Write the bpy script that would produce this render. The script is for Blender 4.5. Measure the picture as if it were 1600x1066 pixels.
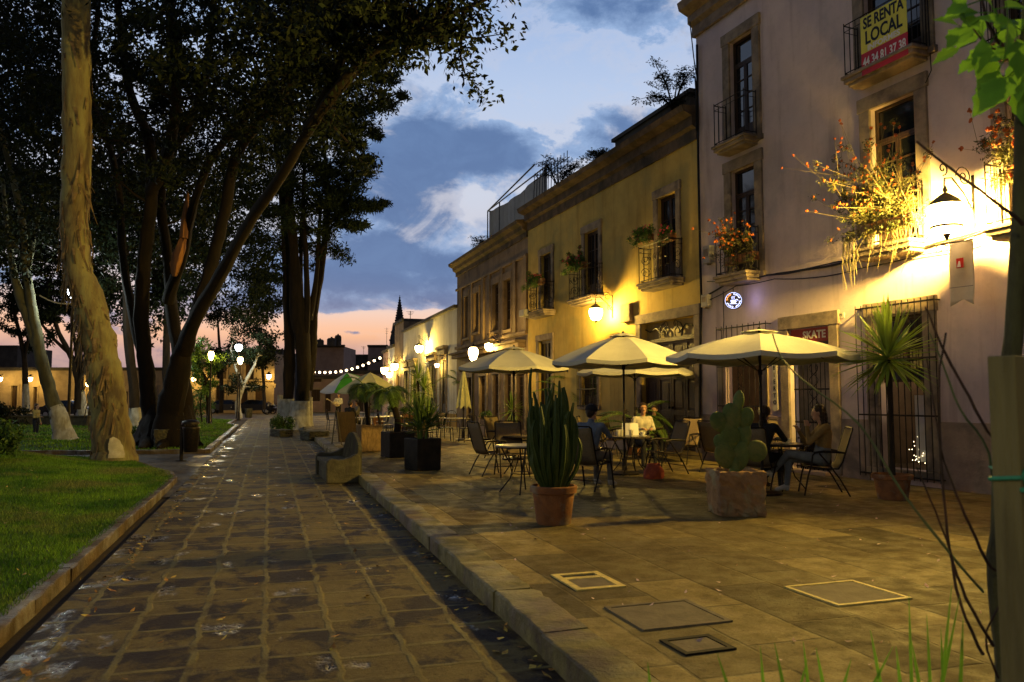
import bpy, bmesh, math, random
import numpy as np
from mathutils import Vector, Matrix, Euler
for o in list(bpy.data.objects): bpy.data.objects.remove(o)
random.seed(7); rng = np.random.default_rng(11)
R = math.radians
SC = bpy.context.scene
COL = SC.collection
PV = 0.15                                  # level of the raised pavement above the road
# ---------------------------------------------------------------- camera
YAW, PITCH, FPX = R(17.15), R(4.15), 1225.0
cd = bpy.data.cameras.new('camera'); cam = bpy.data.objects.new('camera', cd); COL.objects.link(cam)
cam.location = (0, 0, 1.6); cam.rotation_euler = (R(90)+PITCH, 0, -YAW)
cd.sensor_width = 36; cd.lens = 36*FPX/1600; cd.clip_start = 0.05; cd.clip_end = 3000
cd.dof.use_dof = True; cd.dof.focus_distance = 15; cd.dof.aperture_fstop = 4.0
SC.camera = cam
SC.render.resolution_x = 1024; SC.render.resolution_y = 682
CM = Euler(cam.rotation_euler).to_matrix(); CO = Vector(cam.location)
def ray(px, py): return CM @ Vector(((px-800)/FPX, (533-py)/FPX, -1))
def W(px, py, d):                          # photo pixel + distance ahead -> point of the place
    return CO + ray(px, py)*d
def G(px, py, z=0.0):                      # photo pixel -> point on the level z
    r = ray(px, py); return CO + r*((z-CO.z)/r.z)
# ---------------------------------------------------------------- colour management
SC.view_settings.view_transform = 'Standard'; SC.view_settings.look = 'None'
SC.view_settings.exposure = 0; SC.view_settings.gamma = 1
SC.render.engine = 'CYCLES'
# ---------------------------------------------------------------- node helper
class NG:
    def __init__(s, nt): s.nt = nt; s.n = nt.nodes; s.l = nt.links
    def put(s, inp, v):
        if v is None: return
        if isinstance(v, bpy.types.NodeSocket): s.l.new(v, inp)
        else:
            if isinstance(v, (tuple, list)) and inp.type == 'RGBA' and len(v) == 3: v = (*v, 1)
            inp.default_value = v
    def m(s, op, a, b=None, c=None, clamp=False):
        n = s.n.new('ShaderNodeMath'); n.operation = op; n.use_clamp = clamp
        for i, v in enumerate((a, b, c)): s.put(n.inputs[i], v)
        return n.outputs[0]
    def mix(s, f, a, b, mode='MIX'):
        n = s.n.new('ShaderNodeMix'); n.data_type = 'RGBA'; n.blend_type = mode
        s.put(n.inputs[0], f); s.put(n.inputs[6], a); s.put(n.inputs[7], b); return n.outputs[2]
    def ramp(s, f, stops, interp='LINEAR'):
        n = s.n.new('ShaderNodeValToRGB'); e = n.color_ramp.elements; n.color_ramp.interpolation = interp
        while len(e) < len(stops): e.new(0.5)
        for i, (p, c) in enumerate(stops):
            e[i].position = p; e[i].color = (*c, 1) if isinstance(c, (tuple, list)) else (c, c, c, 1)
        s.put(n.inputs[0], f); return n.outputs[0]
    def mr(s, v, a, b, c=0.0, d=1.0, smooth=True):
        n = s.n.new('ShaderNodeMapRange'); n.interpolation_type = 'SMOOTHSTEP' if smooth else 'LINEAR'
        for i, x in enumerate((v, a, b, c, d)): s.put(n.inputs[i], x)
        return n.outputs[0]
    def noise(s, vec, scale, detail=4, rough=.55, dist=0, color=False):
        n = s.n.new('ShaderNodeTexNoise'); s.put(n.inputs['Vector'], vec)
        n.inputs['Scale'].default_value = scale; n.inputs['Detail'].default_value = detail
        n.inputs['Roughness'].default_value = rough; n.inputs['Distortion'].default_value = dist
        return n.outputs[1 if color else 0]
    def vm(s, op, a, b=None):
        n = s.n.new('ShaderNodeVectorMath'); n.operation = op; s.put(n.inputs[0], a)
        if b is not None: s.put(n.inputs[3 if op == 'SCALE' else 1], b)
        return n.outputs[0]
    def comb(s, x, y, z):
        n = s.n.new('ShaderNodeCombineXYZ')
        for i, v in enumerate((x, y, z)): s.put(n.inputs[i], v)
        return n.outputs[0]
    def sep(s, v):
        n = s.n.new('ShaderNodeSeparateXYZ'); s.put(n.inputs[0], v); return n.outputs
    def mapping(s, v, scale=(1, 1, 1), rot=(0, 0, 0)):
        n = s.n.new('ShaderNodeMapping'); s.put(n.inputs[0], v); n.inputs['Scale'].default_value = scale
        n.inputs['Rotation'].default_value = rot; return n.outputs[0]
# ---------------------------------------------------------------- dusk sky with clouds
wd = bpy.data.worlds.new('World'); SC.world = wd; wd.use_nodes = True
g = NG(wd.node_tree); g.n.clear()
out = g.n.new('ShaderNodeOutputWorld'); bg = g.n.new('ShaderNodeBackground')
tc = g.n.new('ShaderNodeTexCoord').outputs['Generated']
sx, sy, sz = g.sep(tc)
az = g.m('MULTIPLY', g.m('ARCTAN2', sx, sy), 57.2958)          # degrees to the right of the street's axis
el = g.m('MULTIPLY', g.m('ARCSINE', sz), 57.2958)
def AE(px, py):
    r = ray(px, py).normalized(); return math.degrees(math.atan2(r.x, r.y)), math.degrees(math.asin(r.z))
def el_of(py, px=700): return AE(px, py)[1]
def lin(c): return tuple(((v/255+.055)/1.055)**2.4 if v/255 > .04045 else v/255/12.92 for v in c)
elr = g.m('DIVIDE', g.m('ADD', el, 5), 95.0)                     # -5..90 deg
P_ = lambda py: (el_of(py)+5)/95
base = g.ramp(elr, [(0.0, lin((60, 55, 70))), (P_(600), lin((122, 116, 140))), (P_(556), lin((178, 146, 150))), (P_(525), lin((252, 190, 148))),
    (P_(490), lin((244, 208, 190))), (P_(420), lin((206, 202, 212))), (P_(300), lin((206, 212, 228))), (P_(150), lin((186, 204, 234))),
    (P_(0), lin((158, 184, 226))), (0.52, lin((60, 84, 128))), (1.0, lin((30, 44, 78)))])
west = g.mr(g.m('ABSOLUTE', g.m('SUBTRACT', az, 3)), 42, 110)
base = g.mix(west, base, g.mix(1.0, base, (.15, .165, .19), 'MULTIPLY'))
dirw = g.comb(g.m('MULTIPLY', az, .1), g.m('MULTIPLY', el, .16), 0.0)
n1 = g.noise(dirw, 1.15, 7, .58, .35); n2 = g.noise(dirw, 3.6, 9, .66, .25); n3 = g.noise(g.vm('ADD', dirw, (7.3, 2.1, 4.0)), 1.6, 6, .6, .5)
def blob(px, py, rx, ry, amp):
    a, e = AE(px, py); sa = 57.3*rx/FPX; se = 57.3*ry/FPX
    dx = g.m('DIVIDE', g.m('SUBTRACT', az, a), sa); dy = g.m('DIVIDE', g.m('SUBTRACT', el, e), se)
    q = g.m('ADD', g.m('MULTIPLY', dx, dx), g.m('MULTIPLY', dy, dy))
    return g.m('MULTIPLY', g.m('POWER', 2.718, g.m('MULTIPLY', q, -1.0)), amp)
acc = None
for b in [(650, 245, 92, 92, 1.1), (610, 330, 130, 95, .75), (795, 230, 85, 44, 1.1), (560, 420, 190, 60, .5), (640, 425, 190, 40, .9), (945, 215, 60, 55, .8), (1020, 200, 70, 34, .7),
          (960, 2, 130, 34, .9), (720, 385, 36, 40, .25), (560, 480, 100, 10, .4), (690, 470, 50, 14, .6), (560, 520, 55, 5, .45), (640, 560, 200, 14, .55), (760, 350, 70, 34, .3), (250, 460, 250, 60, .5),
          (1300, 100, 200, 120, .5), (100, 150, 200, 120, .4)]:
    v = blob(*b); acc = v if acc is None else g.m('ADD', acc, v)
for b in [(735, 315, 28, 48, -.7), (700, 385, 60, 30, -.6), (592, 352, 34, 14, -.55), (640, 428, 60, 10, -.4), (780, 180, 60, 10, -.3), (620, 506, 150, 15, -.7)]:
    acc = g.m('ADD', acc, blob(*b))
dens = g.m('ADD', acc, g.m('ADD', g.m('MULTIPLY', g.m('SUBTRACT', n1, .5), 1.7), g.m('MULTIPLY', g.m('SUBTRACT', n2, .5), 1.25)))
cover = g.mr(dens, .27, .46)
thick = g.mr(dens, .35, 1.05)
lo = g.mr(el, el_of(560), el_of(430))
ccol = g.mix(thick, lin((140, 168, 210)), lin((84, 114, 162)))
ccol = g.mix(g.m('SUBTRACT', 1.0, lo), ccol, lin((112, 110, 140)))
lit = g.mr(g.m('ADD', g.m('MULTIPLY', g.m('SUBTRACT', n3, .5), 2.2), g.m('MULTIPLY', g.m('SUBTRACT', .95, dens), .45)), .10, .55)
ccol = g.mix(g.m('MULTIPLY', lit, .75), ccol, g.mix(lo, lin((226, 176, 160)), lin((200, 200, 212))))
halo = g.m('MULTIPLY', g.mr(dens, .0, .3), g.m('SUBTRACT', 1.0, cover))
skyc = g.mix(g.m('MULTIPLY', halo, .25), base, g.mix(lo, lin((244, 196, 170)), lin((206, 206, 218))))
shade = g.mr(g.noise(g.vm('ADD', dirw, (2.0, 9.0, 1.0)), 2.6, 8, .65, .5), .36, .66)
ccol = g.mix(g.m('MULTIPLY', shade, .38), ccol, g.mix(1.0, ccol, (1.55, 1.45, 1.30), 'MULTIPLY'))
skyc = g.mix(g.m('MULTIPLY', cover, .94), skyc, ccol)
under = g.mr(el, -1.5, -.2)
skyc = g.mix(under, (.012, .012, .014), skyc)
nis = g.n.new('ShaderNodeTexSky'); nis.sky_type = 'NISHITA'; nis.sun_disc = False
nis.sun_elevation = R(1.0); nis.sun_rotation = R(-4); nis.altitude = 1900
nisc = g.vm('SCALE', nis.outputs[0], .006)
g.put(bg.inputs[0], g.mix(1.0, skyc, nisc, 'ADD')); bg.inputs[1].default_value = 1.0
g.l.new(bg.outputs[0], out.inputs[0])
# the sun is already below the roofs: only a trace of low western light is left
sd = bpy.data.lights.new('sun', 'SUN'); sd.energy = .02; sd.angle = R(12); sd.color = (1, .6, .42)
so = bpy.data.objects.new('sun', sd); COL.objects.link(so); so.rotation_euler = (R(-88), 0, R(4)); so.location = (0, 60, 30)
# ================================================================ helpers
def coll_link(o): COL.objects.link(o); return o
def thing(name, label, cat, loc=(0, 0, 0), rz=0.0, group=None, kind=None):
    o = bpy.data.objects.new(name, None); coll_link(o); o.empty_display_size = .3
    o.location = loc; o.rotation_euler = (0, 0, rz); tag(o, label, cat, group, kind); return o
def tag(o, label=None, cat=None, group=None, kind=None):
    if label: o['label'] = label
    if cat: o['category'] = cat
    if group: o['group'] = group
    if kind: o['kind'] = kind
    return o
def kids(o): return [c for c in bpy.data.objects if c.parent == o]
def copy_tree(o, loc, rz=0.0, label=None, group=None, scale=None):
    def rec(src, par):
        c = src.copy(); COL.objects.link(c); c.parent = par
        for ch in src.children: rec(ch, c)
        return c
    bpy.context.view_layer.update()
    c = rec(o, None); c.location = loc; c.rotation_euler = (0, 0, rz)
    if scale: c.scale = (scale,)*3
    if label: c['label'] = label
    if group: c['group'] = group
    return c
def rawmesh(name, v, f, m, parent=None, smooth=False, loc=None):
    v = np.asarray(v, dtype=np.float32); f = np.asarray(f, dtype=np.int32)
    me = bpy.data.meshes.new(name); me.vertices.add(len(v)); me.vertices.foreach_set('co', v.ravel())
    k = f.shape[1]; me.loops.add(f.size); me.loops.foreach_set('vertex_index', f.ravel())
    me.polygons.add(len(f)); me.polygons.foreach_set('loop_start', np.arange(0, f.size, k, dtype=np.int32))
    me.polygons.foreach_set('loop_total', np.full(len(f), k, dtype=np.int32))
    if smooth: me.polygons.foreach_set('use_smooth', np.ones(len(f), dtype=bool))
    me.update(); me.validate()
    o = bpy.data.objects.new(name, me); me.materials.append(m); coll_link(o)
    if parent: o.parent = parent
    if loc: o.location = loc
    return o
class MB:
    def __init__(s): s.v = []; s.f = []
    def add(s, v, f):
        b = len(s.v); s.v += [tuple(p) for p in v]; s.f += [tuple(i+b for i in q) for q in f]; return s
    def box(s, x0, x1, y0, y1, z0, z1, M=None):
        v = [Vector((x, y, z)) for z in (z0, z1) for y in (y0, y1) for x in (x0, x1)]
        if M: v = [M @ p for p in v]
        return s.add(v, [(0, 2, 3, 1), (4, 5, 7, 6), (0, 1, 5, 4), (2, 6, 7, 3), (0, 4, 6, 2), (1, 3, 7, 5)])
    def tube(s, pts, rad, n=6, cap=True, sq=None):
        pts = [Vector(p) for p in pts]; m = len(pts)
        if not isinstance(rad, (list, tuple)): rad = [rad]*m
        t = []
        for i in range(m):
            d = pts[min(i+1, m-1)]-pts[max(i-1, 0)]; t.append(d.normalized() if d.length > 1e-9 else Vector((0, 0, 1)))
        a = Vector((0, 0, 1)) if abs(t[0].z) < .9 else Vector((1, 0, 0))
        u = t[0].cross(a).normalized(); V = []; F = []
        for i in range(m):
            u = (u-t[i]*u.dot(t[i])).normalized(); w = t[i].cross(u)
            for k in range(n):
                an = 2*math.pi*k/n; r = rad[i]*(sq(an, i) if sq else 1)
                V.append(pts[i]+u*math.cos(an)*r+w*math.sin(an)*r)
        for i in range(m-1):
            for k in range(n):
                k2 = (k+1) % n; F.append((i*n+k, i*n+k2, (i+1)*n+k2, (i+1)*n+k))
        if cap: F.append(tuple(range(n-1, -1, -1))); F.append(tuple((m-1)*n+k for k in range(n)))
        return s.add(V, F)
    def lathe(s, prof, n=16, c=(0, 0, 0), cap=True):
        V = []; F = []; m = len(prof)
        for r, z in prof:
            for k in range(n):
                a = 2*math.pi*k/n; V.append((c[0]+r*math.cos(a), c[1]+r*math.sin(a), c[2]+z))
        for i in range(m-1):
            for k in range(n):
                k2 = (k+1) % n; F.append((i*n+k, i*n+k2, (i+1)*n+k2, (i+1)*n+k))
        if cap: F.append(tuple(range(n-1, -1, -1))); F.append(tuple((m-1)*n+k for k in range(n)))
        return s.add(V, F)
    def sph(s, c, r, n=10, sc=(1, 1, 1), M=None):
        V = []; F = []; m = max(4, n//2+1)
        for i in range(m+1):
            th = math.pi*i/m
            for k in range(n):
                a = 2*math.pi*k/n; p = Vector((r*sc[0]*math.sin(th)*math.cos(a), r*sc[1]*math.sin(th)*math.sin(a), r*sc[2]*math.cos(th)))
                if M: p = M @ p
                V.append(p+Vector(c))
        for i in range(m):
            for k in range(n):
                k2 = (k+1) % n; F.append((i*n+k, (i+1)*n+k, (i+1)*n+k2, i*n+k2))
        return s.add(V, F)
    def prism(s, poly, a, b, axis='z'):                # poly 2D, extruded
        n = len(poly)
        def P(p, h): return {'z': (p[0], p[1], h), 'y': (p[0], h, p[1]), 'x': (h, p[0], p[1])}[axis]
        V = [P(p, a) for p in poly]+[P(p, b) for p in poly]
        F = [tuple(range(n-1, -1, -1)), tuple(range(n, 2*n))]+[(i, (i+1) % n, n+(i+1) % n, n+i) for i in range(n)]
        return s.add(V, F)
    def quad(s, a, b, c, d): return s.add([a, b, c, d], [(0, 1, 2, 3)])
    def obj(s, name, m, parent=None, loc=None, rz=None, smooth=False, bevel=0, solid=0, weld=False):
        me = bpy.data.meshes.new(name); me.from_pydata(s.v, [], s.f); me.materials.append(m)
        bm = bmesh.new(); bm.from_mesh(me)
        if weld: bmesh.ops.remove_doubles(bm, verts=bm.verts, dist=1e-4)
        bmesh.ops.recalc_face_normals(bm, faces=bm.faces)
        if smooth:
            for f in bm.faces: f.smooth = True
            for e in bm.edges:
                if len(e.link_faces) == 2 and e.calc_face_angle(0) > R(42): e.smooth = False
        bm.to_mesh(me); bm.free()
        o = bpy.data.objects.new(name, me); coll_link(o)
        if parent: o.parent = parent
        if loc is not None: o.location = loc
        if rz is not None: o.rotation_euler = (0, 0, rz)
        if bevel:
            b = o.modifiers.new('bevel', 'BEVEL'); b.width = bevel; b.segments = 2; b.limit_method = 'ANGLE'
        if solid:
            b = o.modifiers.new('solid', 'SOLIDIFY'); b.thickness = solid
        return o
def text(name, s, size, m, parent, loc, rot, depth=.003, align='CENTER', font_w=None):
    c = bpy.data.curves.new(name, 'FONT'); c.body = s; c.size = size; c.extrude = depth; c.align_x = align; c.align_y = 'CENTER'; c.resolution_u = 3
    if font_w: c.offset = font_w
    o = bpy.data.objects.new(name, c); me = bpy.data.meshes.new_from_object(o); bpy.data.objects.remove(o)
    me.materials.clear(); me.materials.append(m); me.name = name
    o = bpy.data.objects.new(name, me); coll_link(o); o.parent = parent; o.location = loc; o.rotation_euler = rot; return o
# ---------------------------------------------------------------- materials
MATS = {}
def mat(name, c1, c2=None, scale=3.0, rough=.7, bump=.0, bscale=30.0, metal=0, spec=.2, stretch=(1, 1, 1), island=0, trans=0, lo=.35, hi=.65, r2=None, c3=None, s3=.6, streak=0):
    if name in MATS: return MATS[name]
    m = bpy.data.materials.new(name); m.use_nodes = True; g = NG(m.node_tree); b = g.n['Principled BSDF']
    tc = g.n.new('ShaderNodeTexCoord').outputs['Object']; tv = g.mapping(tc, stretch)
    col = c1
    if c2:
        f = g.mr(g.noise(tv, scale, 6, .62), lo, hi); col = g.mix(f, c1, c2)
    if c3: col = g.mix(g.mr(g.noise(tv, s3, 5, .6, .4), .48, .66), col, c3)
    if streak:
        st = g.mr(g.noise(g.mapping(tc, (2.2, 2.2, .22)), 1.3, 6, .62, .3), .50, .72); pt = g.mr(g.noise(tc, 7, 6, .7), .52, .66)
        col = g.mix(g.m('MULTIPLY', st, streak), col, g.mix(1.0, col, (.50, .46, .42), 'MULTIPLY')); col = g.mix(g.m('MULTIPLY', pt, streak*.5), col, g.mix(1.0, col, (.72, .70, .66), 'MULTIPLY'))
    if island:
        ge = g.n.new('ShaderNodeNewGeometry').outputs['Random Per Island']
        hs = g.n.new('ShaderNodeHueSaturation'); g.put(hs.inputs['Color'], col if isinstance(col, bpy.types.NodeSocket) else (*col, 1))
        g.put(hs.inputs['Value'], g.mr(ge, 0, 1, 1-island, 1+island, False)); col = hs.outputs[0]
    g.put(b.inputs['Base Color'], col); b.inputs['Roughness'].default_value = rough; b.inputs['Metallic'].default_value = metal
    if r2 is not None: g.put(b.inputs['Roughness'], g.mr(g.noise(tv, scale*.7, 4), .4, .6, rough, r2))
    b.inputs['Specular IOR Level'].default_value = spec
    if bump:
        bn = g.n.new('ShaderNodeBump'); bn.inputs['Strength'].default_value = bump; bn.inputs['Distance'].default_value = .02
        g.put(bn.inputs['Height'], g.noise(tv, bscale, 6, .65)); g.l.new(bn.outputs[0], b.inputs['Normal'])
    if trans:
        tr = g.n.new('ShaderNodeBsdfTranslucent'); g.put(tr.inputs[0], col); mx = g.n.new('ShaderNodeMixShader'); mx.inputs[0].default_value = trans
        g.l.new(b.outputs[0], mx.inputs[1]); g.l.new(tr.outputs[0], mx.inputs[2])
        g.l.new(mx.outputs[0], g.n['Material Output'].inputs[0])
    MATS[name] = m; return m
def emis(name, c, s, clear=False):
    if name in MATS: return MATS[name]
    m = bpy.data.materials.new(name); m.use_nodes = True; g = NG(m.node_tree); g.n.clear()
    e = g.n.new('ShaderNodeEmission'); e.inputs[0].default_value = (*c, 1); e.inputs[1].default_value = s; o = g.n.new('ShaderNodeOutputMaterial')
    if clear:
        t = g.n.new('ShaderNodeBsdfTransparent'); t.inputs[0].default_value = (.8, .8, .8, 1); a = g.n.new('ShaderNodeAddShader')
        g.l.new(e.outputs[0], a.inputs[0]); g.l.new(t.outputs[0], a.inputs[1]); g.l.new(a.outputs[0], o.inputs[0])
    else: g.l.new(e.outputs[0], o.inputs[0])
    MATS[name] = m; return m
M = {}
M['iron'] = mat('black_iron', (.012, .012, .013), (.03, .022, .016), 20, .45, .2, 60, .6)
M['glass_dark'] = mat('dark_window_glass', (.008, .009, .012), rough=.06, spec=.6)
M['wood_dark'] = mat('dark_stained_wood', (.035, .02, .012), (.06, .035, .02), 6, .5, .3, 30, stretch=(6, 6, .6))
M['pink'] = mat('pink_plaster', (.62, .50, .47), (.52, .41, .40), 1.3, .88, .35, 14, streak=.5, c3=(.44, .37, .36), s3=.45, lo=.3, hi=.75)
M['yellow'] = mat('yellow_plaster', (.56, .39, .105), (.45, .31, .08), 1.1, .88, .3, 14, streak=.55, c3=(.40, .31, .10), s3=.5)
M['brown'] = mat('brown_quarry_stone', (.27, .19, .125), (.20, .14, .09), 1.6, .9, .5, 12, streak=.6, c3=(.15, .11, .08), s3=.9)
M['white'] = mat('white_limewash', (.62, .60, .52), (.52, .50, .43), .9, .9, .3, 12, streak=.5, c3=(.45, .42, .36), s3=.4)
M['stone'] = mat('carved_pink_stone', (.30, .235, .17), (.20, .155, .115), 3.5, .9, .7, 22, c3=(.13, .105, .085), s3=1.7)
M['stone_low'] = mat('weathered_stone_skirting', (.34, .25, .19), (.25, .185, .145), 2.2, .92, .8, 12, c3=(.17, .13, .105), s3=1.2)
M['farstone'] = mat('far_stone_wall', (.33, .25, .16), (.24, .18, .12), .9, .9, .4, 9)
M['pinkfar'] = mat('far_pink_wall', (.36, .25, .20), (.28, .19, .15), .9, .9, .4, 9)
M['rooftop'] = mat('dark_roof_parapet', (.05, .045, .04), (.08, .07, .06), 1, .9)
M['terra'] = mat('terracotta', (.26, .115, .045), (.17, .075, .035), 5, .85, .5, 24, streak=.6, c3=(.24, .19, .13), s3=3.2)
M['cantera'] = mat('rough_hewn_stone', (.34, .21, .10), (.25, .15, .075), 5, .95, 1.0, 16, c3=(.30, .26, .15), s3=3)
M['blackpot'] = mat('black_planter', (.016, .013, .011), (.03, .024, .018), 4, .7, .3, 20)
M['canvas'] = mat('beige_parasol_canvas', (.56, .55, .45), (.50, .49, .40), 2, .85, .15, 120, trans=.12)
M['canvas_shut'] = mat('olive_parasol_canvas', (.44, .43, .25), (.36, .36, .2), 3, .85, .2, 60)
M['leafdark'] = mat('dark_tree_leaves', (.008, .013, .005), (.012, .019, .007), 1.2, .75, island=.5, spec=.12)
M['leafpine'] = mat('conifer_needles', (.012, .022, .010), (.022, .034, .012), 1.2, .8, island=.5, spec=.1)
M['leafmid'] = mat('green_leaves', (.05, .10, .018), (.07, .13, .025), 2, .5, island=.5, trans=.25)
M['leafbright'] = mat('fresh_green_leaves', (.14, .32, .035), (.11, .26, .03), 8, .45, .1, 60, island=.25, trans=.45)
M['yucca'] = mat('yucca_leaves', (.12, .20, .03), (.17, .24, .045), 3, .45, island=.45, trans=.1)
M['palmleaf'] = mat('palm_fronds', (.075, .13, .025), (.11, .17, .03), 3, .5, island=.4, trans=.2)
M['cactus'] = mat('cactus_skin', (.03, .055, .012), (.05, .075, .018), 7, .55, .4, 60)
M['pear'] = mat('prickly_pear_skin', (.115, .165, .045), (.075, .115, .032), 5, .6, .5, 40, c3=(.16, .17, .05), s3=3)
M['bark'] = mat('dark_bark', (.035, .026, .018), (.02, .015, .011), 5, .95, 1.0, 14, stretch=(1, 1, .3))
M['barkred'] = mat('smooth_brown_bark', (.014, .0095, .006), (.008, .006, .0045), 3, .9, .8, 10, stretch=(1, 1, .4))
M['barkgrey'] = mat('grey_bark', (.13, .125, .07), (.06, .058, .036), 3, .9, .8, 12, stretch=(1, 1, .4))
M['lime'] = mat('limewashed_bark', (.50, .49, .42), (.30, .28, .22), 6, .9, 1.0, 14, stretch=(1, 1, .5))
M['sling'] = mat('brown_sling_fabric', (.17, .125, .07), (.13, .10, .06), 40, .8, .2, 150)
M['sling_tan'] = mat('tan_sling_fabric', (.30, .22, .12), (.25, .18, .1), 40, .8, .2, 150)
M['slate'] = mat('pale_stone_tabletop', (.30, .27, .19), (.22, .2, .14), 8, .35, .1, 60)
M['darktop'] = mat('dark_tabletop', (.04, .032, .022), (.06, .05, .035), 8, .25, .1, 60)
M['soil'] = mat('potting_soil', (.03, .02, .013), (.05, .035, .022), 20, .95, 1, 60)
M['paper'] = mat('white_paper', (.75, .73, .68), rough=.6)
M['cable'] = mat('black_cable', (.012, .012, .012), rough=.6)
M['skin'] = mat('skin', (.42, .24, .16), (.36, .2, .13), 12, .5)
M['hair'] = mat('dark_hair', (.018, .012, .009), (.04, .024, .015), 60, .4, .8, 90, stretch=(1, 1, .3))
M['flower'] = mat('orange_blossom', (.48, .14, .03), (.32, .08, .02), 20, .6, island=.3, trans=.3)
M['flowerpink'] = mat('pink_blossom', (.55, .05, .09), (.6, .1, .15), 20, .6, island=.3, trans=.3)
M['dryleaf'] = mat('dry_olive_leaves', (.055, .050, .016), (.038, .046, .012), 3, .6, island=.5, trans=.15)
M['stalk'] = mat('pale_green_stalk', (.10, .08, .035), (.12, .10, .045), 8, .6, island=.3)
M['straw'] = mat('dry_pale_roots', (.24, .20, .11), (.18, .15, .08), 8, .8)
# ================================================================ ground, road, pavement
def slab_mat(name, bw, bh, mort, ca, cb, cm, warp, rot, wet=0.0, bump=.5, dark=None, off=.5, stain=0):
    m = bpy.data.materials.new(name); m.use_nodes = True; g = NG(m.node_tree); b = g.n['Principled BSDF']
    tc = g.n.new('ShaderNodeTexCoord').outputs['Object']
    nz = g.noise(tc, 2.2, 5, .6, 0, True); w = g.vm('SCALE', g.vm('SUBTRACT', nz, (.5, .5, .5)), warp)
    nz2 = g.noise(tc, 14, 4, .6, 0, True); w = g.vm('ADD', w, g.vm('SCALE', g.vm('SUBTRACT', nz2, (.5, .5, .5)), warp*.16))
    v = g.mapping(g.vm('ADD', tc, w), (1, 1, 1), (0, 0, rot))
    br = g.n.new('ShaderNodeTexBrick'); g.put(br.inputs['Vector'], v); br.offset = off; br.offset_frequency = 2; br.squash = 1.2; br.squash_frequency = 3
    for k, x in (('Scale', 1.0), ('Mortar Size', mort), ('Mortar Smooth', .6), ('Bias', 0.0), ('Brick Width', bw), ('Row Height', bh)): br.inputs[k].default_value = x
    br.inputs['Color1'].default_value = (0, 0, 0, 1); br.inputs['Color2'].default_value = (1, 1, 1, 1); br.inputs['Mortar'].default_value = (.5, .5, .5, 1)
    tint = br.outputs[0]; mo = br.outputs[1]
    mo = g.m('MULTIPLY', mo, g.mr(g.noise(tc, 2.3, 5, .65), .34, .60, .12, 1.0))
    nb = g.noise(tc, 5, 6, .65); nf = g.noise(tc, 26, 6, .7); nl = g.noise(tc, .35, 4, .6)
    col = g.mix(g.ramp(tint, [(0, 0.0), (1, 1.0)]), ca, cb)
    col = g.mix(g.m('MULTIPLY', g.mr(nb, .35, .7), .55), col, g.mix(1.0, col, (.45, .42, .4), 'MULTIPLY'))
    col = g.mix(g.m('MULTIPLY', g.mr(nf, .45, .7), .35), col, cm)
    col = g.mix(g.m('MULTIPLY', g.mr(g.noise(tc, 75, 4, .8), .48, .70), .55), col, g.mix(1.0, col, (.40, .36, .32), 'MULTIPLY')); col = g.mix(g.m('MULTIPLY', g.mr(g.noise(g.vm('ADD', tc, (3, 7, 0)), 48, 4, .8), .56, .72), .5), col, g.mix(1.0, col, (1.7, 1.65, 1.5), 'MULTIPLY'))
    if dark:
        dk = g.mr(g.m('ADD', g.m('MULTIPLY', g.noise(g.mapping(tc, (1, .8, 1)), 2.6, 8, .68, .4), .88), g.m('MULTIPLY', tint, .12)), .475, .57)
        col = g.mix(g.m('MULTIPLY', dk, .93), col, dark)
    else: dk = None
    col = g.mix(g.m('MULTIPLY', mo, .85), col, cm)
    col = g.mix(g.m('MULTIPLY', g.mr(nl, .4, .7), .3), col, g.mix(1.0, col, (.6, .58, .55), 'MULTIPLY'))
    if stain:
        s1 = g.mr(g.noise(tc, .9, 7, .68, .5), .46, .66); s2 = g.mr(g.noise(tc, 4.2, 7, .72, .3), .52, .66)
        col = g.mix(g.m('MULTIPLY', s1, .6), col, g.mix(1.0, col, (.50, .44, .38), 'MULTIPLY')); col = g.mix(g.m('MULTIPLY', s2, .55), col, g.mix(1.0, col, (.45, .40, .36), 'MULTIPLY'))
    g.put(b.inputs['Base Color'], col)
    if wet:
        pud = g.mr(g.m('ADD', g.m('MULTIPLY', g.noise(tc, 1.3, 5, .62), .8), g.m('MULTIPLY', g.noise(tc, .3, 2), .2)), .50, .57)
        wl = g.mr(g.sep(tc)[0], -.7, -1.45, 0.0, .09)             # more water stands along the left kerb
        pud = g.mr(g.m('ADD', g.m('ADD', g.m('MULTIPLY', g.noise(g.mapping(tc, (1, .6, 1)), 1.9, 5, .62), 1.0), wl), g.m('MULTIPLY', mo, -.05)), .60, .68)
        g.put(b.inputs['Roughness'], g.m('SUBTRACT', .70, g.m('ADD', g.m('MULTIPLY', pud, .47*wet), g.m('MULTIPLY', dk if dk else 0.0, .10))))
        col2 = g.mix(g.m('MULTIPLY', pud, .6), col, g.mix(1.0, col, (.4, .4, .42), 'MULTIPLY')); g.put(b.inputs['Base Color'], g.mix(g.m('MULTIPLY', g.mr(g.noise(tc, 60, 4, .8), .55, .75), .5), col2, (.02, .016, .014)))
    else: g.put(b.inputs['Roughness'], g.mr(nb, .3, .7, .55, .85)); pud = None
    g.put(b.inputs['Specular IOR Level'], g.m('MULTIPLY_ADD', pud, .6, .10) if pud else .12)
    h = g.m('ADD', g.m('MULTIPLY', mo, -.5 if not wet else .35), g.m('ADD', g.m('MULTIPLY', nb, .6), g.m('MULTIPLY', nf, .35)))
    h = g.m('ADD', h, g.m('MULTIPLY', tint, .25)); gr = g.noise(tc, 110, 4, .75); h = g.m('ADD', h, g.m('MULTIPLY', gr, .22))
    pit = g.mr(g.noise(tc, 34, 5, .7), .60, .70); h = g.m('SUBTRACT', h, g.m('MULTIPLY', pit, .35))
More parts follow.
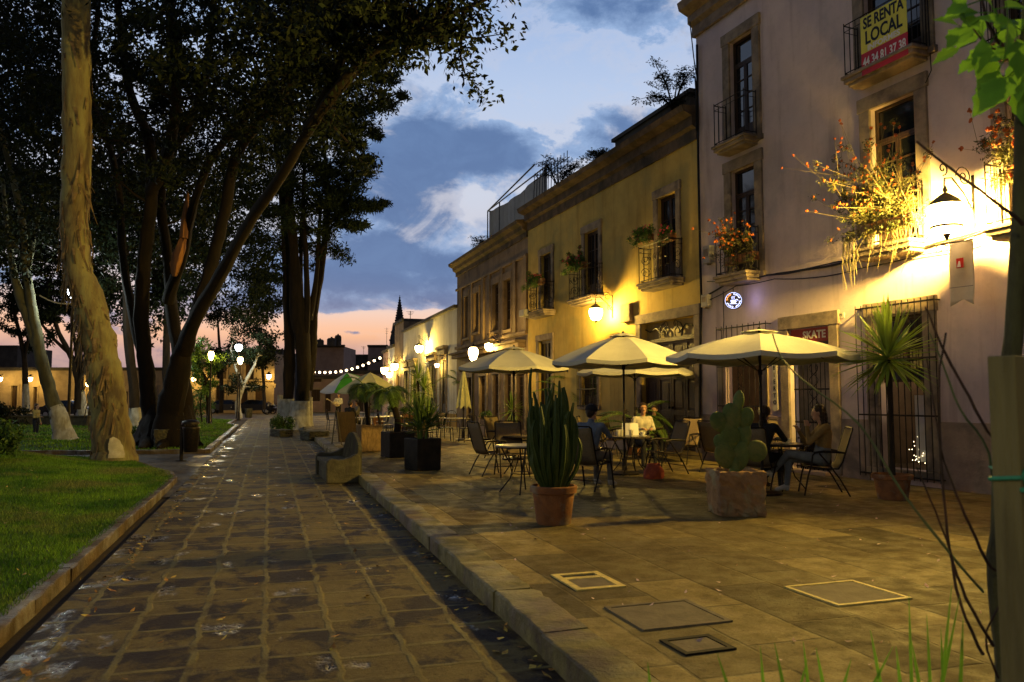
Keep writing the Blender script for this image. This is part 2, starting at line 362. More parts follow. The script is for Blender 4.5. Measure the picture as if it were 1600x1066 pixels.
    if pud: h = g.m('MULTIPLY', h, g.m('SUBTRACT', 1.0, g.m('MULTIPLY', pud, .85)))
    bn = g.n.new('ShaderNodeBump'); bn.inputs['Strength'].default_value = bump; bn.inputs['Distance'].default_value = .03
    g.put(bn.inputs['Height'], h); g.l.new(bn.outputs[0], b.inputs['Normal'])
    return m
M['road'] = slab_mat('wet_cobbled_road', .42, .43, .030, (.190, .150, .060), (.115, .088, .042), (.215, .19, .078), .13, R(90), .9, 1.0, (.020, .014, .016), off=.3)
M['pave'] = slab_mat('pavement_slabs', .82, .54, .014, (.36, .285, .105), (.095, .074, .030), (.11, .09, .042), .05, R(90), 0, .8, stain=1)
M['plaza'] = slab_mat('plaza_paving', .9, .6, .02, (.19, .14, .095), (.13, .10, .07), (.15, .12, .08), .05, R(90), 0, .4)
M['kerb'] = mat('worn_kerb_stone', (.20, .175, .070), (.095, .085, .036), 4, .8, 1.0, 16, c3=(.10, .075, .06), s3=1.5, r2=.5)
M['kerbl'] = mat('worn_brown_kerb', (.10, .07, .038), (.06, .045, .027), 4, .7, 1.0, 16, c3=(.17, .16, .15), s3=2, r2=.35)
M['earth'] = mat('earth', (.05, .038, .026), (.035, .027, .018), 1.5, .95, .6, 20)
M['lawnbase'] = mat('lawn_soil_and_moss', (.045, .085, .010), (.03, .055, .008), 2.5, .95, .8, 40)
M['grass'] = mat('lawn_grass_blades', (.16, .30, .022), (.045, .13, .012), .8, .6, island=.5, trans=.25, c3=(.17, .19, .05), s3=.55)
M['path'] = mat('park_path', (.10, .09, .08), (.07, .062, .055), 1.5, .6, .5, 20, r2=.35)
def ST(o): o['kind'] = 'structure'; return o
def flat(name, x0, x1, y0, y1, z, m):
    b = MB(); b.quad((x0, y0, z), (x1, y0, z), (x1, y1, z), (x0, y1, z)); return ST(b.obj(name, m))
flat('ground', -700, 700, -200, 1200, -.03, M['earth'])
flat('road', -1.5, 1.75, -12, 62, 0, M['road'])
flat('plaza', -60, 1.9, 62.0, 110, -.008, M['plaza'])
b = MB(); b.box(1.95, 18, -12, 110, -.05, PV); ST(b.obj('pavement', M['pave']))
# kerb stones, irregular
def kerb(name, path, w, h, m, zb=-.05, rough=.012, mn=.6, mx=1.1):
    b = MB(); pts = [Vector((p[0], p[1], 0)) for p in path]
    for i in range(len(pts)-1):
        a, c = pts[i], pts[i+1]; L = (c-a).length; d = (c-a)/L; n = Vector((-d.y, d.x, 0)); s = 0
        while s < L-.01:
            l = min(random.uniform(mn, mx), L-s)
            if L-s-l < .2: l = L-s
            ns = 9; cr = .014; off = random.uniform(-rough, rough); hh = h+random.uniform(-.005, .005)
            prof = [(-w/2, zb), (-w/2, hh-cr), (-w/2+cr*.5, hh-cr*.3), (-w/2+cr*1.3, hh), (w/2-cr*1.3, hh), (w/2-cr*.5, hh-cr*.3), (w/2, hh-cr), (w/2, zb)]
            V = []; F = []; np_ = len(prof)
            for k in range(ns+1):
                t = .003+(l-.006)*k/ns; e = .5 if k in (0, ns) else 1
                for q, (x, z) in enumerate(prof):
                    jx = random.uniform(-rough, rough)*(1.6 if q in (1, 2) else .4); jz = random.uniform(-rough, rough)*.5 if q not in (0, 7) else 0
                    zz = z+jz-(0.004 if e < 1 and q in (2, 3, 4, 5) else 0)
                    V.append(a+d*(s+t)+n*(x+off+jx)+Vector((0, 0, zz)))
            for k in range(ns):
                for q in range(np_-1): F.append((k*np_+q, k*np_+q+1, (k+1)*np_+q+1, (k+1)*np_+q))
            F.append(tuple(range(np_))); F.append(tuple(ns*np_+q for q in range(np_-1, -1, -1)))
            b.add(V, F); s += l
    return ST(b.obj(name, m, smooth=True))
kerb('kerb', [(1.80, -4), (1.80, 15.2)], .32, PV+.004, M['kerb'], mn=1.0, mx=1.7, rough=.010)
kerb('kerb', [(1.80, 15.2), (1.80, 62)], .30, PV+.004, M['kerb'], mn=.8, mx=1.4)
# lawn on the left, gently mounded
LAWN = [(-1.72, -4), (-1.72, 16.3), (-1.95, 17.6), (-2.5, 19.0), (-3.0, 20.6), (-3.6, 21.9), (-5, 23.0), (-9, 24.6), (-30, 29), (-30, -4)]
LAWN2 = [(-1.72, 24.6), (-1.72, 47), (-2.3, 49), (-2.3, 60), (-60, 60), (-60, 34), (-30, 32), (-12, 27.4), (-5.2, 25.2)]
def inpoly(P, x, y):
    r = False; n = len(P)
    for i in range(n):
        x1, y1 = P[i]; x2, y2 = P[(i+1) % n]
        if (y1 > y) != (y2 > y) and x < (x2-x1)*(y-y1)/(y2-y1)+x1: r = not r
    return r
def dedge(P, x, y):
    d = 9e9; n = len(P)
    for i in range(n):
        x1, y1 = P[i]; x2, y2 = P[(i+1) % n]; L = (x2-x1)**2+(y2-y1)**2
        t = max(0, min(1, ((x-x1)*(x2-x1)+(y-y1)*(y2-y1))/L)); d = min(d, math.hypot(x-x1-t*(x2-x1), y-y1-t*(y2-y1)))
    return d
def ss(x): x = max(0, min(1, x)); return x*x*(3-2*x)
def hz(P, x, y):
    e = ss(dedge(P, x, y)/2.2)
    if P is LAWN: return .085+e*(.06+.36*ss((-x-2.5)/6)*ss((y-7)/8)+.03*math.sin(x*1.1+y*.7))
    return .06+e*(.10+.16*ss((-x-3)/7)+.04*math.sin(x*.6+y*.5))
def lawn(name, P, st):
    xs = [p[0] for p in P]; ys = [p[1] for p in P]
    bm = bmesh.new(); vs = [bm.verts.new((p[0], p[1], 0)) for p in P]; bm.faces.new(vs)
    for ax in (0, 1):
        lo_, hi_ = (min(xs), max(xs)) if ax == 0 else (min(ys), max(ys)); c = lo_+st
        while c < hi_:
            co = (c, 0, 0) if ax == 0 else (0, c, 0); no = (1, 0, 0) if ax == 0 else (0, 1, 0)
            bmesh.ops.bisect_plane(bm, geom=bm.verts[:]+bm.edges[:]+bm.faces[:], plane_co=co, plane_no=no); c += st
    for v in bm.verts: v.co.z = hz(P, v.co.x, v.co.y)
    me = bpy.data.meshes.new(name); bm.to_mesh(me); bm.free(); me.materials.append(M['lawnbase'])
    for p in me.polygons: p.use_smooth = True
    o = bpy.data.objects.new(name, me); coll_link(o); return ST(o)
lawn('lawn', LAWN, .7); lawn('lawn', LAWN2, 1.4)
kerb('kerb', LAWN[0:9], .15, .10, M['kerbl'], mn=.9, mx=1.5, rough=.006)
kerb('kerb', [(-30, 32), (-12, 27.4), (-5.2, 25.2), (-1.72, 24.6), (-1.72, 47), (-2.3, 49), (-2.3, 60)], .2, .11, M['kerbl'], mn=.8, mx=1.4)
b = MB(); b.quad((-60, 14, -.012), (-1.45, 14, -.012), (-1.45, 34, -.012), (-60, 34, -.012)); ST(b.obj('path', M['path']))
def grass(name, P, n, y0, y1, x0, x1, h, w, label, bias=1.6):
    pts = []
    while len(pts) < n:
        u = random.random()**bias; y = y0+(y1-y0)*u; x = random.uniform(x0, x1)
        if x < -.287*y-2.2-(-0): 
            if x < -(.30*y+1.2): continue
        if inpoly(P, x, y): pts.append((x, y, hz(P, x, y)))
    p = np.array(pts); k = len(p); a = rng.uniform(0, 2*np.pi, k); ln = rng.uniform(.55, 1.2, k)*h; ww = w*rng.uniform(.7, 1.3, k)*(1+p[:, 1]/25)
    t = np.stack([np.cos(a), np.sin(a), 0*a], 1)*ww[:, None]; l2 = rng.normal(0, .38, (k, 2))*ln[:, None]
    tip = p+np.stack([l2[:, 0], l2[:, 1], ln], 1); V = np.stack([p-t, p+t, tip], 1).reshape(-1, 3)
    o = rawmesh(name, V, np.arange(3*k).reshape(-1, 3), M['grass']); tag(o, label, 'grass', kind='stuff'); return o
grass('grass', LAWN, 190000, 2.2, 24.4, -9, -1.72, .045, .0035, 'short green lawn grass beside the cobbled road')
grass('grass', LAWN2, 40000, 24.6, 58, -20, -1.8, .07, .012, 'short green lawn grass around the far park trees', 1.3)
# hatches let into the pavement
M['hatch_y'] = mat('worn_yellow_steel', (.72, .58, .17), (.50, .40, .13), 12, .6, .3, 40)
M['hatch_b'] = mat('concrete_lid', (.17, .14, .09), (.12, .10, .065), 6, .8, .5, 30)
M['hole'] = mat('dark_gap', (.01, .009, .008), rough=.8)
def hatch(label, corners, fr=.035, mf='hatch_y', slot=None, cat='hatch'):
    c = [G(x, y, PV) for x, y in corners]; o = sum(c, Vector())/4
    ax = (c[1]-c[0]).normalized(); L = ((c[1]-c[0]).length+(c[2]-c[3]).length)/2; Wd = ((c[3]-c[0]).length+(c[2]-c[1]).length)/2
    t = thing('access_hatch', label, cat, o, math.atan2(ax.y, ax.x))
    x, y = L/2, Wd/2; z = .012
    b = MB(); b.box(-x, x, -y, -y+fr, 0, z); b.box(-x, x, y-fr, y, 0, z); b.box(-x, -x+fr, -y+fr, y-fr, 0, z-.001); b.box(x-fr, x, -y+fr, y-fr, 0, z-.001)
    if slot: b.box(x*slot-fr*.6, x*slot+fr*.6, -y+fr, y-fr, 0, z-.002)
    b.obj('frame', M[mf], t)
    b = MB(); x1 = x*slot-fr*.6 if slot else x-fr
    b.box(-x+fr+.006, x1-.006, -y+fr+.006, y-fr-.006, 0, .007); b.obj('lid', M['hatch_b'], t)
    if slot: b = MB(); b.box(x*slot+fr*.6+.003, x-fr-.003, -y+fr+.003, y-fr-.003, 0, .004); b.obj('gap', M['hole'], t)
hatch('small yellow framed access hatch with an open slot beside the kerb', [(903, 925), (863, 901), (930, 893), (977, 917)], slot=.38, fr=.055)
hatch('wide concrete inspection lid with a pale left edge, nearer than the yellow hatch', [(946, 950), (1075, 938), (1140, 972), (1004, 988)], mf='hatch_b')
hatch('large square steel hatch lid on the right of the pavement', [(1228, 918), (1335, 908), (1420, 936), (1310, 950)], fr=.03)
hatch('smallest dark square cover, nearest the camera on the pavement', [(1035, 1002), (1110, 993), (1148, 1016), (1066, 1026)], mf='hole')
# ================================================================ the row of houses on the right
class Facade:
    def __init__(s, org, ang):                      # ang: rotation of the wall line against the street axis
        s.o = Vector((org[0], org[1], 0)); s.a = ang; s.u = Vector((-math.sin(ang), math.cos(ang), 0)); s.n = Vector((-math.cos(ang), -math.sin(ang), 0)); s.rz = ang+R(90)
    def uz(s, px, py, off=0.0):                     # pixel on the wall -> along, height
        r = ray(px, py); o = s.o+s.n*off; t = (o-CO).dot(s.n)/r.dot(s.n); p = CO+r*t-o; return p.dot(s.u), p.z
    def pt(s, u, y=0.0, z=0.0): return s.o+s.u*u+s.n*y+Vector((0, 0, z))
    def sub(s, u, ang): p = s.pt(u); return Facade((p.x, p.y), ang)
Fp = Facade((10.4, 9.25), R(5.05)); uP = Fp.uz(1097, 600)[0]
Fy = Fp.sub(uP, R(3.2)); uY = Fy.uz(825, 500)[0]
Fb = Fy.sub(uY, R(1.6)); uB = Fb.uz(714, 500)[0]
Fw = Fb.sub(uB, R(.3)); uW = Fw.uz(630, 580)[0]
def openings(F, L):                                 # (xl, xr, ytop, ybot) in the photo
    r = []
    for o in L:
        xc = (o[0]+o[1])/2; a = F.uz(o[1], o[2])[0]; b_ = F.uz(o[0], o[2])[0]; zt = F.uz(xc, o[2])[1]; zb = F.uz(xc, o[3])[1]
        r.append((a, b_, max(zb, PV+.02), zt))
    return r
def wall_mesh(L0, L1, H, ops, m, parent, rev=.2, depth=9, base=0.0):
    us = sorted(set([L0, L1]+[o[i] for o in ops for i in (0, 1)])); zs = sorted(set([base, H]+[o[i] for o in ops for i in (2, 3)]))
    b = MB()
    for i in range(len(us)-1):
        for j in range(len(zs)-1):
            uc, zc = (us[i]+us[i+1])/2, (zs[j]+zs[j+1])/2
            if any(o[0] < uc < o[1] and o[2] < zc < o[3] for o in ops): continue
            b.quad((us[i], 0, zs[j]), (us[i], 0, zs[j+1]), (us[i+1], 0, zs[j+1]), (us[i+1], 0, zs[j]))
    for (a, c, z0, z1) in ops:
        b.quad((a, 0, z0), (a, -rev, z0), (a, -rev, z1), (a, 0, z1)); b.quad((c, 0, z0), (c, 0, z1), (c, -rev, z1), (c, -rev, z0))
        b.quad((a, 0, z1), (a, -rev, z1), (c, -rev, z1), (c, 0, z1)); b.quad((a, 0, z0), (c, 0, z0), (c, -rev, z0), (a, -rev, z0))
    b.quad((L0, 0, base), (L0, -depth, base), (L0, -depth, H), (L0, 0, H)); b.quad((L1, 0, base), (L1, 0, H), (L1, -depth, H), (L1, -depth, base))
    b.quad((L0, -depth, base), (L1, -depth, base), (L1, -depth, H), (L0, -depth, H))
    b.quad((L0, 0, H), (L1, 0, H), (L1, -depth, H), (L0, -depth, H))
    return b.obj('wall', m, parent)
def frame_mesh(o, w, parent, wt=None, proj=.05, name='window_frame', m=None, sill=True, label=None):
    a, c, z0, z1 = o; wt = wt or w; b = MB(); y0, y1 = -.06, proj
    b.box(a-w, a-.002, y0, y1, z0, z1); b.box(c+.002, c+w, y0, y1, z0, z1); b.box(a-w-.03, c+w+.03, y0, y1+.01, z1+.002, z1+wt)
    if sill: b.box(a-w-.04, c+w+.04, y0, y1+.03, z0-.12, z0-.002)
    return b.obj(name, m or M['stone'], parent, bevel=.012)
def window_mesh(o, parent, y=-.09, leafs=2, rows=3, kick=.22, name='window', transom=0.0, pane='glass_dark'):
    a, c, z0, z1 = o; b = MB(); g_ = MB(); W_ = c-a; fw = .05
    b.box(a+.003, a+fw, y-.05, y, z0+.003, z1-.003); b.box(c-fw, c-.003, y-.05, y, z0+.003, z1-.003); b.box(a+fw, c-fw, y-.05, y, z1-fw, z1-.003)
    zt = z1-fw
    if transom: zt = z1-transom; b.box(a+fw, c-fw, y-.05, y-.002, zt-.03, zt+.03); g_.quad((a+fw, y-.04, zt+.03), (c-fw, y-.04, zt+.03), (c-fw, y-.04, z1-fw), (a+fw, y-.04, z1-fw)); zt -= .03
    lw = (W_-2*fw)/leafs
    for k in range(leafs):
        x0, x1 = a+fw+k*lw+.004, a+fw+(k+1)*lw-.004; zk = z0+.01+(zt-z0)*kick; s = .045
        b.box(x0, x0+s, y-.045, y-.006, z0+.01, zt-.004); b.box(x1-s, x1, y-.045, y-.006, z0+.01, zt-.004)
        b.box(x0+s, x1-s, y-.045, y-.008, z0+.01, zk); b.box(x0+s+.03, x1-s-.03, y-.04, y+.002, z0+.06, zk-.05) if kick > .05 else None
        b.box(x0+s, x1-s, y-.045, y-.008, zt-s, zt-.004)
        for r in range(1, rows):
            zz = zk+(zt-zk)*r/rows; b.box(x0+s, x1-s, y-.04, y-.01, zz-.012, zz+.012)
        g_.quad((x0+s, y-.03, zk), (x1-s, y-.03, zk), (x1-s, y-.03, zt-s), (x0+s, y-.03, zt-s))
    w = b.obj(name, M['wood_dark'], parent); g_.obj('pane', M[pane] if isinstance(pane, str) else pane, w); return w
def door_mesh(o, parent, y=-.12, leafs=2, rows=3, m='wood_dark'):
    a, c, z0, z1 = o; b = MB(); lw = (c-a)/leafs
    for k in range(leafs):
        x0, x1 = a+k*lw+.006, a+(k+1)*lw-.006; b.box(x0, x1, y-.06, y-.02, z0+.01, z1-.005)
        s = .09
        for (p, q) in ((x0, x0+s), (x1-s, x1)): b.box(p, q, y-.02, y, z0+.01, z1-.005)
        hh = (z1-z0-.02)/rows
        for r in range(rows+1):
            zz = z0+.01+r*hh; b.box(x0+s, x1-s, y-.02, y-.002, max(zz-.06, z0+.01), min(zz+.06, z1-.005))
        for r in range(rows):
            zz = z0+.01+r*hh; b.box(x0+s+.06, x1-s-.06, y-.02, y-.008, zz+.13, zz+hh-.13)
    d = b.obj('door', M[m], parent, bevel=.006); h = MB(); xm = (a+c)/2
    h.sph((xm-.08, y+.03, z0+1.05), .035, 8); h.sph((xm+.08, y+.03, z0+1.05), .035, 8); h.obj('handle', M['iron'], d); return d
def spiral(c, r, turns, ax, n=26, sgn=1, a0=0, shrink=.86):
    p = []
    for i in range(n):
        t = i/(n-1); a = a0+sgn*t*turns*2*math.pi; rr = r*(1-shrink*t); p.append(Vector(c)+ax[0]*math.cos(a)*rr+ax[1]*math.sin(a)*rr)
    return p
XA = (Vector((1, 0, 0)), Vector((0, 0, 1))); YA = (Vector((0, 1, 0)), Vector((0, 0, 1)))
def balcony(o, parent, proj=.42, ext=.18, h=1.0, scroll=False, slab=.14):
    a, c, z0, _ = o; a -= ext; c += ext; b = MB()
    b.box(a-.05, c+.05, .0, proj+.07, z0-.06, z0); b.box(a-.02, c+.02, .0, proj+.03, z0-slab, z0-.062); b.box(a+.03, c-.03, 0, proj-.03, z0-slab-.06, z0-slab-.002)
    s = b.obj('balcony', M['stone'], parent, bevel=.012); r = MB(); rr = .008
    for zz in (z0+.06, z0+h): r.tube([(a, .04, zz), (a, proj, zz), (c, proj, zz), (c, .04, zz)], .012, 4)
    r.tube([(a, .04, z0+h-.12), (a, proj, z0+h-.12), (c, proj, z0+h-.12), (c, .04, z0+h-.12)], .007, 4)
    for p in (a, c):
        for yy in (.06, proj): r.tube([(p, yy, z0), (p, yy, z0+h+.04)], .013, 4)
        for k in range(1, 3): r.tube([(p, proj*k/3, z0+.06), (p, proj*k/3, z0+h)], rr, 4)
    n = max(4, int((c-a)/.13)); 
    for k in range(1, n):
        x = a+(c-a)*k/n
        if scroll and k % 2 == 0: continue
        r.tube([(x, proj, z0+.06), (x, proj, z0+h)], rr, 4)
    if scroll:
        for k in range(int(n/2)):
            x = a+(c-a)*(2*k+1)/n
            for sg, zc in ((1, z0+.24), (-1, z0+h-.36)): r.tube(spiral((x, proj+.01, zc), .10, 1.4, XA, 18, sg, math.pi/2), .007, 4)
        for yy in (proj*.5,):
            for p in (a, c): r.tube(spiral((p, yy, z0+.3), .15, 1.5, YA, 18), .008, 4); r.tube(spiral((p, yy, z0+.65), .15, 1.5, YA, 18, -1), .008, 4)
    r.obj('railing', M['iron'], s); return s
def grille(u0, u1, z0, z1, parent, y=.13, n=None, curly=False):
    b = MB(); n = n or int((u1-u0)/.12)
    for k in range(n+1):
        x = u0+(u1-u0)*k/n; b.tube([(x, y, z0), (x, y, z1+.04)], .011, 4)
    for zz in (z0+.05, z0+(z1-z0)*.36, z0+(z1-z0)*.68, z1-.02): b.box(u0, u1, y-.004, y+.012, zz-.014, zz+.014)
    for x in (u0, u1):
        for zz in (z0+.05, z1-.02): b.box(x-.01, x+.01, 0, y, zz-.01, zz+.01)
    if curly:
        xm = (u0+u1)/2
        for s in (-1, 1): b.tube([(xm+s*.10*math.sin(t*.9), y+.01, z0+(z1-z0)*(.34+.36*t/14)) for t in range(15)], .008, 4)
    return b.obj('window_grille', M['iron'], parent)
def cornice(L0, L1, H, parent, steps, m='stone', name='cornice', base=0):
    b = MB(); z = H
    prof = [(0, 0)]+steps                          # (projection, height above H)
    poly = [(-.2, 0)]+[(p, h) for p, h in steps]+[(-.2, steps[-1][1])]
    n = len(poly); V = [(L0, y, H+z) for y, z in poly]+[(L1, y, H+z) for y, z in poly]
    b.add(V, [tuple(range(n)), tuple(range(2*n-1, n-1, -1))]+[(i, (i+1) % n, n+(i+1) % n, n+i) for i in range(n)])
    return b.obj(name, M[m], parent)
def building(F, label, L0, L1, H, ops, m, depth=9, cat='building', group=None, name='town_house'):
    t = thing(name, label, cat, F.o, F.rz, group); wall_mesh(L0, L1, H, ops, M[m] if isinstance(m, str) else m, t, depth=depth); return t
# ---------- pink house
opP = openings(Fp, [(1140, 1176, 57, 224), (1143, 1180, 262, 430), (1347, 1436, -80, 104), (1360, 1430, 158, 386), (1567, 1650, -90, 60), (1572, 1655, 130, 350),
                    (1132, 1190, 545, 705), (1233, 1296, 512, 738), (1372, 1442, 492, 733)])
HP = Fp.uz(1097, 52)[1]
pink = building(Fp, 'tall pinkish plastered three storey house with stone window frames, nearest on the right', -14, uP, HP, opP, 'pink')
cornice(-14.05, uP+.06, HP, pink, [(.08, 0), (.08, .25), (.2, .32), (.2, .5), (.45, .6), (.5, .78), (.12, .84)])
for i, o in enumerate(opP):
    if i < 6:
        frame_mesh(o, .24, pink, .26); window_mesh(o, pink, rows=4, transom=.55 if i in (0, 1) else .6); balcony(o, pink, proj=.38, ext=.12, h=.95)
frame_mesh(opP[6], .2, pink, .24); frame_mesh(opP[7], .24, pink, .27, sill=False, name='door_frame'); frame_mesh(opP[8], .26, pink, .26)
_o = opP[8]; window_mesh((_o[0], _o[1], _o[2]+(_o[3]-_o[2])*.56, _o[3]), pink, rows=2, kick=.04)
b = MB(); zs = Fp.uz(1400, 657)[1]; last = -14
for (a, c) in sorted([(opP[8][0]-.27, opP[8][1]+.27), (opP[7][0]-.25, opP[7][1]+.25), (opP[6][0]-.21, opP[6][1]+.21)])+[(uP, uP)]:
    b.box(last, a, -.02, .035, 0, zs); last = c
b.obj('skirting', M['stone_low'], pink, bevel=.01)
M['room'] = mat('lit_shop_interior', (.13, .085, .055), (.08, .055, .035), 2, .9)
M['roomdark'] = mat('dim_shop_interior', (.13, .085, .05), (.07, .05, .03), 2, .9)
def room(o, parent, m, depth=2.2, side=.5):
    a, c, z0, z1 = o; a -= side; c += side; b = MB(); y0 = -.205; y1 = -.205-depth; z1 += .2
    b.quad((a, y1, z0), (c, y1, z0), (c, y1, z1), (a, y1, z1)); b.quad((a, y0, z0), (a, y1, z0), (a, y1, z1), (a, y0, z1)); b.quad((c, y0, z0), (c, y1, z0), (c, y1, z1), (c, y0, z1))
    b.quad((a, y0, z0), (c, y0, z0), (c, y1, z0), (a, y1, z0)); b.quad((a, y0, z1), (c, y0, z1), (c, y1, z1), (a, y1, z1)); return b.obj('room', m, parent)
room(opP[8], pink, M['room']); room(opP[7], pink, M['roomdark']); room(opP[6], pink, M['roomdark'], 1.6)
def plight(name, loc, col, W_, r=.05, parent=None):
    d = bpy.data.lights.new(name, 'POINT'); d.energy = W_; d.color = col; d.shadow_soft_size = r
    o = bpy.data.objects.new(name, d); coll_link(o); o.location = loc
    if parent: o.parent = parent
    return o
def bulb_in(parent, name, loc, r, s, c=(1, .8, .5)):
    b = MB(); b.sph((0, 0, 0), r, 8); return b.obj(name, emis('bulb_%g' % s, c, s), parent, loc=loc, smooth=True)
WARM = (1.0, .64, .12)
uz8 = Fp.uz(1432, 612); bulb_in(pink, 'ceiling_bulb', (opP[8][0]+.25, -1.2, 2.35), .06, 30); plight('room_light', (opP[8][0]+.3, -1.2, 2.2), (1, .75, .45), 22, .1, pink)
bulb_in(pink, 'ceiling_bulb', (opP[7][0]+.4, -1.4, 1.75), .05, 25, (1, 1, 1)); plight('room_light', (opP[7][0]+.4, -1.4, 1.6), (1, .9, .75), 14, .1, pink)
plight('room_light', (opP[6][0]+.3, -1.0, 1.9), (1, .65, .35), 16, .1, pink)
# counter, mirror board and fairy lights inside the big barred window
a, c, z0, z1 = opP[8]
b = MB(); b.box(a+.40, a+.74, -.62, -.60, z0+.1, z0+1.25); b.obj('white_board', M['paper'], pink)
b = MB(); 
for i in range(60): b.sph((a+.25+random.random()*.6, -.55-random.random()*.2, z0+.05+random.random()**2*.7), .009, 4)
b.obj('fairy_lights', emis('fairy', (1, .8, .45), 6), pink)
b = MB(); b.lathe([(.22, 0), (.20, .2), (.05, .26)], 12, ((a+c)/2+.0, -.7, z0+.62)); b.obj('white_basin', M['paper'], pink, smooth=True)
b = MB(); a, c, z0, z1 = opP[7]; b.box(a+.1, c-.1, -1.5, -1.0, z0, z0+1.0); b.obj('counter', M['wood_dark'], pink)
b = MB(); b.sph((a+.35, -.9, z0+1.18), .2, 10, (1, .6, .5)); b.obj('white_lamp_shade', M['paper'], pink, smooth=True)
def gq(x0, x1, yt0, yt1, yb, **k):
    u0, z1 = Fp.uz(x1, yt1, .13); u1 = Fp.uz(x0, yt0, .13)[0]; return grille(u0, u1, Fp.uz((x0+x1)/2, yb, .13)[1], z1-.0, pink, **k)
gq(1336, 1459, 479, 466, 748); gq(1119, 1196, 510, 504, 706, n=9, curly=True); 
gd = opP[7]; b = MB(); n = 9
for k in range(n+1):
    x = gd[0]+.02+(gd[1]-gd[0]-.04)*k/n; b.tube([(x, -.1, gd[2]+.02), (x, -.1, gd[3]-.30)], .011, 4)
for zz in (gd[2]+.08, gd[2]+.95, gd[2]+1.6, gd[3]-.33): b.box(gd[0], gd[1], -.106, -.09, zz-.015, zz+.015)
for s in (-1, 1): b.tube([(sum(gd[:2])/2+s*.12*math.sin(t*.8), -.09, gd[2]+.95+t*.06) for t in range(20)], .009, 4)
b.obj('door_grille', M['iron'], pink)
b = MB(); b.box(gd[0]+.02, gd[1]-.02, -.06, -.02, gd[3]-.28, gd[3]-.01); sk = b.obj('shop_sign', mat('brick_red_paint', (.34, .05, .03), (.27, .04, .025), 4, .6), pink)
text('lettering', 'SKATE', .21, mat('cream_paint', (.7, .62, .45), rough=.6), sk, ((gd[0]+gd[1])/2-.12, -.015, gd[3]-.15), (R(90), 0, R(180)), .002, font_w=.006)
# stone step
b = MB(); b.box(gd[0]-.1, gd[1]+.1, 0.036, .3, PV, PV+.07); b.obj('doorstep', M['stone_low'], pink, bevel=.01)
M['browndark'] = mat('sooty_quarry_stone', (.15, .105, .07), (.085, .06, .042), 2.5, .9, .5, 12, streak=.6, c3=(.05, .042, .034), s3=1.1)
# ---------- yellow house
opY = openings(Fy, [(1028, 1057, 305, 440), (914, 936, 361, 466), (846, 862, 397, 487), (1002, 1086, 500, 702), (909, 934, 560, 634), (842, 862, 532, 676)])
HY = Fy.uz(1093, 216)[1]
yel = building(Fy, 'yellow plastered two storey house with a big wooden gate door', 0.0, uY, HY, opY, 'yellow')
cornice(0.0, uY, HY, yel, [(.05, 0), (.05, .28), (.16, .34), (.16, .58), (.4, .66), (.45, .80), (.1, .84)], 'browndark')
for i in (0, 1, 2): frame_mesh(opY[i], .2, yel, .24); window_mesh(opY[i], yel, rows=3); balcony(opY[i], yel, proj=.42, ext=.3, h=.95, scroll=True)
o = opY[3]; zt = Fy.uz(1044, 530)[1]
frame_mesh(o, .24, yel, .26, name='door_frame', sill=False); door_mesh((o[0], o[1], o[2], zt-.05), yel, leafs=4, rows=3)
b = MB(); b.box(o[0], o[1], -.19, -.07, zt-.05, zt+.05); b.obj('transom_beam', M['wood_dark'], yel)
b = MB(); b.quad((o[0], -.17, zt+.05), (o[1], -.17, zt+.05), (o[1], -.17, o[3]), (o[0], -.17, o[3])); tp = b.obj('transom_pane', mat('amber_glass', (.30, .21, .06), (.2, .14, .05), 3, .5), yel)
b = MB(); xm = (o[0]+o[1])/2; zm = (zt+o[3])/2; q = (o[1]-o[0])/2
for s in (-1, 1):
    b.tube(spiral((xm+s*.34, -.12, zm-.06), .25, 1.5, XA, 22, -s, math.pi/2), .014, 5); b.tube(spiral((xm+s*.22, -.12, zm+.14), .14, 1.3, XA, 18, s, -math.pi/2), .012, 5)
    b.tube([(xm+s*.40, -.12, zm-.1), (xm+s*.7, -.12, zm+.1), (xm+s*(q-.25), -.12, zm+.02), (xm+s*(q-.02), -.12, zm+.1)], .02, 5); b.tube(spiral((xm+s*(q-.35), -.2, zm+.02), .16, 1.4, XA, 20, s, 0), .018, 5)
b.tube([(xm+.07*math.sin(t*.2618), -.2, zm+.16*math.cos(t*.2618)) for t in range(25)], .012, 5)
b.obj('scroll_ironwork', M['iron'], yel)
frame_mesh(opY[4], .16, yel, .2); window_mesh(opY[4], yel, rows=3); a, c, z0, z1 = opY[4]; grille(a-.1, c+.1, z0-.05, z1+.05, yel, y=.12)
frame_mesh(opY[5], .18, yel, .22, sill=False); window_mesh(opY[5], yel, rows=4, kick=.3)
for xa, xb in ((opY[3][1]+.26, opY[4][0]-.2), (0, opY[3][0]-.26), (opY[4][1]+.2, opY[5][0]-.2)): b = MB(); b.box(xa, xb, -.02, .03, 0, .62); b.obj('skirting', M['stone_low'], yel)
b = MB(); u0 = Fy.uz(990, 480)[0]; b.box(u0, u0+.55, 0, .13, Fy.uz(975, 505)[1], Fy.uz(975, 478)[1]); b.obj('stone_block', M['brown'], yel, bevel=.02)
# rooftop hut and parapet bumps
b = MB(); r1 = Fy.uz(1060, 190)[0]; r2 = Fy.uz(945, 230)[0]; b.box(r1, r2, -3.2, -.35, HY+.8, HY+1.5); b.box(r1-.1, r2+.12, -3.3, -.28, HY+1.5, HY+1.60); b.obj('roof_shed', M['rooftop'], yel)
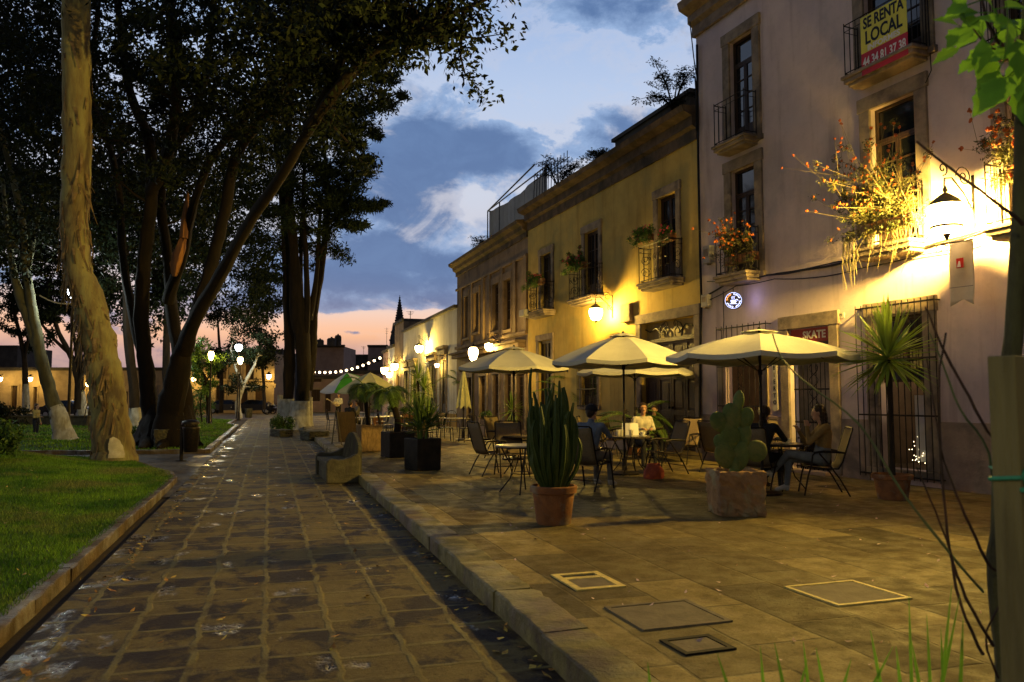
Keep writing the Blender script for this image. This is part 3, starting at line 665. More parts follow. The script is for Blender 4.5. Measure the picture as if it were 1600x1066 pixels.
# ---------- brown stone house
opB = openings(Fb, [(789, 800, 437, 515), (771, 781, 444, 517), (742, 749, 458, 519), (727, 733, 464, 528), (808, 821, 585, 672), (790, 800, 585, 668), (771, 780, 585, 666), (750, 760, 588, 664), (730, 738, 590, 662)])
HB = Fb.uz(716, 432)[1]
brn = building(Fb, 'brown carved stone house with narrow paired upper windows and a long ledge', 0.0, uB, HB, opB, 'brown')
cornice(0, uB+.1, HB, brn, [(.06, 0), (.06, .2), (.2, .28), (.24, .42), (.42, .5), (.45, .62), (.1, .66)], 'browndark')
for i in range(4): frame_mesh(opB[i], .16, brn, .3, m=M['brown'], proj=.07); window_mesh(opB[i], brn, rows=4, leafs=1)
for i in range(4, 9): frame_mesh(opB[i], .17, brn, .22, m=M['stone'], sill=False); window_mesh(opB[i], brn, rows=4, leafs=2, kick=.25)
zc = Fb.uz(770, 545)[1]; b = MB(); b.box(.2, uB-.05, 0, .45, zc, zc+.10); b.box(.25, uB-.1, 0, .3, zc-.18, zc-.002); b.obj('ledge', M['brown'], brn, bevel=.02)
zc = opB[0][2]-.35; b = MB(); b.box(.0, uB, 0, .12, zc, zc+.14); b.obj('string_course', M['brown'], brn, bevel=.02)
b = MB(); zc = opB[0][3]+.55; b.box(.0, uB, 0, .10, zc, zc+.12); b.obj('string_course', M['brown'], brn, bevel=.02)
for px in (826, 806, 786, 766, 756, 738, 722):
    u = min(max(Fb.uz(px, 470)[0], .15), uB-.15); b = MB(); b.box(u-.16, u+.16, 0, .09, opB[0][2]-.2, zc-.002); b.obj('pilaster', M['brown'], brn)
# ---------- white low house
opW = openings(Fw, [(689, 698, 562, 660), (672, 682, 571, 658), (644, 651, 578, 652), (632, 639, 580, 650)])
HW = Fw.uz(714, 481)[1]
wht = building(Fw, 'low white limewashed house with stone hooded doorways', 0, uW, HW, opW, 'white')
b = MB(); b.box(0, uW, -.5, .16, HW+.002, HW+.16); b.obj('coping', M['rooftop'], wht)
for o in opW:
    frame_mesh(o, .16, wht, .22, sill=False); window_mesh(o, wht, rows=3, leafs=2, kick=.3); b = MB(); b.box(o[0]-.35, o[1]+.35, 0, .3, o[3]+.55, o[3]+.70); b.box(o[0]-.28, o[1]+.28, 0, .2, o[3]+.24, o[3]+.548); b.obj('door_hood', M['stone'], wht, bevel=.02)
b = MB(); b.box(0, uW, -.02, .03, 0, .8); b.obj('skirting', mat('ochre_paint', (.42, .28, .07), (.32, .2, .06), 2, .9), wht)
# ---------- beyond
F5 = Fw.sub(uW+.02, R(.3)); 
def simple(F, label, px0, px1, ytop, m, ops=[], depth=9, roof='rooftop', grp=None):
    u0 = F.uz(px0, 600)[0]; u1 = F.uz(px1, 600)[0]; H = F.uz((px0*.3+px1*.7), ytop)[1]; o = openings(F, ops)
    t = thing('town_house', label, 'building', F.pt(u0), F.rz, grp); o = [(p[0]-u0, p[1]-u0, p[2], p[3]) for p in o]
    wall_mesh(0, u1-u0, H, o, M[m], t, depth=depth)
    b = MB(); b.box(-.02, u1-u0+.02, -depth*.2, .14, H+.002, H+.2); b.obj('coping', M[roof], t)
    for q in o: frame_mesh(q, .16, t, .22, sill=False); window_mesh(q, t, rows=3)
    return t, H, u0, u1
simple(F5, 'tall narrow brown stone house just past the white house', 629.8, 616, 508, 'brown', [(620, 625, 585, 645)])
simple(F5, 'small lit cream house, last of the near row', 615.8, 606, 545, 'white', [(610, 613, 600, 642)])
simple(F5, 'dark distant house closing the row on the right', 605.8, 598, 552, 'pinkfar')
# ================================================================ far houses, church spire
def far_house(label, p0, p1, dist, ytop, m, ops, ledge=None, yg=640, depth=8, extra=None, low=None, zb=0, twist=0):
    a = W(p0, 620, dist); c = W(p1, 620, dist+twist); d = c-a; L = math.hypot(d.x, d.y); rz = math.atan2(d.y, d.x)
    t = thing('town_house', label, 'building', (a.x, a.y, 0), rz)
    H = W((p0+p1)/2, ytop, dist).z; s = dist/FPX
    def cv(o):
        u0 = (o[0]-p0)/(p1-p0)*L; u1 = (o[1]-p0)/(p1-p0)*L; return (u0, u1, max(.05, 1.6+(622-o[3])*s), 1.6+(622-o[2])*s)
    oo = [cv(o) for o in ops]
    # local wall: front faces the camera (-y), so mirror the generic builder
    b = MB()
    us = sorted(set([0, L]+[o[i] for o in oo for i in (0, 1)])); zs = sorted(set([0, H]+[o[i] for o in oo for i in (2, 3)]))
    for i in range(len(us)-1):
        for j in range(len(zs)-1):
            uc, zc = (us[i]+us[i+1])/2, (zs[j]+zs[j+1])/2
            if any(o[0] < uc < o[1] and o[2] < zc < o[3] for o in oo): continue
            b.quad((us[i], 0, zs[j]), (us[i+1], 0, zs[j]), (us[i+1], 0, zs[j+1]), (us[i], 0, zs[j+1]))
    for (x, y, z0, z1) in oo:
        b.quad((x, 0, z0), (x, .3, z0), (x, .3, z1), (x, 0, z1)); b.quad((y, 0, z0), (y, .3, z0), (y, .3, z1), (y, 0, z1)); b.quad((x, 0, z1), (x, .3, z1), (y, .3, z1), (y, 0, z1)); b.quad((x, 0, z0), (y, 0, z0), (y, .3, z0), (x, .3, z0))
    for u in (0, L): b.quad((u, 0, 0), (u, depth, 0), (u, depth, H), (u, 0, H))
    b.quad((0, depth, 0), (L, depth, 0), (L, depth, H), (0, depth, H)); b.quad((0, 0, H), (L, 0, H), (L, depth, H), (0, depth, H)); b.obj('wall', M[m], t)
    for (x, y, z0, z1) in oo:
        f = MB(); w = .18; f.box(x-w, x-.002, -.06, .05, z0, z1); f.box(y+.002, y+w, -.06, .05, z0, z1); f.box(x-w-.05, y+w+.05, -.08, .05, z1+.002, z1+.22); f.obj('window_frame' if z0 > .4 else 'door_frame', M['farstone'], t)
        f = MB(); f.box(x, y, .24, .28, z0, z1); xm = (x+y)/2
        f.box(xm-.04, xm+.04, .2, .238, z0, z1)
        for k in range(1, 4): f.box(x, y, .215, .237, z0+(z1-z0)*k/4-.03, z0+(z1-z0)*k/4+.03)
        f.obj('window' if z0 > .4 else 'door', M['wood_dark'], t)
    f = MB(); f.box(-.1, L+.1, -.18, .4, H+.002, H+.22); f.box(-.05, L+.05, -.08, .4, H-.16, H); f.obj('cornice', M['rooftop'], t)
    if ledge: z = 1.6+(622-ledge)*s; f = MB(); f.box(0, L, -.3, -.001, z, z+.15); f.obj('ledge', M['farstone'], t)
    return t, L, H, s
far_house('two storey stone house with dark doors beyond the white trunked tree', 280, 428, 84, 552, 'farstone', [(337, 351, 602, 640), (376, 387, 603, 641), (398, 412, 603, 641), (427.0, 427.5, 603, 606), (338, 353, 562, 592), (382, 396, 564, 594)], ledge=596)
far_house('long low stone house behind the left park trees with a lamp on its wall', -30, 279, 92, 577, 'farstone', [(17, 27, 603, 640), (52, 58, 605, 640), (190, 200, 612, 640), (232, 242, 605, 640), (-12, -4, 605, 640)])
far_house('two storey pinkish house at the end of the street, beside the tree', 468, 545, 80, 590, 'pinkfar', [(486, 500, 609, 627), (508, 517, 611, 643), (488, 502, 592, 597)])
far_house('pinkish single storey wall at the end of the street under the string lights', 545.5, 600, 80, 582, 'pinkfar', [(560, 568, 610, 643)])
far_house('dark upper block with roof tanks behind the end houses', 490, 536, 104, 541, 'pinkfar', [])
far_house('dark distant two storey block right of the sunset', 574, 604, 118, 541, 'pinkfar', [(588, 592, 560, 566), (580, 584, 560, 566)])
t, L, H, s = far_house('dark flat roofed building behind the left lawn trees', 355, 440, 110, 548, 'rooftop', [])
far_house('dark distant tall block at the far left', -40, 24, 105, 542, 'rooftop', [])
far_house('distant dark low block between the roof tanks and the sunset', 536.5, 574, 120, 556, 'rooftop', [(545, 549, 566, 572)])
# roof tanks and aerials on the end block
def tank(px, py, d, r, h):
    p = W(px, py, d); t = thing('water_tank', 'dark round water tank on the end block roof', 'water tank', p, 0, 'water tanks on the end roof')
    b = MB(); b.lathe([(r, 0), (r, h*.8), (r*.75, h*.95), (r*.2, h)], 14); b.obj('barrel', M['rooftop'], t, smooth=True); b = MB(); b.lathe([(r*.22, h), (r*.22, h+.12)], 8); b.obj('lid', M['iron'], t)
tank(500, 541, 103, .5, .9); tank(518, 541, 103, .6, 1.1); tank(528, 541, 104, .45, 1.5)
def spire(px, pyb, pyt, wpx, d, label):
    s = d/FPX; base = W(px, pyb, d); H = (pyb-pyt)*s; w = wpx*s/2; t = thing('church_spire', label, 'church spire', (base.x, base.y, 0))
    b = MB(); z0 = base.z; b.lathe([(w*1.25, 0), (w*1.25, z0-.6), (w*1.5, z0-.55), (w*1.5, z0-.2), (w*1.1, z0)], 8); b.obj('tower', M['rooftop'], t)
    b = MB(); b.lathe([(w, z0), (w*.75, z0+H*.25), (w*.5, z0+H*.5), (w*.26, z0+H*.75), (.04*w, z0+H*.97)], 8)
    for k in range(14):
        f = k/14; r = w*(1-f*.98)
        for q in range(8): a = q*math.pi/4; b.sph((r*math.cos(a), r*math.sin(a), z0+H*f), w*.16*(1-.6*f), 5, (1, 1, 1.5))
    b.tube([(0, 0, z0+H*.95), (0, 0, z0+H)], w*.03, 4); b.box(-w*.12, w*.12, -w*.02, w*.02, z0+H*.985, z0+H*.99); b.obj('crocketed_spire', M['rooftop'], t)
    for q in range(4): a = q*math.pi/2+.5; b = MB(); b.lathe([(w*.2, z0-.2), (w*.2, z0+H*.05), (.01, z0+H*.2)], 6, (w*1.15*math.cos(a), w*1.15*math.sin(a), 0)); b.obj('pinnacle', M['rooftop'], t)
spire(624, 517, 461, 18, 210, 'tall dark pointed church spire against the sunset'); spire(614, 530, 503, 8, 230, 'shorter dark spire just left of the tall one')
# aerials
for px, y0, y1, d in ((641, 508, 486, 70), (604, 548, 512, 118), (568, 556, 541, 115)):
    p = W(px, y0, d); q = W(px, y1, d); b = MB(); b.tube([(0, 0, -.5), (0, 0, q.z-p.z)], .03, 4)
    for k in range(3): b.tube([(-.35+.08*k, 0, (q.z-p.z)*(.95-.1*k)), (.35-.08*k, 0, (q.z-p.z)*(.95-.1*k))], .015, 4)
    o = b.obj('roof_aerial', M['iron'], None, loc=p); tag(o, {641: 'thin aerial on the white house roof line', 604: 'tall thin aerial right of the distant block', 568: 'short aerial on the distant low block'}[px], 'aerial')
# terrace with a pergola frame and cloth on the brown roof
t = thing('roof_terrace_frame', 'black pipe frame with a pale cloth screen on the roof terrace', 'frame', Fb.pt(0, 0, 0), Fb.rz)
u0 = Fb.uz(824, 350)[0]-.6; u1 = Fb.uz(762, 360, -.6)[0]; z0 = HB+.6; zc = Fb.uz(762, 330, -.6)[1]; zh = Fb.uz(822, 268, -.6)[1]
b = MB()
for u in (u1, u1-1.8, u0+.3): b.tube([(u, -.6, z0), (u, -.6, zc)], .03, 5); b.tube([(u, -3, z0), (u, -3, zc)], .03, 5)
b.tube([(u1, -.6, zc), (u0+.1, -.6, zc)], .03, 5); b.tube([(u1, -3, zc), (u0+.1, -3, zc)], .03, 5); b.tube([(u1, -.6, zc), (u1, -3, zc)], .03, 5)
b.tube([(u1, -.6, zc), (Fb.uz(835, 268, -.6)[0], -.6, zh)], .035, 5); b.obj('pipe_frame', M['iron'], t)
b = MB(); n = 14
for k in range(n):
    xa = u1-.15-(u1-u0-.2)*k/n; xb = u1-.15-(u1-u0-.2)*(k+1)/n; ya = -.63-.05*math.sin(k*1.7); yb = -.63-.05*math.sin((k+1)*1.7)
    sg = .22*math.sin(math.pi*min(1, k/n)); sg2 = .22*math.sin(math.pi*min(1, (k+1)/n)); b.quad((xa, ya, z0), (xb, yb, z0), (xb, yb, zc-.05-sg2), (xa, ya, zc-.05-sg))
b.obj('cloth_screen', mat('pale_cloth', (.42, .40, .38), (.36, .34, .32), 3, .9), t, solid=.01)
# leaning bars over the yellow roof end
t = thing('security_bars', 'leaning row of thin iron bars on the yellow house roof edge', 'bars', Fy.pt(0, 0, 0), Fy.rz); b = MB()
ua = Fy.uz(828, 320)[0]; ub = Fy.uz(880, 295)[0]
for k in range(12):
    u = ua+(ub-ua)*k/11; b.tube([(u-.1, -.1, HY+.84), (u+.75, -.5, HY+.84+1.55)], .014, 4)
b.tube([(ua+.65, -.42, HY+2.05), (ub+.4, -.42, HY+2.05)], .02, 4); b.obj('bars', M['iron'], t)
# ================================================================ lanterns
M['lglass'] = emis('lit_lantern_glass', (1.0, .66, .26), 16.0, True)
M['lglassw'] = emis('lit_white_lantern_glass', (.86, .92, 1.0), 9.0, True)
def scroll_bracket(b, L, h, z):                    # wall plate at y=0, arm reaching out to y=L
    b.box(-.02, .02, 0, .02, z-h*.9, z+h*.35); b.tube([(0, .02, z-h*.5), (0, L*.35, z-h*.1), (0, L*.75, z+h*.22), (0, L, z+h*.18), (0, L+.02, z)], .014, 6)
    b.tube(spiral((0, L*.33, z+h*.28), h*.26, 1.6, YA, 22, 1, 0), .010, 5); b.tube(spiral((0, .12, z-h*.35), h*.16, 1.5, YA, 18, -1, math.pi), .009, 5); b.tube(spiral((0, L+.03, z+h*.40), h*.16, 1.3, YA, 16, -1, -math.pi/2), .012, 5)
def wall_lantern(F, px, py, label, P=0, s=1.0, L=.55, grp='lit lanterns along the house fronts', col=WARM):
    u, z = F.uz(px, py, L); p = F.pt(u); t = thing('wall_lantern', label, 'lantern', (p.x, p.y, z), F.rz, grp)
    b = MB(); scroll_bracket(b, L, .5*s, .30*s); b.obj('bracket', M['iron'], t)
    b = MB(); b.lathe([(.03*s, .22*s), (.06*s, .20*s), (.10*s, .17*s), (.15*s, .13*s), (.18*s, .09*s), (.185*s, .078*s), (.17*s, .075*s)], 16, (0, L, 0)); b.lathe([(.012, .22*s), (.03*s, .25*s), (.012, .31*s)], 8, (0, L, 0)); b.obj('cap', mat('green_brass_wall_glow', (.16, .15, .07), (.09, .085, .045), 12, .5), t, smooth=True)  # cap brass lightened: the glow off the wall is put into its colour
    b = MB(); b.lathe([(.17*s, .075*s), (.195*s, .02*s), (.19*s, -.06*s), (.15*s, -.19*s), (.07*s, -.25*s)], 14, (0, L, 0)); b.obj('glass_shade', M['lglass'], t, smooth=True)
    b = MB(); b.lathe([(.168*s, -.155*s), (.170*s, -.165*s), (.158*s, -.178*s)], 14, (0, L, 0)); b.lathe([(.06*s, -.25*s), (.035*s, -.265*s), (.02*s, -.30*s), (.005, -.32*s)], 8, (0, L, 0)); b.obj('base_ring', M['iron'], t, smooth=True)
    if P: plight('lantern_light', (0, L, -.06*s), col, P, .09*s, t)
    return t
wall_lantern(Fp, 1478, 332, 'big lit lantern on a scrolled bracket high on the pink house wall', 7600, 1.35, .62)
wall_lantern(Fy, 931, 487, 'lit lantern on the yellow house left of its gate door', 1200, 1.05, .55)
wall_lantern(Fb, 764, 540, 'lit lantern on the brown stone house close to its ledge', 1100, .9, .5)
wall_lantern(Fw, 655, 543, 'lit lantern in the middle of the white house wall', 2000, 1.25, .55)
wall_lantern(Fw, 683, 570, 'small lit lamp under the door hoods of the white house', 200, .6, .35)
wall_lantern(F5, 617, 571, 'lit lantern on the narrow brown house past the white house', 900, 1.3, .5)
wall_lantern(F5, 601, 577, 'farthest lit lantern at the end of the near row', 900, 1.5, .5)
wall_lantern(F5, 608, 584, 'dimmer lit lantern beside the farthest one', 150, 1.2, .5)
# wall lamps on the far houses
def far_lamp(px, py, d, P, label, s=1.6):
    P *= .5; p = W(px, py, d); t = thing('wall_lamp', label, 'lamp', p, -YAW, 'lit lamps on the far houses'); b = MB(); b.box(-.03, .03, 0, .5, .3*s, .3*s+.05); b.lathe([(.05*s, .28*s), (.17*s, .12*s), (.18*s, .1*s)], 10); b.obj('bracket', M['iron'], t)
    b = MB(); b.lathe([(.16*s, .1*s), (.14*s, -.1*s), (.05*s, -.2*s)], 10); b.obj('glass_shade', M['lglass'], t, smooth=True); plight('lamp_light', (0, -.05, -.02), WARM, P, .1, t)
far_lamp(420, 588, 82.6, 650, 'lit warm lamp on the stone house left of the tall dark tree'); far_lamp(303, 592, 82.6, 900, 'lit warm lamp at the left end of the far stone house'); far_lamp(137, 600, 90.5, 900, 'lit warm lamp right of the eucalyptus on the low house'); far_lamp(47, 592, 90.5, 900, 'lit warm lamp on the far left low house'); far_lamp(0, 592, 90.5, 500, 'lit warm lamp at the left edge on the low house')
# park lamp posts, some of them assumed and out of view
def park_lamp(loc, H, label, P, warm=False, s=1.0, grp='park lamp posts', arm=False):
    t = thing('lamp_post', label, 'lamp post', loc, 0, grp); b = MB(); b.lathe([(.14, 0), (.14, .08), (.09, .14), (.085, .5), (.06, .6), (.05, 1.4), (.04, H-.5), (.05, H-.45), (.035, H-.35)], 12); b.obj('post', M['iron'], t, smooth=True)
    b = MB(); b.lathe([(.07*s, H-.33), (.14*s, H-.25), (.215*s, H-.05), (.22*s, H+.05), (.18*s, H+.14), (.13*s, H+.18)], 14); b.obj('glass_shade', M['lglass' if warm else 'lglassw'], t, smooth=True)
    b = MB(); b.lathe([(.05*s, H-.37), (.08*s, H-.335)], 10); b.lathe([(.14*s, H+.18), (.13*s, H+.21), (.05*s, H+.25), (.02*s, H+.32)], 12); b.obj('cap', M['iron'], t, smooth=True)
    plight('lamp_light', (0, 0, H-.12), WARM if warm else (.80, .92, .85) if not arm else (1, .86, .38), P, .12, t); return t  # arm: yellowish tint of the assumed lamps out of view, no arm is built
def at_ground(px, d, z=0.0): p = W(px, 622, d); return (p.x, p.y, z)
g_ = at_ground(108, 26.5, .2); park_lamp(g_, W(105, 450, 26.5).z-.2, 'tall white lit lamp post between the leaning pale tree and the eucalyptus', 380)
g_ = at_ground(371, 57, .05); park_lamp(g_, W(367, 543, 57).z, 'white lit lamp post at the far lawn corner beside the whitewashed forked tree', 650, s=1.2)
g_ = at_ground(269, 46, .1); park_lamp(g_, W(269, 524, 46).z-.1, 'white lit lamp post half hidden behind the big fig tree', 500, s=1.1)
g_ = at_ground(374, 55.5, .0); park_lamp(g_, W(372, 562, 55.5).z, 'warm lit lamp post just right of the far white lamp', 300, True, s=.9)
g_ = at_ground(328, 44, .1); park_lamp(g_, W(327, 554, 44).z-.1, 'warm lit lamp post above the small leafy tree on the far lawn', 250, True, s=.7)
g_ = at_ground(140, 68, .0); park_lamp(g_, W(139, 554, 68).z, 'warm lit lamp post between the eucalyptus and the many stemmed trees', 400, True, s=1.5)
park_lamp((-8.5, 11.0, .3), 5.0, 'assumed lit park lamp post standing out of view on the near lawn, left of the eucalyptus', 400, arm=True)  # unseen lamp, assumed from the light on the lawn and eucalyptus trunk
park_lamp((-2.8, -4.5, .15), 5.0, 'assumed lit park lamp post, unseen behind the camera by the near lawn, nearest the start of the road', 470, arm=True)  # assumed lamp behind the camera, added to light road, trunk and near leaves
g_ = G(739, 684, PV); park_lamp((g_.x, g_.y, PV), W(739, 550, (g_-CO).dot(CM @ Vector((0, 0, -1)))).z-PV, 'slim lamp post with a bright glass head on the terrace before the brown house', 160, True, s=.85)
# ================================================================ things on the walls
# banner SE RENTA LOCAL
u0, zt0 = Fp.uz(1417, 0, .41); u1, _ = Fp.uz(1345, 30, .41); zb = Fp.uz(1380, 104, .41)[1]; ztm = Fp.uz(1380, 10, .41)[1]; wd_ = u1-u0; hh = ztm-zb
t = thing('rental_banner', 'yellow and red banner reading SE RENTA LOCAL hung on the upper balcony railing', 'banner', Fp.pt((u0+u1)/2, .42, zb), Fp.rz)
b = MB(); b.box(-wd_/2, wd_/2, 0, .006, hh*.37, hh); b.obj('yellow_field', mat('banner_yellow', (.75, .66, .08), (.65, .58, .08), 3, .6), t)
b = MB(); b.box(-wd_/2, wd_/2, 0, .006, 0, hh*.37-.001); b.obj('red_field', mat('banner_red', (.5, .03, .05), (.42, .03, .05), 3, .6), t)
bk = mat('black_print', (.01, .01, .01), rough=.5); wp = M['paper']
for s_, sz, z, m_ in (('SE RENTA', .30, .86, bk), ('LOCAL', .36, .60, bk), ('INFORMES', .15, .425, wp), ('44 34 81 37 38', .215, .2, wp)):
    o = text('lettering', s_, sz*hh/1.15, m_, t, (0, .009, z*hh), (R(90), 0, R(180)), .002, font_w=.004 if s_[0] in '4I' else .008)
    w = max(v.co.x for v in o.data.vertices)-min(v.co.x for v in o.data.vertices); k = {'SE RENTA': .88, 'LOCAL': .80, 'INFORMES': .7, '44 34 81 37 38': .93}[s_]; o.scale = (wd_*k/w, 1.15 if s_[0] == '4' else 1, 1)
# round neon cafe sign
u, z = Fp.uz(1146, 470, .35); t = thing('cafe_sign', 'round black cafe sign glowing white and violet on the pink wall', 'sign', Fp.pt(u, .35, z), Fp.rz+R(50))
b = MB(); b.tube([(0, -.05, 0), (0, .05, 0)], .23, 28); b.tube([(0, -.01, .23), (0, -.01, .34), ], .012, 5); b.obj('disc', M['iron'], t)
b = MB(); b.tube([(0, -.05, .30), (.0, -.05, .30)], .01, 4)
b = MB(); n = 40
for r in (.205,): b.tube([(r*math.cos(a*2*math.pi/n), .056, r*math.sin(a*2*math.pi/n)) for a in range(n+1)], .005, 5)
cw = emis('cool_white_sign', (.55, .6, 1.0), 3.2)
b.obj('glowing_ring', cw, t)
word = 'CAFE CAFE CAFE CAFE '
for k, ch in enumerate(word):
    if ch == ' ': continue
    a = math.pi*.95-k*2*math.pi/len(word); o = text('lettering', ch, .062, emis('orange_sign', (1, .35, .1), 2.2) if k < 4 else cw, t, (-.165*math.cos(a), .052, .165*math.sin(a)), (R(90), R(0), R(180)), .002, font_w=.003)
    o.rotation_euler = (R(90), a-math.pi/2, R(180))
b = MB(); b.lathe([(.02, -.075), (.05, -.06), (.068, -.02), (.072, .02), (.06, .02)], 14, (0, .03, -.01)); b.tube(spiral((-.085, .06, 0), .03, .8, XA, 10, 1, -1.5, .1), .007, 5); b.lathe([(.1, -.09), (.1, -.082)], 16, (0, .03, 0))
for s in (-1, 0, 1): b.tube([(s*.03+.012*math.sin(q), .06, .04+q*.018) for q in range(5)], .005, 4)
b.obj('cup_emblem', cw, t, smooth=True); plight('sign_light', (0, .0, -.0), (.5, .5, 1), 0.01, .1, t); t.scale = (.84,)*3
b = MB(); b.box(-.012, .012, -.30, -.05, -.01, .01); b.obj('bracket', M['iron'], t)
plight('sign_glow', (-.38, .12, 0), (.45, .42, 1.0), 4, .35, t)
# vertical ABIERTO sign
u, z = Fp.uz(1209, 597, .12); t = thing('open_sign', 'long white vertical board with a rounded end reading ABIERTO beside the shop door', 'sign', Fp.pt(u, .10, z), Fp.rz)
H2 = .52; poly = [(-.075, H2), (.075, H2), (.075, -H2*.8)]+[(.085*math.cos(a), -H2+.085*math.sin(a)) for a in np.linspace(0, -math.pi, 9)]+[(-.075, -H2*.8)]
b = MB(); b.prism([(p[0], p[1]) for p in poly], -.012, .0, 'y'); b.obj('board', mat('cream_board', (.62, .56, .42), (.52, .46, .34), 5, .7), t)
for k, ch in enumerate('ABIERTO'): text('lettering', ch, .12, bk, t, (0, .003, H2-.09-k*.142), (R(90), 0, R(180)), .002, font_w=.003)
b = MB(); b.box(-.01, .01, -.1, -.012, H2-.05, H2-.03); b.obj('hook', M['iron'], t)
# swallow-tail pennant on the bracket arm
u, z = Fp.uz(1499, 425, .5); t = thing('pennant', 'pale cloth pennant with a red emblem hanging beside the big lantern', 'pennant', Fp.pt(u, .45, z), Fp.rz+R(8)); h2 = .47; w2 = .18
b = MB(); nx, nz = 10, 16; V = []; F = []
for j in range(nz+1):
    for i in range(nx+1):
        x = -w2+2*w2*i/nx; zz = h2-(2*h2*j/nz)*(1 if j < nz else 1)
        if j == nz: zz = -h2+.10*(1-abs(x)/w2)-.04
        V.append((x, .02*math.sin(x*14+zz*4)+.012*math.sin(zz*9), zz))
for j in range(nz):
    for i in range(nx): F.append((j*(nx+1)+i, j*(nx+1)+i+1, (j+1)*(nx+1)+i+1, (j+1)*(nx+1)+i))
b.add(V, F); b.obj('cloth', mat('pale_pennant_cloth', (.72, .66, .55), (.64, .58, .48), 4, .85, trans=.35), t, smooth=True, solid=.003)
rd = mat('red_print', (.55, .03, .02), rough=.7)
b = MB(); b.prism([(-.055, .06), (.055, .06), (.055, .21), (-.055, .21)], .036, .038, 'y'); b.obj('emblem', rd, t)
b = MB(); b.prism([(-.012, .075), (.045, .075), (.018, .165), (-.004, .165)], .039, .041, 'y'); b.obj('emblem_mark', wp, t)
b = MB(); b.prism([(-w2, -.22), (w2, -.22), (w2, -.232), (-w2, -.232)], .03, .032, 'y'); b.obj('hem', mat('grey_seam', (.3, .28, .25)), t)
b = MB(); b.tube([(-w2-.03, .01, h2), (w2+.12, .01, h2)], .012, 6); b.tube(spiral((w2+.14, .01, h2-.07), .07, 1.3, XA, 16, -1, math.pi/2), .009, 5); b.tube([(w2+.12, .01, h2), (w2+.12, -.45, h2-.0)], .012, 5); b.obj('rod', M['iron'], t)
# house number
u, z = Fp.uz(1314, 493); t = thing('house_number', 'small white house number plate right of the shop door', 'house number', Fp.pt(u, 0, z), Fp.rz)
b = MB(); b.box(-.09, .09, 0.002, .014, -.05, .05); b.obj('plate', mat('enamel', (.6, .56, .48), rough=.3), t); text('lettering', '99', .09, bk, t, (0, .017, 0), (R(90), 0, R(180)), .002)
# meter boxes and cables
def boxthing(name, label, cat, F, px, py, w, h, d, m):
    u, z = F.uz(px, py, d); t = thing(name, label, cat, F.pt(u, 0, z), F.rz); b = MB(); b.box(-w/2, w/2, .001, d, -h/2, h/2); b.obj('case', M[m], t, bevel=.015)
    b = MB(); b.box(-w*.3, w*.3, d, d+.012, -h*.1, h*.3); b.lathe([(w*.2, 0), (w*.2, .02)], 10, (0, d*.5, -h/2-.03)); b.obj('meter_window', M['stone'], t); return t
M['boxgrey'] = mat('grey_plastic_box', (.36, .34, .31), (.28, .26, .24), 4, .6)
boxthing('meter_box', 'grey electricity meter box above the cables at the house corner', 'meter box', Fp, 1103, 398, .26, .42, .16, 'boxgrey'); boxthing('junction_box', 'smaller grey junction box below the cables at the house corner', 'junction box', Fp, 1100, 470, .24, .30, .14, 'boxgrey')
def cable(F, pts, r, label, y=.06, grp='black cables along the pink house'):
    P = []
    for (x, yy) in pts:
        u, z = F.uz(x, yy, y); P.append(F.pt(u, y, z))
    o = P[0]; b = MB(); Q = []
    for i in range(len(P)-1):
        for k in range(5): t = k/5; Q.append(P[i].lerp(P[i+1], t)-Vector((0, 0, .06*math.sin(math.pi*t)*(P[i]-P[i+1]).length/4))-o)
    Q.append(P[-1]-o); b.tube(Q, r, 5); ob = b.obj('cable', M['cable'], None, loc=o); tag(ob, label, 'cable', grp)
cable(Fp, [(1104, 462), (1140, 440), (1200, 430), (1262, 421), (1330, 408), (1400, 397), (1470, 378), (1560, 352)], .022, 'thick black cable running along the pink house below the balconies')
cable(Fp, [(1106, 470), (1150, 447), (1210, 436), (1290, 432), (1350, 418), (1440, 398), (1530, 380)], .011, 'thinner sagging cable just under the thick one')
cable(Fp, [(1105, 440), (1160, 436), (1215, 427), (1300, 411), (1380, 392), (1450, 372)], .012, 'thin upper cable of the bundle on the pink wall')
cable(Fp, [(1093, 700), (1094, 560), (1096, 470), (1094, 400), (1091, 250), (1089, 70)], .03, 'black down pipe cable at the corner between pink and yellow houses')
cable(Fp, [(1128, 560), (1131, 500), (1130, 455)], .010, 'thin vertical wire left of the round cafe sign')
cable(Fp, [(1090, 130), (1084, 90), (1078, 34)], .014, 'loose cable hanging from the pink house cornice', y=.3)
cable(Fp, [(1446, 130), (1455, 110), (1452, 60), (1448, -20)], .009, 'thin loose wire hanging right of the banner balcony')
cable(Fy, [(1088, 205), (1088, 150), (1086, 120)], .02, 'short cable rising above the yellow roof corner', y=.1)
# cctv camera on the brown wall
u, z = Fb.uz(822, 494, .4); t = thing('security_camera', 'pale box camera on the wall between the yellow and brown houses', 'camera', Fb.pt(u, 0, z), Fb.rz); b = MB(); b.box(-.3, .22, .4, .6, -.02, .22); b.obj('housing', M['boxgrey'], t, bevel=.02); b = MB(); b.tube([(0, 0, -.1), (0, .3, -.06), (0, .5, 0)], .03, 6); b.obj('arm', M['boxgrey'], t)
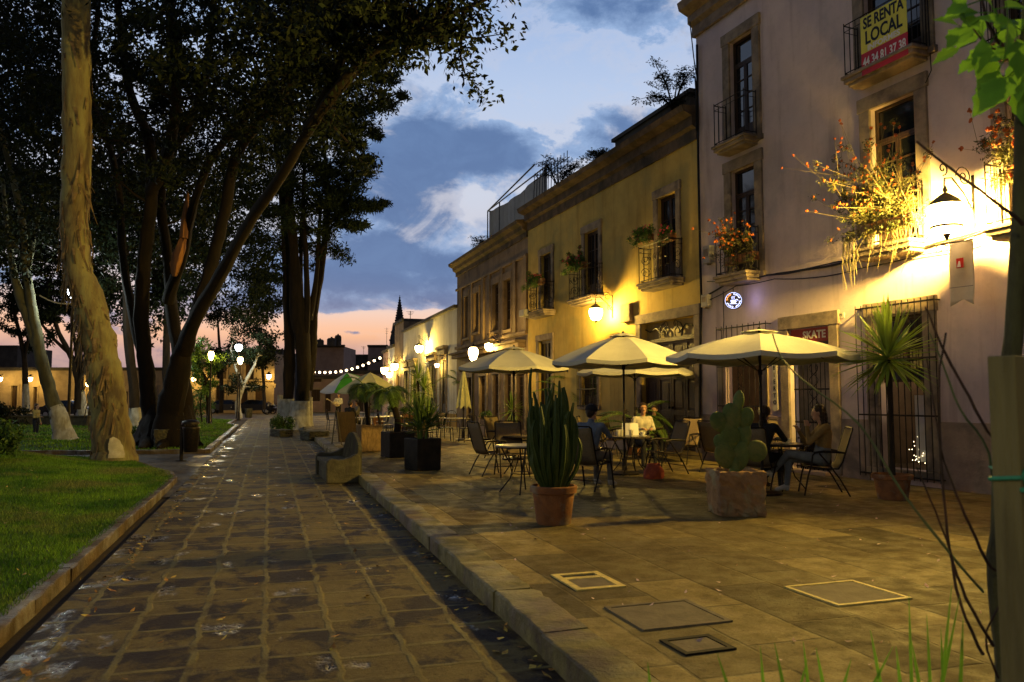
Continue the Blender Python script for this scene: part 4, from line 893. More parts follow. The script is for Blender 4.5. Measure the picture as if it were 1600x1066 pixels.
# string lights over the far terrace
t = thing('string_lights', 'string of glowing bulbs sagging across the end of the street', 'string lights', W(487, 578, 62)); a = W(487, 580, 62)-W(487, 578, 62); e = W(598, 556, 60)-W(487, 578, 62); o0 = Vector(t.location); pts = []
for k in range(25):
    f = k/24; pts.append(a.lerp(e, f)-Vector((0, 0, .45*math.sin(math.pi*f))))
b = MB(); b.tube(pts, .012, 4); b.obj('wire', M['cable'], t)
fb = emis('festoon_bulb', (1, .70, .40), 9)
for k in range(13):
    f = (k+.5)/13; p = a.lerp(e, f)-Vector((0, 0, .45*math.sin(math.pi*f)+.08)); b = MB(); b.sph(p, .10, 8, (1, 1, 1)); b.obj('bulb', fb, t, smooth=True)
for f in (.2, .5, .8): plight('bulb_light', a.lerp(e, f)-Vector((0, 0, .6)), (1, .65, .35), 60, .2, t)
# cable with frost-white sheath between the left trees
b = MB(); p0 = W(62, 462, 25); p1 = W(118, 474, 25); b.tube([(0, 0, 0)]+[(p1-p0)*f-Vector((0, 0, .12*math.sin(math.pi*f))) for f in (.25, .5, .75, 1)], .02, 5); tag(b.obj('pale_wire', mat('pale_wire', (.5, .5, .45)), None, loc=p0), 'pale wire from the leaning pale tree to the tall white lamp post', 'wire')
# ================================================================ trees
def leaves(name, C, n, spread, size, m, parent, asp=.42, flat=.0, droop=.3, loc=None):
    """n leaves round every centre; C rows: x, y, z, rx, ry, rz"""
    C = np.asarray(C, float); k = len(C)*n; idx = np.repeat(np.arange(len(C)), n)
    d = rng.normal(0, 1, (k, 3)); d /= np.maximum(np.linalg.norm(d, axis=1), 1e-6)[:, None]; r = rng.uniform(0, 1, k)**.55
    p = C[idx, :3]+d*r[:, None]*C[idx, 3:6]*spread
    a = rng.normal(0, 1, (k, 3)); a[:, 2] = a[:, 2]*(1-flat)-droop; a /= np.linalg.norm(a, axis=1)[:, None]
    q = rng.normal(0, 1, (k, 3)); t = np.cross(a, q); t /= np.maximum(np.linalg.norm(t, axis=1), 1e-6)[:, None]
    L = (size*rng.uniform(.6, 1.3, k))[:, None]; w = L*asp*.5
    V = np.stack([p, p+a*L*.45+t*w, p+a*L, p+a*L*.45-t*w], 1).reshape(-1, 3)
    return rawmesh(name, V, np.arange(4*k).reshape(-1, 4), m, parent, loc=loc)
def wig(pts, rad, amp, sub=4, seed=0):             # smooth a polyline and make it a bit crooked
    rr = random.Random(seed); P = [Vector(p) for p in pts]; n = len(P); O = []; Rr = []
    for i in range(n-1):
        p0, p1, p2, p3 = P[max(i-1, 0)], P[i], P[i+1], P[min(i+2, n-1)]
        for k in range(sub):
            t = k/sub; q = .5*((2*p1)+(p2-p0)*t+(2*p0-5*p1+4*p2-p3)*t*t+(3*p1-p0-3*p2+p3)*t**3)
            r = rad[i]*(1-t)+rad[i+1]*t; O.append(q+Vector([rr.uniform(-1, 1)*amp*r for _ in range(3)])); Rr.append(r*(1+rr.uniform(-.06, .06)))
    O.append(P[-1]); Rr.append(rad[-1]); return O, Rr
def knot(seed, k=.10):
    rr = random.Random(seed); ph = [rr.uniform(0, 6) for _ in range(4)]
    return lambda a, i: 1+k*math.sin(2*a+ph[0]+i*.12)+k*.6*math.sin(3*a+ph[1]-i*.2)+k*.35*math.sin(5*a+ph[2]+i*.5)
def limb(b, pts, rad, n=10, amp=.12, sub=4, seed=0, k=.08): P, r = wig(pts, rad, amp, sub, seed); b.tube(P, r, n, sq=knot(seed, k)); return P, r
def pl(pix, d):                                     # pixel polyline at given distances
    out = []
    for i, p in enumerate(pix):
        dd = p[2] if len(p) > 2 else d; out.append(W(p[0], p[1], dd))
    return out
def tree(label, base, name='park_tree', group=None): return thing(name, label, 'tree', base, 0, group)
def rel(P, base): b = Vector(base); return [p-b for p in P]
def twigs(b, P, n, L, r, seed, up=.3, ends=None, start=.3):
    rr = random.Random(seed)
    for k in range(n):
        i = rr.randint(int(len(P)*start), len(P)-1); p = P[i]; d = Vector((rr.gauss(0, 1), rr.gauss(0, 1), rr.gauss(up, .6))).normalized(); l = L*rr.uniform(.5, 1.2); q = [p]
        for s in range(4): d = (d+Vector((rr.gauss(0, .25), rr.gauss(0, .25), rr.gauss(.05, .2)))).normalized(); q.append(q[-1]+d*l/4)
        b.tube(q, [r, r*.75, r*.5, r*.35, r*.15], 5)
        if ends is not None: ends += [q[2], q[3], q[4]]
# --- eucalyptus, nearest on the left
bs = G(178, 716, .3); T = tree('eucalyptus with a thick peeling trunk on the near lawn, bending left as it rises', bs, 'eucalyptus_tree'); d0 = 19.0
mb = MB(); P, r = limb(mb, rel(pl([(181, 722), (176, 690), (170, 640), (163, 585), (152, 530), (138, 470), (122, 420), (117, 360), (119, 290), (121, 210), (119, 120), (118, 40), (121, -60), (128, -200), (140, -330)], d0), bs), [.50, .43, .40, .39, .39, .37, .33, .32, .32, .31, .30, .29, .28, .25, .22], 28, .05, 5, 3, .05)
M['euca'] = mat('peeling_eucalyptus_bark', (.27, .25, .105), (.17, .13, .06), 2.2, .8, 1.0, 9, stretch=(1.4, 1.4, .35), c3=(.10, .075, .045), s3=2.4)
mb.obj('trunk', M['euca'], T, smooth=True)
sb = []; sf = []; rr = random.Random(5)                   # loose strips of bark
mb = MB()
for k in range(420):
    i = int(rr.triangular(1, len(P)*.8, len(P)*.28)); p = P[i]; R_ = r[i]*1.0; a = rr.uniform(0, 6.28); n_ = Vector((math.cos(a), math.sin(a), 0)); tt = Vector((-n_.y, n_.x, 0)); L = rr.uniform(.15, .7); w = rr.uniform(.015, .045)
    sl = rr.uniform(-.25, .45); q = [p+n_*(R_*.99+rr.uniform(0, .012))+tt*(sl*s*L/3)+Vector((0, 0, -s*L/3))+n_*(.05*(s/3)**2*rr.uniform(0, 1.6)) for s in range(4)]
    for s in range(3): w0 = w*(1-.2*s); w1 = w*(1-.2*(s+1)); mb.quad(q[s]-tt*w0, q[s]+tt*w0, q[s+1]+tt*w1, q[s+1]-tt*w1)
mb.obj('bark_strips', mat('bark_strip', (.22, .16, .08), (.12, .08, .045), 4, .9, .4, 30, island=.4), T, solid=.006)
mb = MB(); sc = [Vector(W(x, y, d0-.40))-bs for x, y in ((166, 712), (168, 700), (175, 690), (186, 690), (193, 700), (194, 712))]; pv = G(180, 705, .4)
V = []; F = []; c0_ = math.atan2(CO.y-bs.y, CO.x-bs.x)+.10
for i in range(13):
    zz = -.12+.50*i/12; k = min(range(len(P)), key=lambda q: abs(P[q].z-zz)); k2 = min(k+1, len(P)-1); tt = max(0, min(1, (zz-P[k].z)/max(1e-3, P[k2].z-P[k].z))) if P[k2].z > P[k].z else 0; c_ = P[k].lerp(P[k2], tt); w_ = .36*math.sqrt(max(.001, 1-(i/12)**3))
    for j in range(11): a = c0_+w_*(j/5-1); V.append((c_.x+math.cos(a)*r[k]*1.07, c_.y+math.sin(a)*r[k]*1.07, zz))
for i in range(12):
    for j in range(10): F.append((i*11+j, i*11+j+1, (i+1)*11+j+1, (i+1)*11+j))
mb.add(V, F); mb.obj('pale_scar', mat('bare_wood', (.55, .52, .40), (.42, .38, .28), 5, .8, .6, 20), T, smooth=True)
CW = [(*(W(x, y, d)-bs), 1.6, 1.6, 1.1) for x, y, d in ((60, -60, 17), (180, -80, 18), (20, -20, 20), (100, -150, 19), (10, 60, 21))]
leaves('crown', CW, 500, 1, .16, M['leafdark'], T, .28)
# --- the big fig with several stems
bs = G(255, 700, .15); T = tree('huge many stemmed fig tree with buttress roots, its right stem leaning over the road', bs, 'fig_tree'); mb = MB(); ends = []
stems = [
 ([(268, 702, 24.2), (268, 650, 24.2), (274, 600, 24), (285, 550, 23.8), (305, 500, 23), (345, 430, 22), (392, 345, 20.5), (440, 275, 19), (480, 205, 17.8), (512, 140, 17), (545, 60, 16), (575, -20, 15), (600, -90, 14)], [.60, .38, .36, .29, .22, .19, .155, .125, .105, .09, .075, .06, .045]),
 ([(238, 700, 25), (236, 650, 25), (230, 590, 25), (222, 500, 25), (226, 400, 24.6), (236, 300, 24), (232, 220, 23.5), (205, 150, 23), (190, 60, 22), (180, -60, 21)], [.55, .30, .25, .22, .19, .16, .14, .12, .09, .07]),
 ([(290, 702, 25), (288, 640, 25), (282, 570, 25.3), (268, 480, 25.5), (262, 400, 25.5), (252, 320, 25), (262, 250, 24.5), (292, 200, 24), (318, 130, 23), (330, 40, 22), (345, -60, 21)], [.48, .26, .23, .20, .17, .15, .13, .11, .10, .08, .06]),
 ([(224, 560, 25), (205, 480, 25.4), (192, 400, 25.6), (186, 300, 25.6), (168, 220, 25), (140, 140, 24), (150, 40, 23), (160, -50, 22)], [.16, .14, .13, .12, .1, .09, .07, .05]),
 ([(262, 470, 25.3), (285, 400, 24.6), (300, 330, 24), (330, 250, 23), (385, 180, 22), (430, 110, 21), (452, 20, 20), (460, -60, 19)], [.2, .17, .14, .12, .1, .08, .07, .06]),
 ([(300, 510, 23), (328, 420, 23.5), (352, 330, 23), (372, 240, 22.5), (440, 150, 21), (470, 90, 20), (520, 40, 19), (560, 0, 18)], [.2, .18, .15, .13, .11, .09, .07, .05]),
 ([(236, 300, 24), (262, 240, 23), (275, 160, 22), (270, 60, 21), (262, -60, 20)], [.2, .18, .15, .12, .08]),
 ([(480, 205, 17.8), (520, 150, 17), (575, 95, 16.5), (630, 55, 16), (690, 25, 15.6), (740, 8, 15.3)], [.14, .11, .08, .06, .035, .015]),
 ([(480, 205, 17.8), (540, 120, 16.5), (600, 70, 15.5), (640, 45, 15.2), (690, 60, 15)], [.12, .09, .06, .035, .015])]
for i, (px, rd_) in enumerate(stems):
    P, r = limb(mb, rel(pl(px, 24), bs), rd_, 14, .10, 5, 20+i, .10)
    if i: twigs(mb, P, 12, 2.2, .05, i, ends=ends, start=.45)
    else: twigs(mb, P[len(P)//2:], 9, 2.2, .05, i, ends=ends, start=.4)
for k, (x, y, d) in enumerate([(205, 690, 24), (222, 698, 23.3), (300, 700, 23.6), (312, 694, 24.5), (250, 708, 23.2), (195, 684, 26)]):   # buttress roots
    q = Vector(W(x, y, d)); q.z = .1; s0 = W(238 if x < 240 else 270 if x < 295 else 288, 690, 24.8); P = [Vector((s0.x+(q.x-s0.x)*f, s0.y+(q.y-s0.y)*f, .12+1.3*max(0, 1-f)**3)) for f in (.02, .25, .5, .8, 1.15)]; limb(mb, rel(P, bs), [.12, .24, .22, .16, .06], 10, .06, 4, 60+k, .12)
mb.obj('trunk', M['barkred'], T, smooth=True)
mb = MB(); limb(mb, rel(pl([(288, 372), (281, 392), (276, 414), (273, 432)], 24.2), bs), [.10, .19, .17, .06], 10, .1, 3, 9, .2); limb(mb, rel(pl([(294, 300), (290, 330), (286, 372)], 24.1), bs), [.03, .09, .12], 8, .1, 3, 9, .2)
mb.obj('stripped_snag', mat('bare_orange_wood', (.42, .19, .06), (.26, .12, .05), 4, .8, .8, 16, stretch=(1, 1, .3)), T, smooth=True)
Cl = []
rr = random.Random(3)
EL = [(300, 60, 21, 190, 110), (430, 60, 19, 120, 95), (200, 60, 22, 130, 120), (380, 150, 20, 130, 60), (290, 220, 22, 90, 70), (520, 60, 17, 80, 70), (600, 40, 16, 70, 42), (100, 100, 24, 90, 130), (40, 200, 26, 70, 80),
      (480, 130, 18.5, 80, 55), (560, 130, 18, 55, 36), (440, 210, 21, 70, 40), (360, 40, 17, 170, 80), (470, 10, 15, 140, 50), (660, 20, 15.5, 60, 26), (30, 80, 23, 60, 90), (390, 250, 24, 60, 40)]
for (x, y, d, rx, ry) in EL:
    for k in range(int(rx*ry/300)):
        a = rr.uniform(0, 6.28); q = math.sqrt(rr.random()); c = W(x+rx*q*math.cos(a), y+ry*q*math.sin(a), d+rr.uniform(-2.2, 2.2))-bs; s = rr.uniform(.25, .62); Cl.append((*c, s, s, s*.6))
for e in ends: Cl.append((*e, .5, .5, .32))
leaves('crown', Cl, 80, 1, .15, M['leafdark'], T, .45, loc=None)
SP = []
for (x, y, rx, ry) in [(700, 14, 34, 16), (742, 8, 24, 10), (690, 62, 26, 14), (640, 60, 30, 18), (700, 92, 12, 6), (655, 98, 8, 5), (620, 85, 24, 14), (590, 100, 24, 14), (668, 38, 26, 12), (715, 40, 14, 8), (620, 30, 30, 20)]:
    for k in range(max(2, int(rx*ry/60))):
        a = rr.uniform(0, 6.28); q = math.sqrt(rr.random()); c = W(x+rx*q*math.cos(a), y+ry*q*math.sin(a), 15.3+rr.uniform(-.8, .8))-bs; SP.append((*c, .24, .24, .12))
leaves('overhanging_leaves', SP, 14, 1, .165, M['leafdark'], T, .42, droop=.8)
# --- tall dark tree with the whitewashed base
d3 = 40.5; bs = Vector(at_ground(463, d3, .05)); T = tree('tall dark conifer of clustered stems with a limewashed base at the end of the kerb', bs, 'conifer_tree'); mb = MB(); ends = []
M['conbark'] = mat('dark_fluted_bark', (.018, .013, .009), (.010, .008, .006), 5, .95, 1.0, 14, stretch=(1, 1, .25))
st3 = [([(470, 650), (474, 600), (474, 540), (466, 480), (460, 400), (452, 320), (450, 240), (452, 150), (455, 60), (455, -60)], [.30, .34, .36, .34, .22, .19, .17, .14, .11, .07]),
       ([(448, 650), (451, 600), (452, 540), (450, 470), (446, 380), (440, 300), (430, 200), (425, 100)], [.24, .27, .27, .24, .17, .14, .1, .07]),
       ([(480, 610), (486, 560), (488, 520), (492, 480), (502, 420), (510, 350), (512, 300), (505, 220), (490, 120)], [.24, .23, .22, .2, .17, .15, .13, .1, .06]),
       ([(478, 520), (480, 470), (478, 400), (474, 330), (476, 250), (480, 160)], [.2, .18, .14, .12, .09, .05]), ([(484, 500), (494, 440), (498, 380), (500, 320)], [.2, .13, .1, .06]), ([(470, 470), (470, 420), (471, 370), (473, 310)], [.2, .12, .1, .07])]
for i, (px, rd_) in enumerate(st3):
    P, r = limb(mb, rel(pl(px, d3+(i % 3-1)*.5), bs), rd_, 12, .08, 4, 40+i, .14); twigs(mb, P, 10, 2.6, .06, 70+i, up=.1, ends=ends, start=.55)
limb(mb, rel(pl([(500, 400), (520, 352), (545, 345), (575, 352)], d3), bs), [.1, .08, .06, .02], 6, .2, 4, 8); limb(mb, rel(pl([(495, 230), (540, 185), (590, 160), (630, 142)], d3), bs), [.12, .1, .07, .02], 6, .2, 4, 18)
mb.obj('trunk', M['conbark'], T, smooth=True)
mb = MB(); zt_ = W(470, 626, d3).z
for i, (x, w_) in enumerate(((470, .46), (449, .34), (480, .28), (440, .22))):
    xx = Vector(at_ground(x, d3+(-.55, -.05, .4, .0)[i], -.02))-bs; mb.tube([xx+Vector(((bs-CO).normalized()*0))+Vector((0, 0, z)) for z in (0, .12, .35, .7, 1.05, zt_+.1*i)], [w_*1.5, w_*1.3, w_*1.15, w_*1.06, w_, w_*.97], 30, sq=knot(33+i, .09))
mb.obj('limewashed_base', M['lime'], T, smooth=True)
Cl = []
def tuft(x, y, rx, ry, d, n, s=.9):
    for k in range(n):
        a = rr.uniform(0, 6.28); q = math.sqrt(rr.random()); c = W(x+rx*q*math.cos(a), y+ry*q*math.sin(a), d+rr.uniform(-2, 2))-bs; z = s*rr.uniform(.5, 1.1); Cl.append((*c, z, z, z*.36))
for a in [(500, 60, 75, 70, 38, 44), (470, 160, 70, 60, 39, 40), (540, 150, 42, 40, 38, 26), (555, 215, 24, 22, 38.5, 14), (500, 230, 66, 42, 39, 32), (575, 195, 14, 8, 38, 5), (600, 165, 24, 9, 38, 9, .6), (630, 148, 9, 4, 38, 4, .4), (575, 250, 12, 8, 38, 6, .6),
          (560, 268, 22, 12, 38, 9, .7), (535, 290, 26, 14, 38.5, 10, .8), (470, 290, 50, 26, 39, 18), (560, 325, 28, 8, 38, 12, .55), (585, 322, 10, 6, 38, 5, .5), (520, 325, 28, 12, 38.5, 9, .7), (445, 340, 30, 22, 39, 12), (550, 352, 24, 6, 38, 7, .5), (405, 300, 40, 60, 41, 22), (400, 400, 24, 50, 42, 16, .8),
          (420, 210, 36, 40, 40, 18), (590, 90, 34, 36, 37, 18), (570, 40, 44, 40, 37, 22), (600, 130, 26, 18, 37, 12, .7), (590, 205, 10, 9, 38, 5, .5), (560, 175, 36, 20, 38, 14), (548, 240, 30, 16, 38.5, 12, .8), (575, 318, 24, 5, 38, 8, .5), (595, 320, 8, 4, 38, 3, .4), (530, 310, 30, 12, 38, 9, .7), (560, 350, 20, 4, 38, 5, .4), (400, 470, 24, 34, 44, 12, .8), (430, 430, 18, 40, 42, 8, .7)]: tuft(*a)
for e in ends: Cl.append((*e, .6, .6, .35))
leaves('crown', Cl, 120, 1, .24, M['leafpine'], T, .26)
# --- leaning pale tree at the far left
bs = G(100, 688, .2); bs = Vector((bs.x, bs.y, .15)); dd = (bs-CO).dot(CM @ Vector((0, 0, -1))); T = tree('pale leaning tree with a limewashed foot on the far left lawn, forked high up', bs); mb = MB()
limb(mb, rel(pl([(102, 690), (95, 660), (80, 620), (66, 570), (55, 510), (47, 460), (40, 410), (35, 350), (20, 280), (0, 200), (-20, 100)], dd), bs), [.34, .25, .21, .20, .19, .15, .13, .11, .09, .08, .05], 14, .08, 5, 77, .06)
limb(mb, rel(pl([(58, 540), (45, 500), (30, 460), (20, 420), (12, 360), (4, 280)], dd), bs), [.18, .17, .16, .11, .08, .06], 12, .08, 4, 78, .06); limb(mb, rel(pl([(44, 420), (50, 390), (58, 350), (70, 300)], dd), bs), [.1, .08, .06, .03], 8, .1, 4, 79); limb(mb, rel(pl([(36, 400), (20, 380), (8, 350)], dd), bs), [.1, .07, .03], 8, .1, 4, 80)
mb.obj('trunk', M['barkgrey'], T, smooth=True)
mb = MB(); limb(mb, rel(pl([(103, 692), (98, 672), (92, 650), (87, 636)], dd), bs), [.38, .30, .26, .23], 14, .03, 4, 77, .06); mb.obj('limewashed_foot', M['lime'], T, smooth=True)
Cl = [(*(W(x+rr.uniform(-60, 60), y+rr.uniform(-50, 50), dd+rr.uniform(-3, 3))-bs), .9, .9, .6) for x, y in [(30, 330), (20, 250), (60, 280), (0, 180), (70, 180), (30, 90), (80, 360), (10, 380), (100, 250)] for k in range(9)]
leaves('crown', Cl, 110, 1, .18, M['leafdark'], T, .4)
# --- generic background tree
def bgtree(label, px, d, pxs, rad, crown, leafm, bark='bark', lime=None, n=90, size=.22, name='park_tree', grp=None, forks=[], lm=.6, tw=8):
    bs = Vector(at_ground(px, d, .1)); T = tree(label, bs, name, grp); mb = MB(); ends = []
    for i, (p, r_) in enumerate([(pxs, rad)]+forks): P, r = limb(mb, rel(pl(p, d), bs), [q*.72 for q in r_], 10, .1, 4, int(px*7+i), .08); twigs(mb, P, tw, 1.6, .035, int(px+i), ends=ends, start=.6)
    mb.obj('trunk', M[bark], T, smooth=True)
    if lime:
        mb = MB(); P = rel(pl(pxs, d), bs); z = lime; mb.tube([P[0]-Vector((0, 0, .15)), P[0].lerp(P[1], .5*z), P[0].lerp(P[1], z)], [rad[0]*.92, rad[0]*.82, (rad[0]*(1-z)+rad[1]*z)*.78], 12, sq=knot(3, .05)); mb.obj('limewashed_foot', M['lime'], T, smooth=True)
    C = [(*e, lm*.7, lm*.8, lm*.55) for e in ends]
    for (x, y, rx, ry) in crown:
        for k in range(max(2, int(rx*ry/110))):
            a = rr.uniform(0, 6.28); q = math.sqrt(rr.random()); c = W(x+rx*q*math.cos(a), y+ry*q*math.sin(a), d+rr.uniform(-2, 2))-bs; s = lm*rr.uniform(.7, 1.3); C.append((*c, s, s, s*.6))
    leaves('crown', C, n, 1, size, M[leafm], T, .42); return T
bgtree('whitewashed forked young tree beside the far white lamp post', 374, 60, [(374, 654), (372, 630), (377, 612), (380, 600)], [.34, .26, .24, .22], [(370, 520, 40, 12), (404, 535, 20, 14), (355, 495, 40, 22)], 'leafdark', 'lime', 0, 50, .22, forks=[([(379, 604), (374, 588), (366, 570), (360, 545)], [.2, .16, .12, .08]), ([(378, 606), (388, 588), (398, 570), (404, 548)], [.2, .16, .12, .08])])
bgtree('small leafy tree with a crooked trunk on the lawn left of the white lamp', 328, 47, [(327, 662), (326, 630), (325, 602), (318, 588), (310, 570), (304, 550)], [.24, .21, .2, .15, .12, .08], [(318, 552, 20, 20), (305, 570, 14, 16), (335, 562, 12, 16)], 'leafmid', 'barkred', 0, 110, .17, forks=[([(316, 662), (313, 630), (318, 605), (320, 585)], [.06, .05, .05, .04])], lm=.45)
bgtree('dark slim trunk with a limewashed foot just right of the eucalyptus', 214, 30, [(214, 664), (208, 600), (200, 520), (196, 420), (190, 320), (188, 200)], [.32, .27, .25, .2, .16, .1], [(190, 260, 60, 60), (160, 330, 50, 50), (200, 380, 40, 40)], 'leafdark', 'bark', .42, 90, .2)
bgtree('slim trunk with a limewashed foot close behind the fig tree', 232, 31, [(232, 662), (228, 600), (224, 520), (228, 440), (236, 340), (240, 220)], [.28, .25, .23, .2, .15, .1], [(240, 250, 60, 60), (300, 300, 60, 60), (320, 400, 40, 60), (270, 150, 60, 60)], 'leafdark', 'barkgrey', .42, 90, .2)
bgtree('many stemmed dark tree behind the leaning pale tree', 122, 48, [(120, 640), (122, 600), (112, 560), (92, 520), (80, 480), (74, 440)], [.3, .26, .24, .2, .15, .1], [(90, 420, 60, 46), (60, 380, 60, 60), (140, 420, 50, 46)], 'leafdark', 'bark', 0, 90, .24, forks=[([(122, 600), (134, 560), (140, 520), (136, 470), (130, 430)], [.2, .2, .17, .13, .08]), ([(115, 560), (100, 545), (75, 520), (60, 495), (50, 470)], [.18, .15, .12, .08, .05]), ([(124, 590), (118, 540), (112, 500), (116, 460), (120, 420)], [.18, .16, .14, .1, .06])])
bgtree('straight dark trunk with a limewashed foot left of the pale leaning tree', 41, 56, [(41, 640), (40, 600), (38, 560), (30, 520), (20, 480)], [.3, .26, .22, .18, .1], [(20, 450, 60, 50), (60, 470, 30, 30), (0, 400, 60, 60), (-20, 300, 60, 70)], 'leafdark', 'bark', 1, 90, .24, forks=[([(38, 560), (46, 520), (52, 480), (56, 440)], [.16, .14, .1, .06])])
bgtree('dark trunk with a limewashed foot between the pale tree and the eucalyptus', 128, 52, [(129, 648), (126, 600), (124, 560), (128, 500), (134, 440)], [.38, .3, .26, .2, .14], [(150, 470, 50, 50), (110, 350, 60, 60), (60, 320, 60, 60)], 'leafdark', 'bark', .75, 90, .24)
bgtree('dense dark tree behind the fig tree and the far lamp', 345, 75, [(345, 645), (346, 600), (344, 560), (340, 500)], [.3, .26, .22, .12], [(330, 450, 80, 40), (390, 480, 50, 44), (300, 400, 60, 60), (360, 380, 60, 60), (410, 430, 36, 60), (345, 330, 60, 60)], 'leafdark', 'bark', 0, 80, .34, lm=1.2)
bgtree('dark leafy tree filling the gap above the far stone house', 412, 66, [(413, 640), (412, 600), (408, 550), (400, 500)], [.22, .2, .17, .1], [(405, 520, 30, 40), (420, 480, 26, 50), (385, 440, 50, 50), (395, 560, 20, 14), (425, 560, 14, 30)], 'leafdark', 'bark', 0, 80, .3, lm=.9)
bgtree('dark tall tree high behind the eucalyptus at the far left', -10, 44, [(-12, 640), (-14, 500), (-10, 400), (0, 300)], [.5, .4, .3, .2], [(20, 120, 70, 90), (60, 30, 90, 60), (40, 240, 70, 70), (90, 320, 50, 60), (10, 350, 60, 70), (120, 160, 60, 80)], 'leafdark', 'bark', 0, 100, .3, lm=1.3)
bgtree('dark bushy tree filling the space behind the fig stems', 262, 52, [(262, 640), (260, 560), (262, 470), (266, 380)], [.4, .34, .28, .18], [(240, 330, 90, 60), (330, 300, 70, 60), (200, 420, 50, 60), (290, 420, 40, 60), (160, 300, 60, 70), (380, 230, 60, 50), (230, 480, 40, 50), (340, 180, 70, 60)], 'leafdark', 'bark', 0, 90, .32, lm=1.3)
# roof plants
def roofbush(label, F, x, y, rx, ry, py0, off=-.4, rz_=0):
    u, z = F.uz(x, py0, off); p = F.pt(u, off, z); d = (p-CO).dot(CM @ Vector((0, 0, -1))); T = thing('roof_shrub', label, 'shrub', p); mb = MB(); C = []; e = []
    for k in range(9):
        a = rr.uniform(0, 6.28); q = Vector(W(x+rx*math.cos(a)*.8, y+ry*math.sin(a)*.8, d+rr.uniform(-.6, .6)))-p; mid = q*.5+Vector((0, 0, .15)); mb.tube([(0, 0, 0), mid*.5, mid, q], [.03, .022, .015, .006], 5); C += [(*q, .22, .22, .10), (*(mid*.6+q*.4), .22, .22, .10), (*(mid), .2, .2, .1)]
        for s in range(3): w = q+Vector((rr.uniform(-.4, .4), rr.uniform(-.4, .4), rr.uniform(-.1, .3))); mb.tube([mid, q*.7+w*.3, w], [.012, .009, .004], 4); C.append((*w, .2, .2, .08))
    mb.obj('stem', M['bark'], T); leaves('foliage', C, 46, 1, .085, M['leafdark'], T, .3, flat=.5)
roofbush('feathery shrub growing on the yellow roof beside the pink house', Fy, 1052, 138, 46, 32, 172, -.35)
roofbush('low rounded shrub on the yellow roof near the leaning bars', Fy, 872, 264, 34, 16, 292, -.4)
roofbush('tiny tuft of leaves on the yellow cornice', Fy, 940, 247, 7, 6, 256, -.1)
roofbush('tiny plant on the brown roof by the terrace frame', Fb, 753, 385, 7, 12, 398, -.2)
# bushes
def bush(label, px, d, rx, rz_, m='leafmid', z=.1, size=.09, blos=None, n=26):
    bs = Vector(at_ground(px, d, z)); T = thing('bush', label, 'bush', bs); mb = MB()
    for k in range(9): a = k*.7; mb.tube([(0, 0, 0), (rx*.3*math.cos(a), rx*.3*math.sin(a), rz_*.5), (rx*.6*math.cos(a), rx*.6*math.sin(a), rz_*.9)], [.02, .014, .006], 4)
    mb.obj('stem', M['bark'], T); C = []
    for k in range(n): a = rr.uniform(0, 6.28); q = math.sqrt(rr.random()); C.append((rx*q*math.cos(a), rx*q*math.sin(a), rz_*rr.uniform(.25, .95)*(1-.3*q*q), .22*rx+.06, .22*rx+.06, .16*rz_+.05))
    leaves('foliage', C, 90, 1, size, M[m], T, .5)
    if blos: leaves('blossoms', [c for c in C[:14]], 9, 1.1, .07, blos, T, .9)
bush('dark clipped bush at the left edge beyond the lawn', 18, 36, 1.0, 1.3, 'leafdark', 0.1, .12); bush('low bush with white flowers at the foot of the fig tree', 222, 27, .8, .5, 'leafmid', .1, .08, M['paper'])
bush('loose green bush on the lawn under the warm far lamp', 301, 50, 1.2, 2.0, 'leafmid', .1, .14); bush('low weedy shrub growing at the foot of the tall dark tree', 440, 36.5, .5, .8, 'leafmid', 0, .1); bush('dark leafy plant at the left frame edge by the near lawn', -4, 16, .5, .9, 'leafmid', .35, .1)
# ================================================================ potted plants
def pot_round(b_, r, h, n=28): b_.lathe([(r*.70, 0), (r*.74, .02), (r*.88, h*.72), (r*.90, h*.80), (r*1.0, h*.82), (r*1.02, h*.98), (r*.97, h), (r*.90, h), (r*.88, h-.05), (.02, h-.05)], n, cap=False)
def blade(mb, o, dr, L, w, droop, seg=4, fold=.3):
    """one sword leaf as a folded strip"""
    o = Vector(o); d = Vector(dr).normalized(); s = d.cross(Vector((0, 0, 1)))
    if s.length < .05: s = Vector((1, 0, 0))
    s.normalize(); P = [o]; D = d.copy()
    for k in range(seg): D = (D+Vector((0, 0, -droop/seg))).normalized(); P.append(P[-1]+D*L/seg)
    V = []; F = []
    for k, p in enumerate(P):
        t = k/seg; ww = w*(.55+.45*math.sin(math.pi*min(1, t*1.1+.15))) if t < .5 else w*(1-((t-.5)/.5)**1.6)+.001; up = Vector((0, 0, fold*ww)); V += [p-s*ww/2+up, p, p+s*ww/2+up]
    for k in range(seg): a = k*3; F += [(a, a+1, a+4, a+3), (a+1, a+2, a+5, a+4)]
    mb.add(V, F)
def rosette(mb, c, n, L, w, droop=.5, up=(-.25, 1.0), seed=0):
    rr = random.Random(seed)
    for k in range(n):
        a = rr.uniform(0, 6.28); e = rr.uniform(*up)*math.pi/2; l = L*rr.uniform(.8, 1.12)
        blade(mb, Vector(c)+Vector((math.cos(a)*.03, math.sin(a)*.03, .10*e)), (math.cos(a)*math.cos(e), math.sin(a)*math.cos(e), math.sin(e)), l, w*rr.uniform(.8, 1.2), droop*rr.uniform(.2, 1.2)*(1 if e < 1 else .3))
